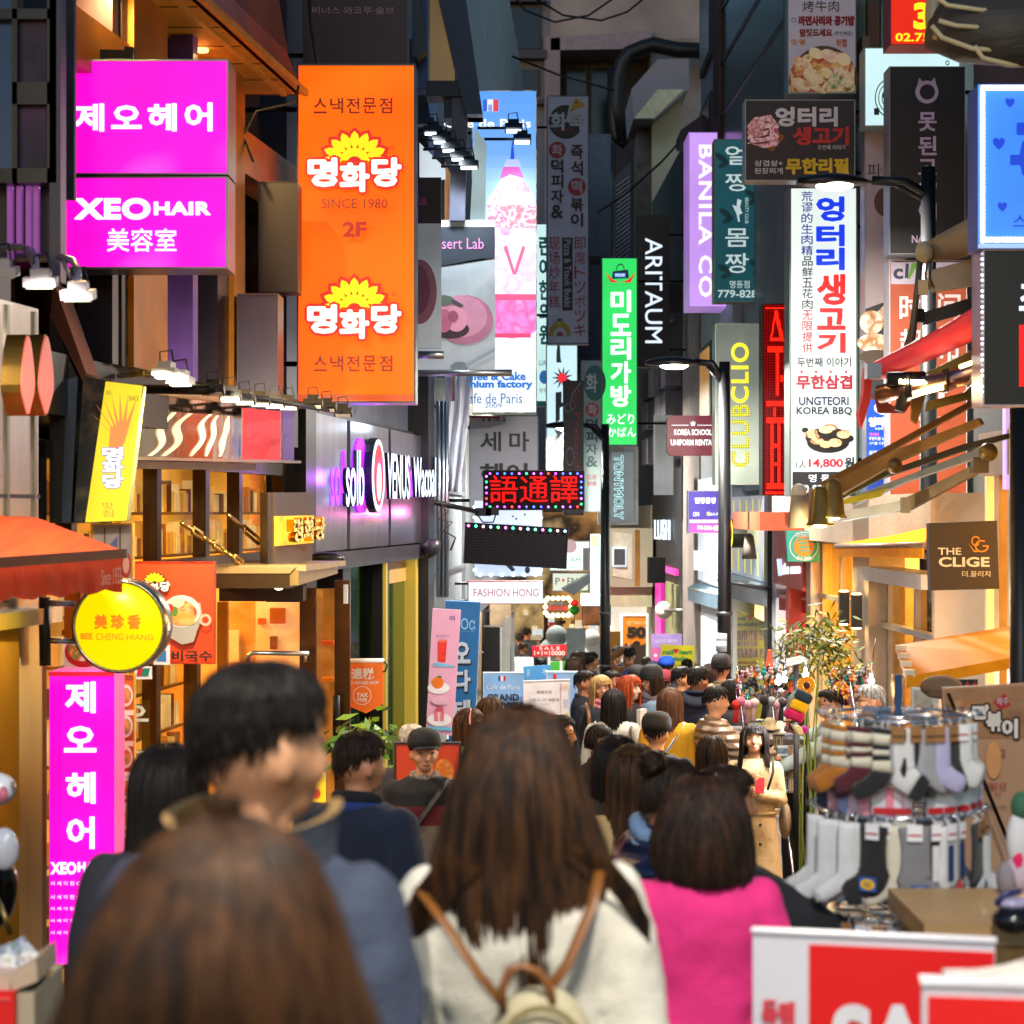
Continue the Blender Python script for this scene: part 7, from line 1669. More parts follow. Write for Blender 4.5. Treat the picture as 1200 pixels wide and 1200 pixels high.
m = MB(); m.ell(P(1188, 1078, 5.1), (.055, .05, .035), paint('#101014', .2), 16, 10); m.ell(P(1186, 1058, 5.12), (.045, .04, .018), paint('#9890b0', .25), 14, 8); obj('body', m, t)
m = MB(); m.tube([P(1168, 1060, 5.1), P(1176, 1048, 5.1), P(1196, 1044, 5.1)], .008, paint('#2a2a60', .3), 6); obj('strap', m, t)
for i, (u, v, w_, h, c) in enumerate(((1196, 1020, .04, .07, '#b8a8b8'), (1180, 1030, .03, .06, '#807880'), (1194, 985, .035, .1, '#c8c8cc'), (1197, 945, .03, .05, '#2a5a40'), (1192, 1008, .02, .08, '#d01858'))):
    m = MB(); m.ell(P(u, v, 5.6), (w_, .03, h / 1.2), paint(c, .8), 10, 8); free('soft_toy', m, ('mauve', 'dark grey', 'white', 'green', 'crimson')[i] + ' knitted item hanging at the right edge above the counter', 'knitwear')
# rice cake poster
S = Sign('food_poster', 'tall tan rice cake poster leaning behind the sock stand', 1104, 806, 1215, 1200, 8.6, paint('#b78a68', .55, 0, .08), .03, paint('#8a6a50', .5), frame=0, quad=[(1104, 806), (1215, 800), (1215, 1200), (1128, 1200)])
S.G([(1106, 808), (1214, 803), (1214, 865), (1112, 866)], mottle(['#6a4028', '#a87850', '#8a5a3a'], 4)); S.D(1128, 834, 22, 14, mottle(['#d8b080', '#a86838', '#e8d0a8'], 8)); S.G([(1163, 823), (1177, 812), (1184, 826), (1172, 832)], paint('#c01820', .5)); S.T('제주', 1167, 817, 1181, 826, wl_)
for ch, u, v in (('떡', 1139, 826), ('볶', 1155, 834), ('이', 1173, 842)): S.T(ch, u - 1, v - 1, u + 19, v + 23, paint('#3a2010', .5), .05, heavy=4); S.T(ch, u, v, u + 18, v + 22, paint('#e8dcd0', .5), .03, heavy=1)
S.T('모짜렐라 치즈', 1150, 916, 1178, 926, paint('#a83028', .5), .01); S.T('치즈', 1164, 927, 1172, 933, paint('#a83028', .5)); S.T('2', 1171, 877, 1177, 886, paint('#8a3a28', .5)); S.D(1163, 890, 9, 22, paint('#d8945a', .5)); S.T('Mozzarella', 1150, 942, 1178, 946, paint('#704838', .5)); S.done()
m = MB(); q = P(415, 600, 15.6); m.lathe((q.x, q.y, zg(15.6)), [(0, 0), (.2, 0), (.27, .45), (.25, .47), (.22, .43), (0, .42)], paint('#5a4a40', .6), 20); free('plant_pot', m, 'dark tapered pot of the leafy shrub by the brown door', 'pot')
m = MB(); m.rod(P(1111, 812, 8.5), P(1183, 990, 8.4), .008, BLACK); free('easel_strut', m, 'thin dark strut slanting across the rice cake poster', 'strut')
m = MB(); q = P(1103, 805, 9.5); m.ell(q, (.1, .1, .055), paint('#7a6048', .8), 14, 8); m.ell(q - Vector((0, .06, .03)), (.085, .08, .02), paint('#6a5038', .8), 12, 6); free('flat_cap', m, 'brown checked cap resting above the sock stand', 'cap')
m = MB(); m.rect(Fr(1080, 10), 1068, 806, 1100, 850, 0, -.02, paint('#d8d4c8', .5)); m.rect(Fr(1080, 10), 1071, 809, 1092, 848, .004, .0, mottle(['#7a6a58', '#c8b8a0', '#4a4038'], 6)); free('picture_frame', m, 'white framed picture behind the cap and the sock stand', 'picture')
m = MB(); fr = Fr(1140, 10.2); m.rect(fr, 1117, 796, 1146, 808, 0, -.02, paint('#1c1418', .5)); 
for u in (1121, 1130, 1139): m.text(fr, '★', u, 797, u + 7, 806, .003, paint('#c81020', .5))
free('star_board', m, 'black board with red stars under the yellow awning', 'board')
# hat and trinket stall in the middle distance
t = thing('trinket_rack', 'wide wire display rack crowded with little hanging trinkets', 'rack', (P(925, 600, 18.5).x, 18.5, zg(18.5)))
m = MB()
for (u0, u1, v) in ((862, 935, 790), (862, 940, 815), (968, 1022, 785), (862, 940, 845)):
    m.rod(P(u0, v, 18.5), P(u1, v - (4 if u1 > 1000 else 0), 18.5), .012, chrome)
for u in (864, 900, 938, 970, 994, 1020): m.rod(P(u, 782, 18.55), (P(u, 782, 18.55).x, 16.55, zg(18.5)), .014, chrome)
obj('wire_frame', m, t)
rnd = random.Random(11)
tcols = [('white', '#c8c8c8'), ('dusty pink', '#b88090'), ('black', '#18181c'), ('turquoise', '#188a88'), ('burgundy', '#5a1424'), ('grey', '#808088'), ('orange', '#d87018'), ('beige', '#b8a080')]
proto = {}
k = 0
for (u0, u1, v, n) in ((864, 934, 787, 30), (864, 938, 794, 30), (866, 936, 802, 28), (864, 938, 812, 26), (972, 1020, 786, 22), (970, 1018, 796, 22), (972, 1012, 808, 18), (972, 1012, 822, 14)):
    for i in range(n):
        u = u0 + (u1 - u0) * i / (n - 1) + rnd.uniform(-1, 1); vv = v + rnd.uniform(-2, 6)
        nm, col = tcols[rnd.randrange(len(tcols))]
        p = P(u, vv, 18.4 + rnd.uniform(-.08, .08))
        if nm not in proto:
            m = MB(); m.ell((0, 0, 0), (.035, .03, .04), paint(col, .7), 8, 6); m.ell((0, -.005, .045), (.024, .022, .024), paint(col, .7), 8, 6); m.rod((0, 0, .06), (0, 0, .12), .003, chrome, 4)
            o = obj('trinket', m, None, f'small {nm} trinket dangling from the wire display rack', 'trinket', 'trinkets dangling from the wire rack'); proto[nm] = o
        else:
            o = proto[nm].copy(); COL.objects.link(o)
        o.location = p; o.rotation_euler = (0, 0, rnd.uniform(-1, 1)); s_ = rnd.uniform(.4, .75); o.scale = (s_, s_, s_)
for i, (u, v, h) in enumerate(((868, 822, '#b86a80'), (876, 826, '#b88898'), (884, 824, '#c8a8a8'), (896, 821, '#1a1618'), (904, 822, '#88888c'), (910, 826, '#b88890'), (916, 824, '#28282c'), (863, 826, '#c02018'))):
    m = MB(); p = P(u, v, 18.2); m.ell(p, .045, paint(h, .95, 0, .2, 30, .6, 120), 10, 8); m.rod(p, p + Vector((0, 0, .12)), .004, chrome, 4); m.tube([p - Vector((0, 0, .04)), p - Vector((.01, 0, .16))], [.02, .03], paint(h, .8), 6)
    free('earmuff', m, ('rose', 'dusty', 'pale pink', 'black', 'grey', 'pink brown', 'charcoal', 'red')[i] + ' fluffy pompom hanging in the row below the trinkets', 'pompom', 'fluffy pompoms in a row at the hat stall')
# folded hats on the table
t = thing('stall_table', 'stall table heaped with hats beside the trench coat woman', 'table', (P(920, 600, 17.8).x, 17.8, zg(17.8)))
m = MB(); m.rect(Fr(900, 17.6), 866, 862, 950, 868, .3, -.8, paint('#4a4034', .6)); obj('top', m, t)
m = MB()
for u in (870, 945):
    q = P(u, 868, 17.4); m.rod(q, (q.x, q.y, zg(17.4)), .02, BLACK); 
obj('leg', m, t)
for i, (u, v, ru, c, lab) in enumerate(((884, 858, 12, '#2a3438', 'dark tweed flat cap at the left of the hat table'), (902, 852, 12, '#8a7a58', 'tan straw hat behind the tweed cap'), (898, 862, 9, '#3a2c24', 'small brown hat in front on the hat table'), (914, 856, 8, '#d8d0b8', 'cream hat at the right of the hat table'), (922, 862, 9, '#3a1018', 'dark maroon beanie at the right end of the hat table'))):
    m = MB(); p = P(u, v, 17.9); r_ = ru / F * 15.5; m.lathe(p, [(r_ * 1.3, -.02), (r_ * 1.3, -.01), (r_ * .8, 0), (r_ * .75, .05), (r_ * .4, .08), (0, .085)], paint(c, .85, 0, .3, 20), 16); free('hat', m, lab, 'hat', 'hats on the stall table')
# scarves hanging from the table
def scarf(label, u0, u1, v0, v1, d, cols, sc=40):
    m = MB(); key = cols
    base = paint(cols[0], .9, 0, .2, 20, .3, 120)
    fr = Fr(u0, d); n = 6
    w_ = (u1 - u0)
    for i in range(n):
        f0, f1 = i / n, (i + 1) / n; off = .02 * math.sin(i * 2.2)
        m.rect(fr, u0 + w_ * f0, v0, u0 + w_ * f1, v1, off, off - .02, base)
        if len(cols) > 1:
            m.rect(fr, u0 + w_ * (f0 + .02), v0, u0 + w_ * (f0 + .07), v1, off + .003, off, paint(cols[1], .9))
    if len(cols) > 2:
        for j in range(int((v1 - v0) / 9)): m.rect(fr, u0, v0 + j * 9, u1, v0 + j * 9 + 2.5, .024, .021, paint(cols[2], .9))
    for k in range(int(w_ / 1.5)): m.rod(fr.w(u0 + 1 + k * 1.5, v1, 0), fr.w(u0 + 1 + k * 1.5, v1 + 4, 0), .006, base, 4)
    free('scarf', m, label, 'scarf', 'scarves hanging at the hat stall')
scarf('pale blue checked scarf right of the trench coat woman', 911, 923, 874, 925, 17.2, ['#9ab0c0', '#3a4a60', '#c8d0d8'])
scarf('cream scarf with an orange line beside the blue checked one', 924, 940, 874, 925, 17.1, ['#b8a88a', '#c87048', '#8a7a60'])
scarf('black and tan checked scarf hanging higher up', 906, 919, 860, 874, 17.3, ['#a89880', '#201c1c', '#403830'])
scarf('white windowpane checked shawl', 919, 937, 860, 874, 17.35, ['#c0c4cc', '#606878', '#8890a0'])
scarf('navy jacket cloth hanging at the right end', 938, 950, 862, 930, 17.4, ['#141c30'])
for i, (u, c, n_) in enumerate(((848, '#98708a', 'mauve'), (853, '#a8a8ac', 'grey'), (858, '#28282c', 'black'), (863, '#b8b0a0', 'beige'), (867, '#a83038', 'red'), (844, '#383c48', 'slate'))):
    scarf(f'narrow {n_} scarf in the rail left of the trench coat woman', u, u + 4, 858, 915, 17.2, [c, '#d0d0d0'] if i % 2 else [c])
# knitted hat held up: navy, yellow and pink stripes
t = thing('striped_hat', 'knit hat striped navy, yellow and pink held up at the stall', 'hat', P(938, 840, 13.8))
m = MB(); fr = Fr(930, 13.8)
for i, c in enumerate(('#16304a', '#d8b010', '#b01060')):
    a = i * 11; m.slab(fr, [(935 - a * .55, 806 + a), (953 - a * .45, 815 + a), (953 - a * .45 - 4.5, 826 + a), (935 - a * .55 - 6, 817 + a)], .05, -.05, paint(c, .9, 0, .15, 30, .4, 160))
obj('knit', m, t, bevel=.02)
for lab, c, pts in (('grey and pink knit hat behind the striped one', '#7a8a98', [(924, 818), (935, 808), (930, 835), (922, 832)]), ('pink folded knit hat under the grey one', '#b01858', [(921, 832), (936, 838), (934, 848), (924, 840)]), ('cream knit gloves hanging below the striped hat', '#c8c4a0', [(926, 848), (940, 852), (944, 862), (934, 862)]), ('magenta knit hat tip under the striped hat', '#b010a0', [(941, 850), (948, 853), (944, 862), (939, 858)])):
    m = MB(); m.slab(fr, pts, .02, -.06, paint(c, .9, 0, .15, 30, .4, 160)); free('knit_hat', m, lab, 'hat', bevel=.015)
m = MB()
for k in range(12): a = k * math.pi / 6; q = P(945, 803, 14.5) + Vector((.045 * math.cos(a), 0, .045 * math.sin(a))); m.ell(q, (.022, .008, .022), paint('#d89808', .7), 8, 5)
m.ell(P(945, 803, 14.5) - Vector((0, .015, 0)), (.025, .012, .025), paint('#3a2010', .8), 10, 6); m.rod(P(945, 803, 14.5), P(945, 880, 14.5), .006, paint('#2a5a18', .6))
free('sunflower', m, 'artificial sunflower sticking up above the striped hat', 'flower')
# bare bulbs of the stall
for i, (u, v) in enumerate(((912, 799), (919, 796), (944, 791), (1021, 798))):
    t = thing('stall_bulb', ('left hand one of the paired', 'right hand one of the paired', 'single', 'far right')[i] + (' glaring bulbs above the hats' if i < 2 else ' glaring bulb near the bamboo' if i == 2 else ' glaring bulb by the grey haired man'), 'bulb', P(u, v, 14.8), 0, 'glaring bulbs of the hat stall')
    p = P(u, v, 14.8); m = MB(); m.ell(p, .022, glow('#f0f6ff', 45), 12, 8); obj('globe', m, t)
    m = MB(); m.lathe(p + Vector((0, 0, .03)), [(.014, 0), (.015, .035), (.006, .04)], paint('#38383a', .5), 10); m.rod(p + Vector((0, 0, .08)), p + Vector((.05, .1, .3)), .005, WIRE, 5); obj('socket', m, t)
    if i in (0, 2, 3):
        ld = bpy.data.lights.new('stall_bulb', 'POINT'); ld.energy = 30; ld.shadow_soft_size = .04; ld.color = (.95, .97, 1)
        lo = bpy.data.objects.new('stall_bulb_light', ld); COL.objects.link(lo); lo.location = p - Vector((0, .06, .02))
m = MB(); m.slab(Fr(930, 14.9), [(918, 776), (943, 770), (944, 774), (919, 780)], .1, -.2, paint('#2a2622', .5)); m.rod(P(920, 778, 14.9), P(920, 800, 14.9), .015, BLACK); m.rod(P(933, 775, 15), (P(933, 775, 15).x, 15, zg(15)), .02, BLACK); free('lamp_stand', m, 'dark lamp stand with a flat hood over the hat stall', 'lamp stand')
m = MB(); m.slab(Fr(900, 20), [(901, 762), (904, 762), (908, 790), (896, 790)], 0, -.1, paint('#c85028', .6)); free('folded_parasol', m, 'small orange pennant shaped cover left of the bamboo', 'cover')
# bamboo
def leafplant(name, label, base, top, stems, leaves, spread, cols, lw, ll, seed, cen=None):
    rnd = random.Random(seed); t = thing(name, label, 'plant', base)
    base = Vector(base); top = Vector(top)
    for i in range(stems):
        m = MB(); a = base + Vector((rnd.uniform(-.1, .1), rnd.uniform(-.1, .1), 0)); b = top + Vector((rnd.uniform(-spread, spread) * .8, rnd.uniform(-.3, .3), rnd.uniform(-.6, .1)))
        mid = a.lerp(b, .6) + Vector((rnd.uniform(-.06, .06), 0, 0)); m.tube([a, mid, b], [.012, .009, .004], paint('#6a7a30', .5), 6); obj('stem', m, t)
    ms = [MB() for c in cols]
    H = (top - base).length
    for i in range(leaves):
        f = rnd.random() ** .7
        cl = rnd.choice(cen) if cen else top
        c = Vector(cl) + Vector((rnd.gauss(0, spread * .42), rnd.gauss(0, .2), rnd.gauss(0, spread * .45)))
        d_ = Vector((rnd.uniform(-1, 1), rnd.uniform(-1, 1), rnd.uniform(-1.1, .3))).normalized(); s_ = d_.orthogonal().normalized() * lw
        L = ll * rnd.uniform(.6, 1.3); k = rnd.randrange(len(cols))
        ms[k].add([c, c + d_ * L * .4 + s_, c + d_ * L, c + d_ * L * .4 - s_], [(0, 1, 2, 3)], paint(cols[k], .5))
    for m in ms:
        o = obj('foliage', m, t)
    return t
bb_ = P(945, 1000, 16.8); bb_.z = zg(16.8)
leafplant('bamboo_plant', 'slender bamboo with olive leaves rising above the hat stall', bb_, P(945, 735, 16.8), 8, 620, .2, ['#4a5c12', '#7a7a18', '#2c3c0c'], .012, .12, 4, [P(945, 740, 16.8), P(965, 752, 16.8), P(985, 757, 16.8), P(925, 757, 16.8), P(950, 770, 16.8), P(975, 770, 16.8), P(962, 735, 16.8)])
leafplant('potted_plant', 'leafy potted shrub behind the two men on the left', (P(400, 600, 15.6).x, 15.6, zg(15.6)), P(415, 860, 15.6), 4, 130, .16, ['#4a7a18', '#7aa030', '#2c4c10'], .03, .16, 6, [P(395, 865, 15.6), P(430, 862, 15.6), P(440, 866, 15.6)])
# left edge stall goods
t = thing('balloon_bag', 'cow patterned foil cushion hanging at the left edge', 'cushion', P(5, 950, 6.2))
m = MB(); m.ell(P(-4, 925, 6.2), (.06, .05, .05), mottle(['#e0e0e4', '#d8d8e0', '#101014', '#e0e0e4'], 14, 0, .2, 1), 16, 12); m.ell(P(4, 931, 6.16), (.015, .02, .024), paint('#c86880', .4), 10, 8); m.ell(P(5, 995, 6.2), (.045, .03, .065), paint('#b8bcc8', .2), 14, 10); obj('foil', m, t)
m = MB(); m.ell(P(-2, 1040, 6.3), (.06, .06, .12), paint('#14120c', .15, .6), 14, 10); m.tube([P(-10, 1040, 6.2), P(6, 1075, 6.15), P(12, 1095, 6.15)], .01, paint('#6a5a30', .3, .8), 6); obj('dark_foil', m, t)
for i, (u, v, a, c) in enumerate(((28, 1118, .5, '#b0b8c4'), (12, 1125, .3, '#a8b4a0'), (0, 1132, .1, '#c8b0b8'), (36, 1122, .7, '#c0a8b4'))):
    m = MB(); m.box(P(u, v, 4.8), (.035, .03, .075), mottle([c, '#e8ecf0', '#7080a0', '#90a850'], 30, 0, .12), ry=-a, rz=.2 * i)
    free('snack_packet', m, ('shiny silver packet leaning rightmost in the box', 'greenish foil packet second from the left', 'pinkish foil packet at the left end of the box', 'rosy foil packet in front of the silver one')[i], 'packet', 'foil packets in the display box', bevel=.004)
t = thing('display_box', 'red and beige display box with packets at the lower left corner', 'box', (P(0, 600, 4.7).x, 4.7, zg(4.7)))
m = MB(); fr = Fr(0, 4.7); m.rect(fr, -80, 1143, 12, 1162, 0, -.2, paint('#c0a494', .5)); m.slab(fr, [(12, 1143), (42, 1124), (44, 1150), (14, 1162)], 0, -.2, paint('#b8a088', .5)); obj('tray', m, t)
m = MB(); m.slabz(fr, -80, 19, zg(4.7), P(0, 1160, 4.7).z, .02, -.3, redb); m.rect(fr, 20, 1164, 40, 1400, .0, -.3, paint('#a89c84', .5)); m.rect(fr, -60, 1167, 15, 1169, .025, .02, paint('#e86060', .5)); obj('base', m, t)
S = Sign('orange_board', 'orange framed menu board behind the man in the black cap', 462, 870, 540, 960, 13.2, paint('#c03810', .5, 0, .1), .05, paint('#20140c', .5), frame=2, legs=True); S.D(520, 905, 12, 16, mottle(['#e8a040', '#c06018', '#f0d080'], 10)); S.done()
S = Sign('dish_lightbox', 'small glowing yellow lightbox with a red dish seen past the near man', 364, 905, 382, 940, 12.6, glow('#ffc820', .9), .05, BLACK, frame=0); S.D(370, 930, 6, 6, tx('#e04010', .9)); S.done()
# mannequin busts at the far shop
for i, (u, v, c, lab) in enumerate(((652, 745, '#6a7478', 'grey hooded top on a bust left of the grey board'), (692, 750, '#b8b8b4', 'pale hooded top on a bust right of the grey board'))):
    m = MB(); p = P(u, v, 38.5); m.ell(p, (.2, .16, .2), paint(c, .85), 14, 10); m.ell(p - Vector((0, 0, .35)), (.36, .2, .34), paint(c, .85), 14, 10); m.rod(p - Vector((0, 0, .4)), (p.x, p.y, zg(38.5)), .04, BLACK); free('clothes_bust', m, lab, 'dress form')
S = Sign('sale_tag', 'small cream price card in the far shop', 622, 744, 635, 750, 36, paint('#c8b898', .6), .02, WHITE, frame=0); S.done()
m = MB(); m.rect(Fr(612, 35), 602, 773, 625, 790, .3, -.6, mottle(['#d8e0dc', '#a8c0b8', '#e8e8e0', '#b0b8c0'], 5, .1)); free('goods_table', m, 'table of pale goods below the far shop shelves', 'table')
# ================================================================ people
SK = skinmat('#b07858'); SK2 = skinmat('#bd8a68'); SK3 = skinmat('#a06a4a')
HB = hairmat('#0b0908', '#1c1512'); HD = hairmat('#140c08', '#2e1d12'); HBR = hairmat('#1c110a', '#4c301a'); HBL = hairmat('#8a6a3c', '#c8a468'); HRED = hairmat('#6a2410', '#b04a20'); HGR = hairmat('#707478', '#b0b4b8'); HMB = hairmat('#150d0a', '#382216')
_clouds = bpy.data.textures.new('cloth_folds', 'CLOUDS'); _clouds.noise_scale = .16; _clouds.noise_depth = 2
def soft(o, vox, folds=0., it=4):
    r_ = o.modifiers.new('skin', 'REMESH'); r_.mode = 'VOXEL'; r_.voxel_size = vox; r_.use_smooth_shade = True
    s_ = o.modifiers.new('relax', 'SMOOTH'); s_.factor = .6; s_.iterations = it
    if folds:
        d_ = o.modifiers.new('folds', 'DISPLACE'); d_.texture = _clouds; d_.strength = folds; d_.mid_level = .5; d_.texture_coords = 'LOCAL'
def limb(m, pts, rs, mat):
    m.tube(pts, rs, mat, 12)
    for p, r_ in zip(pts, rs): m.ell(p, r_, mat, 12, 8)
def ringpts(z, rx, ry, yc, n=24, e=2.4):
    out = []
    for k in range(n):
        a = 2 * math.pi * k / n; c, s_ = math.cos(a), math.sin(a)
        out.append(Vector((rx * math.copysign(abs(c) ** (2 / e), c), yc + ry * math.copysign(abs(s_) ** (2 / e), s_), z)))
    return out
TORSO = [(.86, .15, .105, .01), (.95, .165, .115, .01), (1.06, .145, .1, 0), (1.16, .148, .1, 0), (1.27, .165, .108, 0), (1.36, .168, .1, .005), (1.41, .14, .085, .01), (1.445, .085, .07, .012)]
ARM = {'hang': ((.225, .03, 1.12), (.235, -.05, .88)), 'out': ((.26, .02, 1.14), (.27, -.06, .9)), 'phone': ((.215, -.02, 1.12), (.07, -.2, 1.27)), 'phone2': ((.215, -.02, 1.13), (.04, -.22, 1.2)), 'reach': ((.22, -.16, 1.2), (.17, -.4, 1.17)), 'raise': ((.30, -.06, 1.52), (.1, -.06, 1.66)), 'bag': ((.22, .06, 1.14), (.2, -.14, 1.06)), 'long': ((.26, -.2, 1.25), (.26, -.46, 1.12)), 'up': ((.27, -.1, 1.5), (.16, -.12, 1.76))}
def headfn(q):
    k = 1.0
    if q.z < 0: k *= 1 - .26 * min(1, -q.z) ** 1.5 * (1 if q.y < .3 else 1.25)
    if q.y < -.5 and -.35 < q.z < .2: k *= .975
    return k
def hand(t, wrist, dirv, side, mat, curl=.5, s=1.):
    """palm, four unequal fingers bent at the knuckles, and a thumb leaving the side of the palm"""
    m = MB(); w_ = Vector(wrist); d_ = Vector(dirv).normalized()
    x = d_.cross(Vector((0, -1, .2))).normalized() * side; n = x.cross(d_).normalized()
    c = w_ + d_ * .045 * s
    M3 = Matrix((x, n, d_)).transposed()
    m.ell(c, (.036 * s, .016 * s, .05 * s), mat, 12, 8, M=M3)
    for i, L in enumerate((.062, .072, .067, .052)):
        b = w_ + d_ * .082 * s + x * (.027 - i * .018) * s
        k1 = b + (d_ * math.cos(curl) + n * math.sin(curl)) * L * .5 * s
        k2 = k1 + (d_ * math.cos(curl * 2.2) + n * math.sin(curl * 2.2)) * L * .35 * s
        k3 = k2 + (d_ * math.cos(curl * 3) + n * math.sin(curl * 3)) * L * .25 * s
        m.tube([b, k1, k2, k3], [.0092 * s, .0085 * s, .0078 * s, .006 * s], mat, 8)
    b = w_ + d_ * .025 * s + x * .03 * s
    m.tube([b, b + x * .022 * s + d_ * .025 * s + n * .006, b + x * .02 * s + d_ * .055 * s + n * .018], [.012 * s, .0105 * s, .007 * s], mat, 8)
    obj('hand', m, t, local=True)
BASEP = [(1.722, .012, .012), (1.715, .04, .045), (1.70, .062, .07), (1.675, .08, .095), (1.64, .092, .11), (1.60, .097, .117), (1.56, .098, .117)]
def hair(t, mat, prof, ends, n, r, seed=1, gap=52, hairline=1.655, jit=.03, shell=.95, M=None, wav=.0, part=0., name='hair', top=None, short=False):
    """strands over a closed cap; prof: [(z, half width, half depth front, half depth back, x, y)]; ends(phi) gives the height where a strand ends"""
    rnd = random.Random(seed)
    P_ = sorted([tuple(p) + (0,) * (6 - len(p)) if len(p) > 3 else (p[0], p[1], p[2], p[2], 0, 0) for p in prof], reverse=True)
    def at(ph, z, lam):
        for a, b in zip(P_, P_[1:]):
            if z >= b[0]: break
        f = 0 if a[0] == b[0] else min(1, max(0, (z - a[0]) / (b[0] - a[0])))
        hw, hf, hb, xc, yc = [a[i] + (b[i] - a[i]) * f for i in range(1, 6)]
        c = math.cos(ph)
        return Vector((xc + hw * math.sin(ph) * lam, yc - .008 - (hf if c > 0 else hb) * c * lam, z))
    zt_ = P_[0][0]
    m = MB()
    g = R(gap)
    N = 36
    phs = [-math.pi + 2 * math.pi * k / N for k in range(N + 1)]
    zmin = min(ends(p) for p in phs)
    zs = [p[0] for p in P_ if p[0] > zmin] + [zmin]
    zf = []
    for a, b in zip(zs, zs[1:]): zf += [a, (a + b) / 2]
    zf.append(zs[-1])
    vs = [at(p, max(z, ends(p) + (.028 if short else 0)), shell) for z in zf for p in phs]
    fs = []
    for i in range(len(zf) - 1):
        for k in range(N):
            pm = (phs[k] + phs[k + 1]) / 2
            if zf[i] <= ends(pm) + (.028 if short else 0) + 1e-6: continue
            if abs(pm) < g and zf[i + 1] < hairline - .02: continue
            fs.append((i * (N + 1) + k, i * (N + 1) + k + 1, (i + 1) * (N + 1) + k + 1, (i + 1) * (N + 1) + k))
    m.add([M @ v if M else v for v in vs], fs, mat, True)
    for i in range(n):
        ph = rnd.uniform(-math.pi, math.pi); lam = rnd.uniform(.955, 1.0 + jit)
        ze = ends(ph) + rnd.uniform(-.012, .03)
        if abs(ph) < g: ze = max(ze, hairline + rnd.uniform(-.01, .02))
        z0 = zt_ - abs(rnd.gauss(0, .35)) * (zt_ - max(ze, zt_ - .3)) * .5
        if short: z0 = ze + (zt_ - ze) * rnd.random() ** .8; ze = max(ze - .005, z0 - rnd.uniform(.03, .06))
        if z0 - ze < .015: z0 = ze + .02
        lift = rnd.uniform(0, .03); tw = rnd.uniform(-.12, .12); w0 = rnd.uniform(0, 6)
        pts, K = [], 10
        for k in range(K + 1):
            f = k / K; z = z0 - (z0 - ze) * f ** 1.25
            p = at(ph + tw * f + wav * math.sin(w0 + f * 9), z, lam + (lift * f if short else 0))
            pts.append(M @ p if M else p)
        rr = r * rnd.uniform(.7, 1.3)
        m.tube(pts, [rr * .7] + [rr] * (K - 3) + [rr * .8, rr * .55, rr * .2], mat, 4, cap=False)
    return obj(name, m, t, local=True)
def ends_fn(front, side, back):
    def f(ph):
        a = abs(ph) / math.pi
        return front + (side - front) * min(1, a / .42) if a < .42 else side + (back - side) * ((a - .42) / .58)
    return f
def longprof(L, w0=1., flare=.02):
    pr = [(z, w * w0, d_ * w0, d_ * w0 * 1.04, 0, 0) for z, w, d_ in BASEP]
    z = 1.5
    while z > L - .05:
        f = (1.5 - z) / .4
        pr.append((z, (.098 + flare * f) * w0, (.10 + .0 * f) * w0, (.122 + .028 * min(1, f)) * w0, 0, 0)); z -= .08
    pr.append((L - .06, (.09 + flare) * w0, .09 * w0, .12 * w0, 0, 0))
    return pr
ALLP = []
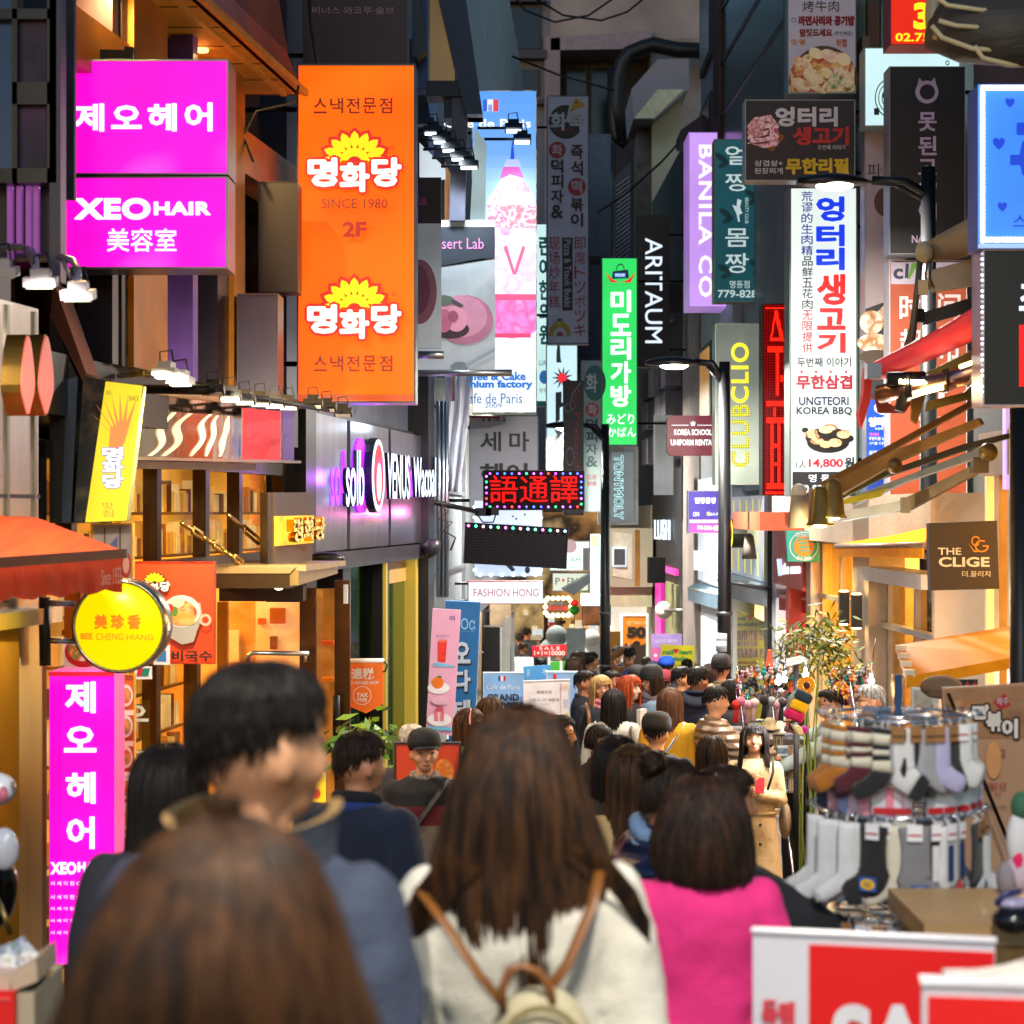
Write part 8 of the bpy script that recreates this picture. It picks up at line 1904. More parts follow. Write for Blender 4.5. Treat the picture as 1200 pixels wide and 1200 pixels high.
def person(label, u, v, d, yaw, top='#222222', legs='#1c1e26', hairs=('short', HB), build=1., skin=None, hy=0, arms=('hang', 'hang'), hem=.88, style='jacket', vox=None, face=None, glasses=False, hat=None, topmat=None, collar=True, fem=False, lean=0., shoes='#d8d8d8', hands=False, bump=True, sleeve=1., thick=.025, tilt=0):
    skin = skin or SK
    tp = P(u, v, d); zb = zg(d); H = tp.z - zb
    s_ = H / 1.72
    t = thing('person', label, 'person', (tp.x, d, zb), R(yaw), 'people walking in the street')
    t.scale = (s_, s_, s_); ALLP.append((label, round(H, 2), round(.17 * s_ / d * F)))
    vx = vox or max(.011, min(.024, d * .0009))
    if face is None: face = abs(((yaw + hy + 180) % 360) - 180) < 120
    if fem: build *= .88
    MH = Matrix.Translation((0, 0, 1.5)) @ Matrix.Rotation(R(hy), 4, 'Z') @ Matrix.Rotation(R(tilt), 4, 'X') @ Matrix.Translation((0, 0, -1.5))
    b = MB()
    b.loft([ringpts(z, rx * build, ry, yc) for z, rx, ry, yc in TORSO], skin)
    limb(b, [(0, .012, 1.41), (0, 0, 1.53)], [.056, .05], skin)
    hv = MB(); hv.ell((0, -.008, 1.595), (.077, .096, .122), skin, 20, 14, fn=headfn)
    hv.ell((0, -.05, 1.53), (.048, .05, .045), skin, 12, 8)
    hv.tube([(0, -.096, 1.612), (0, -.104, 1.585), (0, -.119, 1.567), (0, -.1, 1.558)], [.009, .012, .015, .012], skin, 8)
    for sd in (-1, 1): hv.ell((sd * .079, .005, 1.58), (.011, .02, .031), skin, 10, 8); hv.ell((sd * .04, -.07, 1.565), (.026, .024, .024), skin, 10, 8)
    b.add([MH @ Vector(q) for q in hv.v], hv.f, skin, True)
    A = []
    for sd, an in ((-1, arms[0]), (1, arms[1])):
        e, w_ = ARM[an]
        sh = Vector((sd * .178 * build, .01, 1.375)); e = Vector((sd * e[0] * build, e[1], e[2])); w_ = Vector((sd * w_[0] * build, w_[1], w_[2]))
        A.append((sh, e, w_, sd)); limb(b, [sh, e, w_], [.048, .038, .027], skin)
    LG = []
    for sd in (-1, 1):
        st = .09 * sd * (1 if d % 2 < 1 else -1)
        hp, kn, an_ = Vector((sd * .082, 0, .88)), Vector((sd * .088, -.02 + st * .6, .48)), Vector((sd * .092, .02 + st, .085))
        LG.append((hp, kn, an_)); limb(b, [hp, kn, an_], [.08, .052, .038], skin); limb(b, [an_ + Vector((0, .02, -.04)), an_ + Vector((sd * .015, -.14, -.052))], [.033, .028], skin)
    o = obj('body', b, t, local=True); soft(o, min(vx, .012) if face else vx, it=2)
    # clothes
    fold = (.034 if d < 6 else .022) if bump else .008
    tm_ = topmat or paint(top, .85, 0, .12, 6, .25, 60)
    th = thick
    j = MB()
    TT = [q for q in TORSO if q[0] > hem] 
    rings = []
    if hem < .86:
        for z, rx, ry in ((hem, .17 + (.88 - hem) * .16, .135 + (.88 - hem) * .12), ((hem + .92) / 2, .172 + (.88 - hem) * .06, .135), (.93, .172, .13)):
            rings.append(ringpts(z, rx * build + th, ry + th, .01))
        TT = [q for q in TT if q[0] > .97]
    else: rings.append(ringpts(hem, .168 * build + th, .12 + th, .01))
    for z, rx, ry, yc in TT: rings.append(ringpts(z + (.012 if z > 1.3 else 0), rx * build + th * (1 if z < 1.4 else .8), ry + th * (1 if z < 1.4 else .7), yc))
    j.loft(rings, tm_)
    for sh, e, w_, sd in A:
        we = e.lerp(w_, sleeve * .96)
        limb(j, [sh - Vector((0, 0, .012)), e, we], [.052 + th * .9, .045 + th, .036 + th * .7], tm_)
    o = obj('hoodie' if style == 'hoodie' else 'coat' if hem < .8 else 'jacket' if style == 'jacket' else 'sweater', j, t, local=True); soft(o, max(.012, vx), fold)
    top_ = o
    if collar:
        m = MB(); pts = [(.066 * math.cos(a) * (1.0), .012 + .064 * math.sin(a), 1.452 + .02 * math.sin(a)) for a in [2 * math.pi * k / 18 for k in range(19)]]
        m.tube(pts, .021, tm_, 8, cap=False); obj('collar', m, t, local=True)
    l = MB(); lm = paint(legs, .85, 0, .15, 6, .2, 40)
    l.loft([ringpts(.80, .15 * build + .01, .125, .01), ringpts(.9, .165 * build, .128, .01), ringpts(1.0, .15 * build, .112, .0)], lm)
    for hp, kn, an_ in LG: limb(l, [hp, kn, an_ + Vector((0, 0, .02))], [.098, .075, .062], lm)
    o = obj('trousers', l, t, local=True); soft(o, max(.016, vx), fold * .8)
    for (hp, kn, an_), sd in zip(LG, (-1, 1)):
        m = MB(); c = an_ + Vector((sd * .008, -.05, -.035)); m.ell(c, (.046, .125, .045), paint(shoes, .5), 14, 8, fn=lambda q: 1 if q.z > -.2 else .92); m.box(c - Vector((0, 0, .037)), (.085, .23, .02), paint('#c0c0c0' if shoes > '#8' else '#101010', .6)); obj('shoe', m, t, local=True)
    if hands:
        for sh, e, w_, sd in A: hand(t, w_, (w_ - e), sd, skin)
    # face
    if face:
        m = MB(); ek = paint('#120c0a', .2, 0, 0); wh_ = paint('#7a7068', .6, 0, 0)
        for sd in (-1, 1):
            e_ = MB(); e_.ell(MH @ Vector((sd * .031, -.0855, 1.602)), (.0135, .008, .0058), wh_, 10, 6, M=MH.to_3x3()); e_.ell(MH @ Vector((sd * .031, -.0915, 1.602)), (.0058, .004, .0058), ek, 8, 6, M=MH.to_3x3()); e_.tube([MH @ Vector((sd * (.031 + x), -.0925 + abs(x) * .15, 1.609 - abs(x) * .12)) for x in (-.015, -.005, .006, .016)], .0018, ek, 5); obj('eye', e_, t, local=True)
            m.tube([MH @ Vector((sd * x, y, z)) for x, y, z in ((.014, -.0955, 1.624), (.03, -.096, 1.629), (.048, -.085, 1.623))], [.003, .0036, .002], HB if hairs[1] is not HBL else HBL, 5, flat=1)
        obj('eyebrow', m, t, local=True)
        m = MB(); lip = paint('#8a3a34' if not fem else '#a03038', .4); m.tube([MH @ Vector((x, -.1005 + abs(x) * .4, 1.528 + (.002 if abs(x) > .01 else 0))) for x in (-.024, -.012, 0, .012, .024)], [.002, .0055, .0062, .0055, .002], lip, 6); obj('mouth', m, t, local=True)
    if glasses:
        m = MB(); gm_ = paint('#1a1614', .3)
        for sd in (-1, 1):
            m.tube([MH @ Vector((sd * .033 + .023 * math.cos(a), -.106, 1.598 + .019 * math.sin(a))) for a in [2 * math.pi * k / 14 for k in range(15)]], .0017, gm_, 5, cap=False); m.rod(MH @ Vector((sd * .056, -.104, 1.602)), MH @ Vector((sd * .084, .0, 1.6)), .0022, gm_, 5)
        m.rod(MH @ Vector((-.01, -.107, 1.602)), MH @ Vector((.01, -.107, 1.602)), .0022, gm_, 5); obj('glasses', m, t, local=True)
    # hair
    hs, hm = hairs[0], hairs[1]; extra = hairs[2] if len(hairs) > 2 else {}
    big = d < 8.5
    n_ = 900 if big else 260; r_ = .0032 if big else .0062
    sdd = int(u * 7 + v)
    if hs == 'short': hair(t, hm, [(z, w_, dd, dd * 1.04, 0, 0) for z, w_, dd in ((1.722, .01, .01), (1.716, .036, .042), (1.703, .06, .07), (1.678, .077, .092), (1.64, .086, .103), (1.60, .0855, .105), (1.56, .081, .102), (1.52, .07, .09), (1.46, .055, .07))], ends_fn(1.662, 1.628, 1.545), n_, r_ * .8, sdd, 50, 1.665, .035, .965, MH, short=True)
    elif hs == 'bob': hair(t, hm, longprof(extra.get('L', 1.46), extra.get('w', 1.06), .02), ends_fn(1.52, extra.get('L', 1.46), extra.get('L', 1.46)), n_, r_, sdd, 48, 1.655, .05, .955, MH)
    elif hs == 'long': hair(t, hm, longprof(extra.get('L', 1.15), extra.get('w', 1.05), extra.get('fl', .03)), ends_fn(extra.get('L', 1.15) + .05, extra.get('L', 1.15), extra.get('L', 1.15)), n_, r_, sdd, 50, 1.655, .05, .955, MH, wav=extra.get('wav', 0))
    elif hs == 'bun':
        hair(t, hm, [(z, w_, dd, dd, 0, 0) for z, w_, dd in BASEP] + [(1.50, .085, .09, .105, 0, 0), (1.46, .06, .07, .08, 0, 0)], ends_fn(1.65, 1.58, 1.5), n_, r_, sdd, 50, 1.655, .03, .955, MH)
        m = MB(); c = MH @ Vector((0, .11, 1.68)); rnd = random.Random(3)
        m.ell(c, .05, hm, 14, 10)
        for k in range(60):
            a0 = rnd.uniform(0, 6.3); tl_ = rnd.uniform(-1, 1); m.tube([c + Vector((.052 * math.cos(a0 + q * .3), .052 * math.sin(a0 + q * .3) * math.cos(tl_), .052 * math.sin(a0 + q * .3) * math.sin(tl_))) for q in range(8)], .004, hm, 4, cap=False)
        obj('hair_bun', m, t, local=True)
    if hat:
        kind, hc = hat[0], hat[1]; m = MB(); cm_ = paint(hc, .8, 0, .12, 12, .25, 80)
        def cap_rings(zb_, k=1.): return [[MH @ Vector((.1 * k * w_ * math.cos(a), -.005 + .118 * k * w_ * math.sin(a), z)) for a in [2 * math.pi * i / 24 for i in range(24)]] for z, w_ in [(zb_ + q * (1 if kind == 'cap' else 1.3), e) for q, e in ((0, 1.0), (.04, 1.02), (.075, .93), (.1, .74), (.112, .42), (.116, .05))]]
        m.loft(cap_rings(1.632 if kind == 'cap' else 1.612, 1 if kind == 'cap' else 1.03), cm_)
        if kind == 'cap':
            br_ = [[MH @ Vector((x * .075, -.095 - .085 * f * math.sqrt(max(0, 1 - x * x * .75)), 1.648 - .01 * f - .012 * x * x + dz)) for x in [i / 5 - 1 for i in range(11)]] for f, dz in ((0, .004), (1, .004), (1, -.002), (0, -.002))]
            m.loft(br_ + [br_[0]], cm_, cap=False, closed=False)
        else:
            m.tube([MH @ Vector((.103 * math.cos(a), -.005 + .119 * math.sin(a), 1.628)) for a in [2 * math.pi * i / 24 for i in range(25)]], .007, cm_, 8, cap=False)
        obj('cap' if kind == 'cap' else 'knit_cap', m, t, local=True)
    return t
def strap(t, pts, mat, r=.016, name='bag_strap', flat=.3):
    m = MB(); m.tube(pts, r, mat, 8, flat=flat); return obj(name, m, t, local=True)
def scarfon(t, mat, z=1.46, r=.03, R_=.085):
    m = MB()
    for k in range(3):
        m.tube([(R_ * (1 + .08 * k) * math.cos(a), .012 + R_ * math.sin(a), z - .03 * k + .025 * math.sin(a * 2 + k)) for a in [2 * math.pi * i / 20 for i in range(21)]], r, mat, 8, cap=False)
    return obj('scarf', m, t, local=True)
def hood(t, mat, lining=None, z=1.43):
    m = MB()
    rings = []
    for f in range(7):
        a = f / 6
        w_ = .11 + .02 * math.sin(a * math.pi); y = .05 + .085 * math.sin(a * math.pi); zz = z + .07 - .17 * a
        rings.append([Vector((w_ * math.cos(b), y + .055 * math.sin(b) * (1 - .4 * a), zz + .02 * math.cos(2 * b))) for b in [math.pi * k / 12 for k in range(13)]] + [Vector((w_ * .8 * math.cos(b), y + .02 * math.sin(b), zz)) for b in [math.pi * k / 12 for k in range(12, -1, -1)]])
    m.loft(rings, mat)
    o = obj('hood', m, t, local=True)
    m = MB(); m.tube([(.112 * math.cos(b), .03 + .09 * math.sin(b), z + .065 + .012 * math.sin(b)) for b in [math.pi * (k / 10 * 1.3 - .15) for k in range(11)]], .019, lining or mat, 8); obj('hood_edge', m, t, local=True)
def pxprof(t, rows, d):
    """rows (v, u_left, u_right, depth ratio): a silhouette seen from behind, turned into hair rings of the figure facing away"""
    s_ = t.scale[0]; X = t.location.x; Z = t.location.z
    out = []
    for v, a, b, k in rows:
        hw = (b - a) / 2 / F * d / s_; xc = -(((a + b) / 2 - 600) / F * d - X) / s_
        z = (CZ - (v - 600) / F * d - Z) / s_
        hd = min(hw, .13) * k
        out.append((z, hw, hd * .95, hd * 1.05, xc, 0.02 if z < 1.45 else 0))
    return out

def standcollar(t, mat, lining, r0=.125, r1=.1, z0=1.41, z1=1.51, th=.018, a0=-40, a1=220):
    m = MB(); n = 22; O_, I_ = [], []
    for f in (0, .35, .7, 1):
        for side, L in ((1, O_), (0, I_)):
            ring = []
            for k in range(n + 1):
                a = R(a0 + (a1 - a0) * k / n); r_ = r0 + (r1 - r0) * f + (.03 * f * f) - (0 if side else th)
                ring.append(Vector((r_ * math.cos(a), .01 + r_ * .95 * math.sin(a), z0 + (z1 - z0) * f - .02 * f * math.sin(a) - (0 if side else .002))))
            L.append(ring)
    m.loft(O_, mat, closed=False, cap=False); m.loft([O_[-1], I_[-1]], lining, closed=False, cap=False); m.loft(I_[::-1], lining, closed=False, cap=False)
    obj('hood_collar', m, t, local=True)
# ---------------------------------------------------------------- the near figures, seen from behind
def pt(t, u, v, d, y=None):
    """a pixel at a depth, in a figure's own space"""
    q = _inv[t.name] @ P(u, v, d)
    return Vector(q) / t.scale[0]
# woman with brown hair filling the lower left
d_ = 1.95
t = person('woman seen from behind at lower left, brown hair falling over her back', 262, 962, d_, 180, '#3a3a48', hairs=('none', HBR), fem=True, vox=.014, style='jacket', build=.95)
pr = pxprof(t, [(958, 240, 285, .9), (966, 210, 315, .9), (985, 180, 345, .95), (1015, 150, 368, 1), (1060, 122, 388, 1.02), (1110, 102, 404, 1), (1160, 80, 420, .95), (1220, 55, 445, .9), (1290, 40, 460, .85), (1400, 60, 450, .8), (1500, 90, 440, .8)], d_)
L = pr[-1][0] + .01
hair(t, HBR, pr, ends_fn(L + .05, L, L), 2600, .0022, 21, 50, pr[2][0], .03, .96)
# tall man looking right
d_ = 3.1
t = person('tall man in a grey blue hooded jacket looking right in the near crowd', 300, 776, d_, 158, '#363f54', hairs=('short', HB), hy=-28, vox=.012, skin=SK2, build=.92, face=True, bump=True, thick=.035)
standcollar(t, paint('#3c4350', .85, 0, .1, 6, .2, 60), paint('#8a6c40', .9, 0, .15, 20, .3, 120))
# woman with very long hair and cream hoodie
d_ = 3.75
t = person('woman with long dark brown hair in a cream hoodie with a small backpack', 612, 831, d_, 180, '#b9b2a4', hairs=('none', HMB), fem=True, vox=.012, style='hoodie', build=1.04, thick=.03, topmat=paint('#d8d2c4', .9, 0, .08, 10, .3, 160))
pr = pxprof(t, [(829, 595, 630, .9), (836, 575, 648, .9), (850, 557, 660, .95), (880, 543, 672, 1), (920, 533, 683, 1.05), (960, 521, 697, 1.02), (1000, 508, 712, 1), (1040, 498, 724, .95), (1080, 500, 722, .95), (1120, 525, 705, .95), (1160, 545, 690, .95)], d_)
L = pr[-1][0] + .01
hair(t, hairmat('#180f0a', '#4a2f1a'), pr, lambda ph: L + .3 * (1 - abs(ph) / math.pi) + .035 * math.sin(ph * 9), 2400, .0022, 33, 50, pr[2][0], .03, .96)
for sgn, pts in ((0, [(540, 1010), (505, 1055), (478, 1090), (458, 1112)]), (1, [(690, 1000), (728, 1040), (748, 1075), (755, 1100)])):
    m = MB(); rnd = random.Random(sgn)
    for k in range(280):
        o_ = rnd.uniform(-24, 24); m.tube([pt(t, u + o_ * (1 - i * .25) + rnd.uniform(-2, 2), v + rnd.uniform(-4, 4) + o_ * .3, d_ - .13 + .02 * i) for i, (u, v) in enumerate(pts)], [.002, .002, .0018, .0006], hairmat('#180f0a', '#4a2f1a'), 4, cap=False)
    obj('loose_hair', m, t, local=True)
tan = paint('#7a4a1c', .45, 0, .2, 10)
strap(t, [pt(t, u, v, dd) for u, v, dd in ((490, 1040, d_ - .1), (520, 1080, d_ - .185), (560, 1140, d_ - .21), (600, 1190, d_ - .22))], tan, .011)
strap(t, [pt(t, u, v, dd) for u, v, dd in ((705, 1010, d_ - .1), (695, 1060, d_ - .185), (665, 1130, d_ - .21), (620, 1190, d_ - .22))], tan, .011)
m = MB(); m.tube([pt(t, u, v, d_ - .25) for u, v in ((590, 1185), (588, 1160), (597, 1138), (612, 1132), (632, 1140), (645, 1160), (648, 1180))], .008, tan, 8); obj('bag_handle', m, t, local=True)
m = MB(); c = pt(t, 634, 1268, d_ - .22); m.ell(c, (.1, .075, .165), paint('#b5aa8c', .8, 0, .1, 12, .3, 120), 22, 14, fn=lambda q: 1 + .12 * abs(q.x * q.z)); m.tube([c + Vector((.092 * math.cos(a), .062, .145 * math.sin(a))) for a in [2 * math.pi * k / 24 for k in range(25)]], .006, paint('#8a7a50', .7), 6, cap=False); obj('backpack', m, t, local=True)
# woman in the pink sweater
d_ = 5.1
t = person('woman with a dark wavy bob in a bright pink sweater seen from behind', 822, 909, d_, 180, '#c8206c', hairs=('none', HMB), fem=True, vox=.012, style='sweater', build=1.02, topmat=paint('#e02c7c', .9, 0, .06, 8, .25, 140), thick=.03)
pr = pxprof(t, [(907, 808, 840, .9), (913, 795, 855, .9), (930, 781, 868, .95), (955, 773, 876, 1), (985, 764, 881, 1.05), (1010, 763, 883, 1.05), (1030, 772, 878, 1), (1045, 790, 862, .9)], d_)
L = pr[-1][0] + .03
hair(t, HMB, pr, ends_fn(L + .03, L + .02, L), 1500, .003, 5, 46, pr[2][0], .05, .95, wav=.05)
# man in navy fleece
t = person('man in a dark navy fleece jacket turned away behind the tall man', 420, 857, 7.4, 155, '#10182a', hairs=('short', HD), hy=-25, build=1.02, topmat=paint('#0f1a30', .95, 0, .2, 20, .5, 140, sheen=.1), face=False, thick=.035)
m = MB(); m.tube([(.075 * math.cos(a), .012 + .075 * math.sin(a), 1.47 + .012 * math.sin(a)) for a in [2 * math.pi * k / 18 for k in range(19)]], .026, paint('#0a0c12', .9), 8, cap=False); m.tube([(.085 * math.cos(a), .012 + .083 * math.sin(a), 1.435 + .012 * math.sin(a)) for a in [2 * math.pi * k / 18 for k in range(19)]], .026, paint('#16306a', .9), 8, cap=False); obj('stand_collar', m, t, local=True)
person('dark haired woman half hidden behind the tall man at left', 196, 872, 5.2, 180, '#24242c', hairs=('long', HB, {'L': 1.25}), fem=True)
# navy puffer woman with bun
t = person('woman with a hair bun in a navy puffer and pale blue scarf bending forward', 778, 888, 6.6, 115, '#0c1634', hairs=('bun', HD), fem=True, topmat=quilt('#0d1a3c', 10), skin=SK3, hy=10, tilt=16, thick=.045)
scarfon(t, paint('#6a86a8', .9, 0, .3, 14, .3, 80), 1.47, .032, .085)
# person reaching for socks
t = person('dark haired shopper in a black coat reaching for the socks', 846, 897, 6.1, 100, '#12141c', hairs=('short', HD), arms=('long', 'long'), hands=True, build=.95, thick=.035)
# two women in dark coats left of the bun
t = person('black haired woman in a dark brown coat with a tan bag strap', 722, 862, 8.4, 165, '#2a2016', hairs=('bob', HB, {'L': 1.44}), fem=True, thick=.045)
strap(t, [(-.2, .0, 1.44), (-.17, .12, 1.38), (-.12, .17, 1.2), (-.1, .17, 1.0)], paint('#a8744a', .5), .018)
person('woman with long brown hair over a cream sweater beside the brown coat', 742, 872, 7.6, 160, '#c0a070', hairs=('long', HBR, {'L': 1.2, 'fl': .05}), fem=True, style='sweater')
# man in black cap and banded sweater, facing us
t = person('man in a black cap and red banded sweater walking towards the camera', 497, 858, 12.1, 4, hairs=('short', HB), hat=('cap', '#101014'), skin=SK2, topmat=bands([(0, '#6a5c50'), (1.10, '#6a5c50'), (1.17, '#5a0f16'), (1.285, '#0e0d10')]), vox=.009, hy=8, style='sweater', build=1.05)
strap(t, [(.13, -.06, 1.45), (.08, -.135, 1.36), (-.04, -.155, 1.2), (-.17, -.13, 1.0), (-.2, 0, .92)], paint('#0c0c0e', .6), .024)
m = MB(); m.tube([(.07 * math.cos(a), .005 + .066 * math.sin(a), 1.458 - .012 * math.sin(-a)) for a in [2 * math.pi * k / 18 for k in range(19)]], .022, mottle(['#8a7868', '#2a2a30', '#a89080'], 60), 8, cap=False); obj('shirt_collar', m, t, local=True)
person('white haired person partly hidden behind the man in the black cap', 483, 849, 13.6, 200, '#303038', hairs=('short', hairmat('#8a8680', '#d8d4cc')))
# ---------------------------------------------------------------- the crowd in focus
t = person('woman with glasses in a beige trench coat looking at a red phone', 884, 849, 15, -8, '#a08a64', hairs=('long', HB, {'L': 1.32, 'w': 1.12, 'fl': .06, 'wav': .06}), fem=True, skin=SK2, arms=('phone', 'phone2'), hem=.50, glasses=True, tilt=-12, vox=.009, hands=True, topmat=paint('#b49c72', .8, 0, .1, 8, .25, 40), legs='#18181c')
m = MB(); m.box((.05, -.285, 1.275), (.07, .012, .13), paint('#b01018', .3), rx=R(-35)); obj('phone', m, t, local=True)
m = MB(); m.tube([(.182 * math.cos(a), .01 + .148 * math.sin(a), 1.03) for a in [2 * math.pi * k / 24 for k in range(25)]], .016, paint('#a89068', .8), 6, cap=False)
for z in (1.2, .95, .8): m.ell((.05, -.165 - (1.1 - z) * .08, z), (.013, .006, .013), paint('#2c2018', .4), 8, 6); m.ell((-.05, -.165 - (1.1 - z) * .08, z), (.013, .006, .013), paint('#2c2018', .4), 8, 6)
obj('belt', m, t, local=True); strap(t, [(.15, .0, 1.46), (.15, -.12, 1.36), (.1, -.15, 1.2)], BLACK, .01)
m = MB(); m.ell((.24, .1, .95), (.05, .12, .15), paint('#7a6648', .8, 0, .2, 40), 12, 8); obj('shoulder_bag', m, t, local=True)
t = person('man in a dark cap and black shirt seen from behind in mid street', 769, 838, 13.8, 178, '#1c2026', hairs=('short', HB), hat=('cap', '#14181c'), build=1.08, hy=-20, style='sweater', skin=SK2)
t = person('woman with straight brown hair in a mustard yellow jacket with striped strap', 785, 806, 17.2, 172, '#b88408', hairs=('bob', hairmat('#2a180e', '#6a442a'), {'L': 1.33, 'w': 1.04}), fem=True, topmat=paint('#c08a08', .85, 0, .08, 8, .2, 60), build=1.1)
strap(t, [(-.12, .06, 1.44), (-.04, .15, 1.3), (.08, .165, 1.12), (.17, .12, .98)], paint('#c8ccd0', .5), .018); strap(t, [(-.12, .07, 1.435), (-.04, .162, 1.295), (.08, .177, 1.115), (.17, .13, .975)], paint('#20242c', .5), .008)
t = person('man in a hooded navy jacket walking away beside the yellow jacket', 818, 781, 19.2, 170, '#10162c', hairs=('short', HB), hy=-30, build=1.1, thick=.045); hood(t, paint('#0e1428', .85))
t = person('older woman in a quilted beige puffer jacket browsing the hat stall', 838, 804, 17.0, 100, '#8a7058', hairs=('short', HB), fem=True, topmat=quilt('#8a7460', 16), arms=('reach', 'reach'), build=1.15, thick=.05, skin=SK2, hands=True)
t = person('woman with round glasses and black hair in dark clothes behind the puffer jacket', 859, 796, 19, 75, '#15151c', hairs=('bob', HB, {'L': 1.48}), fem=True, glasses=True, skin=SK2, arms=('reach', 'hang'))
t = person('woman with shoulder length black hair in a white ribbed sweater', 719, 808, 17.8, 172, '#a8a8a4', hairs=('bob', HB, {'L': 1.36, 'w': 1.06}), fem=True, style='sweater', topmat=paint('#b4b4ae', .9, 0, .05, 8, .3, 60, (1, 1, .1)), build=1.12)
strap(t, [(.16, .0, 1.44), (.16, .12, 1.38), (.17, .14, 1.2), (.19, .1, 1.0)], paint('#4a2a1c', .5), .012); strap(t, [(-.16, .0, 1.44), (-.16, .12, 1.38), (-.17, .14, 1.2), (-.19, .1, 1.0)], paint('#4a2a1c', .5), .012)
t = person('blonde woman with glasses and a pink scarf facing the camera', 704, 791, 20, 12, '#1c2028', hairs=('long', HBL, {'L': 1.34}), fem=True, glasses=True, skin=skinmat('#c89070')); scarfon(t, paint('#b86a78', .9, 0, .3, 20), 1.45, .028)
m = MB(); m.box((.02, -.145, 1.28), (.07, .03, .3), paint('#b8607a', .9)); obj('scarf_end', m, t, local=True); strap(t, [(-.14, 0, 1.45), (-.15, -.13, 1.35), (-.15, -.14, 1.15)], paint('#6a4420', .5), .02)
t = person('woman with copper red hair and black jacket looking to the right', 737, 791, 19.6, 55, '#101014', hairs=('long', HRED, {'L': 1.22, 'w': 1.05}), fem=True, skin=skinmat('#d0a890'), hy=5)
m = MB(); m.box((0, -.14, 1.27), (.12, .04, .28), paint('#c8c4c0', .9)); obj('shirt', m, t, local=True)
t = person('woman in glasses, black knit cap and pale denim jacket looking left', 764, 783, 20.8, -55, '#7a94ac', hairs=('long', HD, {'L': 1.4}), fem=True, glasses=True, hat=('knit', '#0e0e12'), skin=skinmat('#c89478'), topmat=paint('#7f98b0', .85, 0, .15, 10)); scarfon(t, paint('#5a4c50', .9, 0, .3, 14), 1.45, .04, .095)
t = person('woman with short black hair in a black top facing the camera', 702, 850, 14, 8, '#0c0c10', hairs=('bob', HB, {'L': 1.56, 'w': 1.0}), fem=True, skin=skinmat('#c08060'), hy=20, style='sweater')
t = person('man with glasses in a grey shirt looking right past the long hair', 654, 838, 13.4, 80, '#8a847c', hairs=('short', HB), glasses=True, skin=SK2, style='sweater')
t = person('young man with black hair in a dark jacket looking right', 684, 786, 21, 85, '#14161c', hairs=('short', HB), skin=SK3)
t = person('man in brown with a blue backpack holding one arm over his head', 738, 758, 31, 178, '#6a4420', hairs=('short', HB), arms=('hang', 'raise'), style='sweater', build=1.05, hands=True)
m = MB(); m.ell((0, .2, 1.2), (.16, .1, .24), paint('#1a3060', .7), 14, 10); obj('backpack', m, t, local=True); strap(t, [(-.12, .02, 1.45), (-.12, -.1, 1.36), (-.12, .1, 1.0)], paint('#1a3060', .7), .02)
person('man in dark blue facing the camera next to the raised arm', 724, 757, 32, 5, '#141c38', hairs=('short', HB), skin=SK2)
person('person in a bright blue cap seen from behind', 781, 771, 26, 175, '#16203c', hairs=('short', HB), hat=('cap', '#0c48c0'))
person('person in a dark red knit cap below the blue cap', 778, 788, 24.2, 175, '#241c20', hairs=('short', HD), hat=('knit', '#6a0c1c'))
person('person in a slate blue knit cap left of the blue cap', 766, 778, 27, 178, '#2a2c38', hairs=('short', HD), hat=('knit', '#343c58'))
person('man with black hair in a dark suit looking right before the yellow board', 798, 781, 21.2, 110, '#14141a', hairs=('short', HB), skin=SK2)
person('man in a tall black knit cap and beige hood walking away', 845, 770, 22.4, 175, '#7a6a54', hairs=('short', HB), hat=('knit', '#0f0d0e'), topmat=paint('#84745e', .85))
person('brown haired person left of the tall black knit cap', 832, 778, 24, 170, '#3a2c24', hairs=('bob', HD, {'L': 1.42}), fem=True)
person('dark haired woman seen from behind left of the trench coat', 834, 863, 13.2, 175, '#18161a', hairs=('bob', HD, {'L': 1.34}), fem=True)
person('woman with a ponytail in a grey coat looking right by the pole', 692, 764, 30, 75, '#3a3638', hairs=('bun', HB), fem=True, skin=SK3)
person('dark long haired woman far behind the grey board', 677, 763, 28.5, 178, '#1a1616', hairs=('long', HD), fem=True)
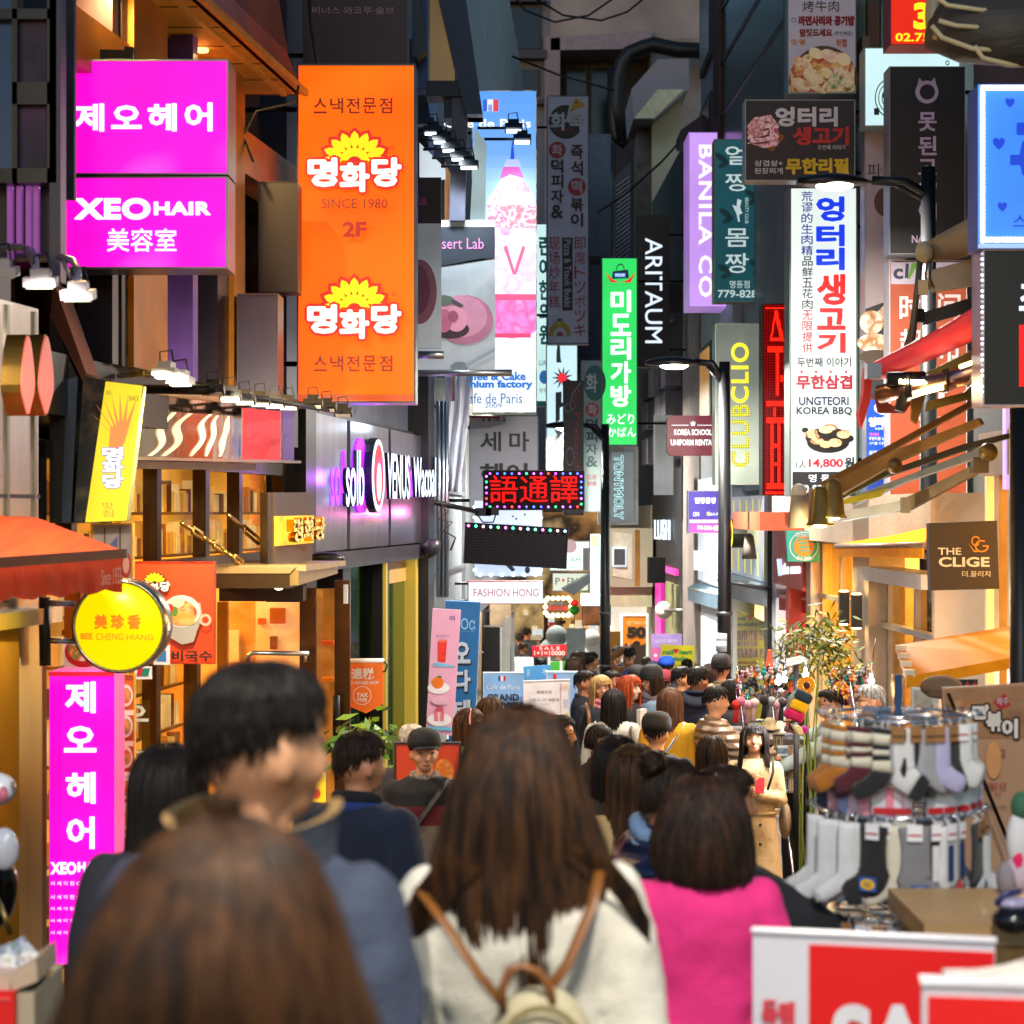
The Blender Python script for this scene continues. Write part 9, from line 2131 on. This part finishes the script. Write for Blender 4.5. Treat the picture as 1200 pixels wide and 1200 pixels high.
person('person in a small black knit cap behind the copper hair', 746, 783, 23, 178, '#1c2030', hairs=('short', HB), hat=('knit', '#0c0c10'))
person('dark haired person with tanned face behind the blonde woman', 716, 786, 22.6, 60, '#5a4a30', hairs=('short', HB), skin=SK3)
person('brown haired woman whose head shows behind the copper haired woman', 672, 770, 26.5, 150, '#2a2022', hairs=('long', HMB), fem=True)
t = person('woman with a headband and brown ponytail looking right on the left', 549, 830, 15.2, 85, '#6a6048', hairs=('long', HBR, {'L': 1.35, 'w': .98}), fem=True, skin=skinmat('#c89070'))
m = MB(); m.tube([(.1 * math.cos(a), -.02, 1.61 + .108 * math.sin(a)) for a in [math.pi * k / 12 for k in range(13)]], .008, paint('#c89098', .6), 6); obj('headband', m, t, local=True)
person('brown haired woman in front of the grand opening board', 574, 817, 17.5, 150, '#3a3430', hairs=('bob', HBR, {'L': 1.44}), fem=True, hy=-40)
person('stall keeper with black hair and glasses turned left, arm stretched out', 973, 808, 17.2, -85, '#98a8a8', hairs=('short', HB), glasses=True, arms=('long', 'long'), skin=SK2, hands=True, sleeve=.95)
person('grey haired person in a teal scarf facing left behind the sock stand', 1022, 802, 16.5, -95, '#12242c', hairs=('short', HGR), skin=SK2, glasses=True)
for i, (u, v, d, y, c, lab) in enumerate(((609, 742, 44, 175, '#241c1c', 'faraway shopper in black left of the far shop'), (617, 736, 46, 160, '#2c3038', 'faraway shopper with dark hair under the far shop lights'), (613, 752, 40, 150, '#1c1814', 'shopper bending over goods in the far shop'), (634, 772, 30, 178, '#3a3430', 'dark head showing above the blue notice'), (655, 757, 36, 100, '#50545a', 'far shopper in grey behind the sale placard'), (706, 772, 33, 20, '#40302c', 'far shopper facing us left of the lamp pole'), (757, 770, 33, 178, '#20242c', 'far walker in black right of the raised arm'), (805, 772, 30, 178, '#3a2c34', 'far walker behind the yellow board'))):
    person(lab, u, v, d, y, c, hairs=('short', HB if i % 2 else HD))
person('walker in pale trainers standing beyond the sock stand', 935, 842, 17.8, 178, '#343a30', hairs=('short', HD), shoes='#d8d0c8', legs='#201c1c')
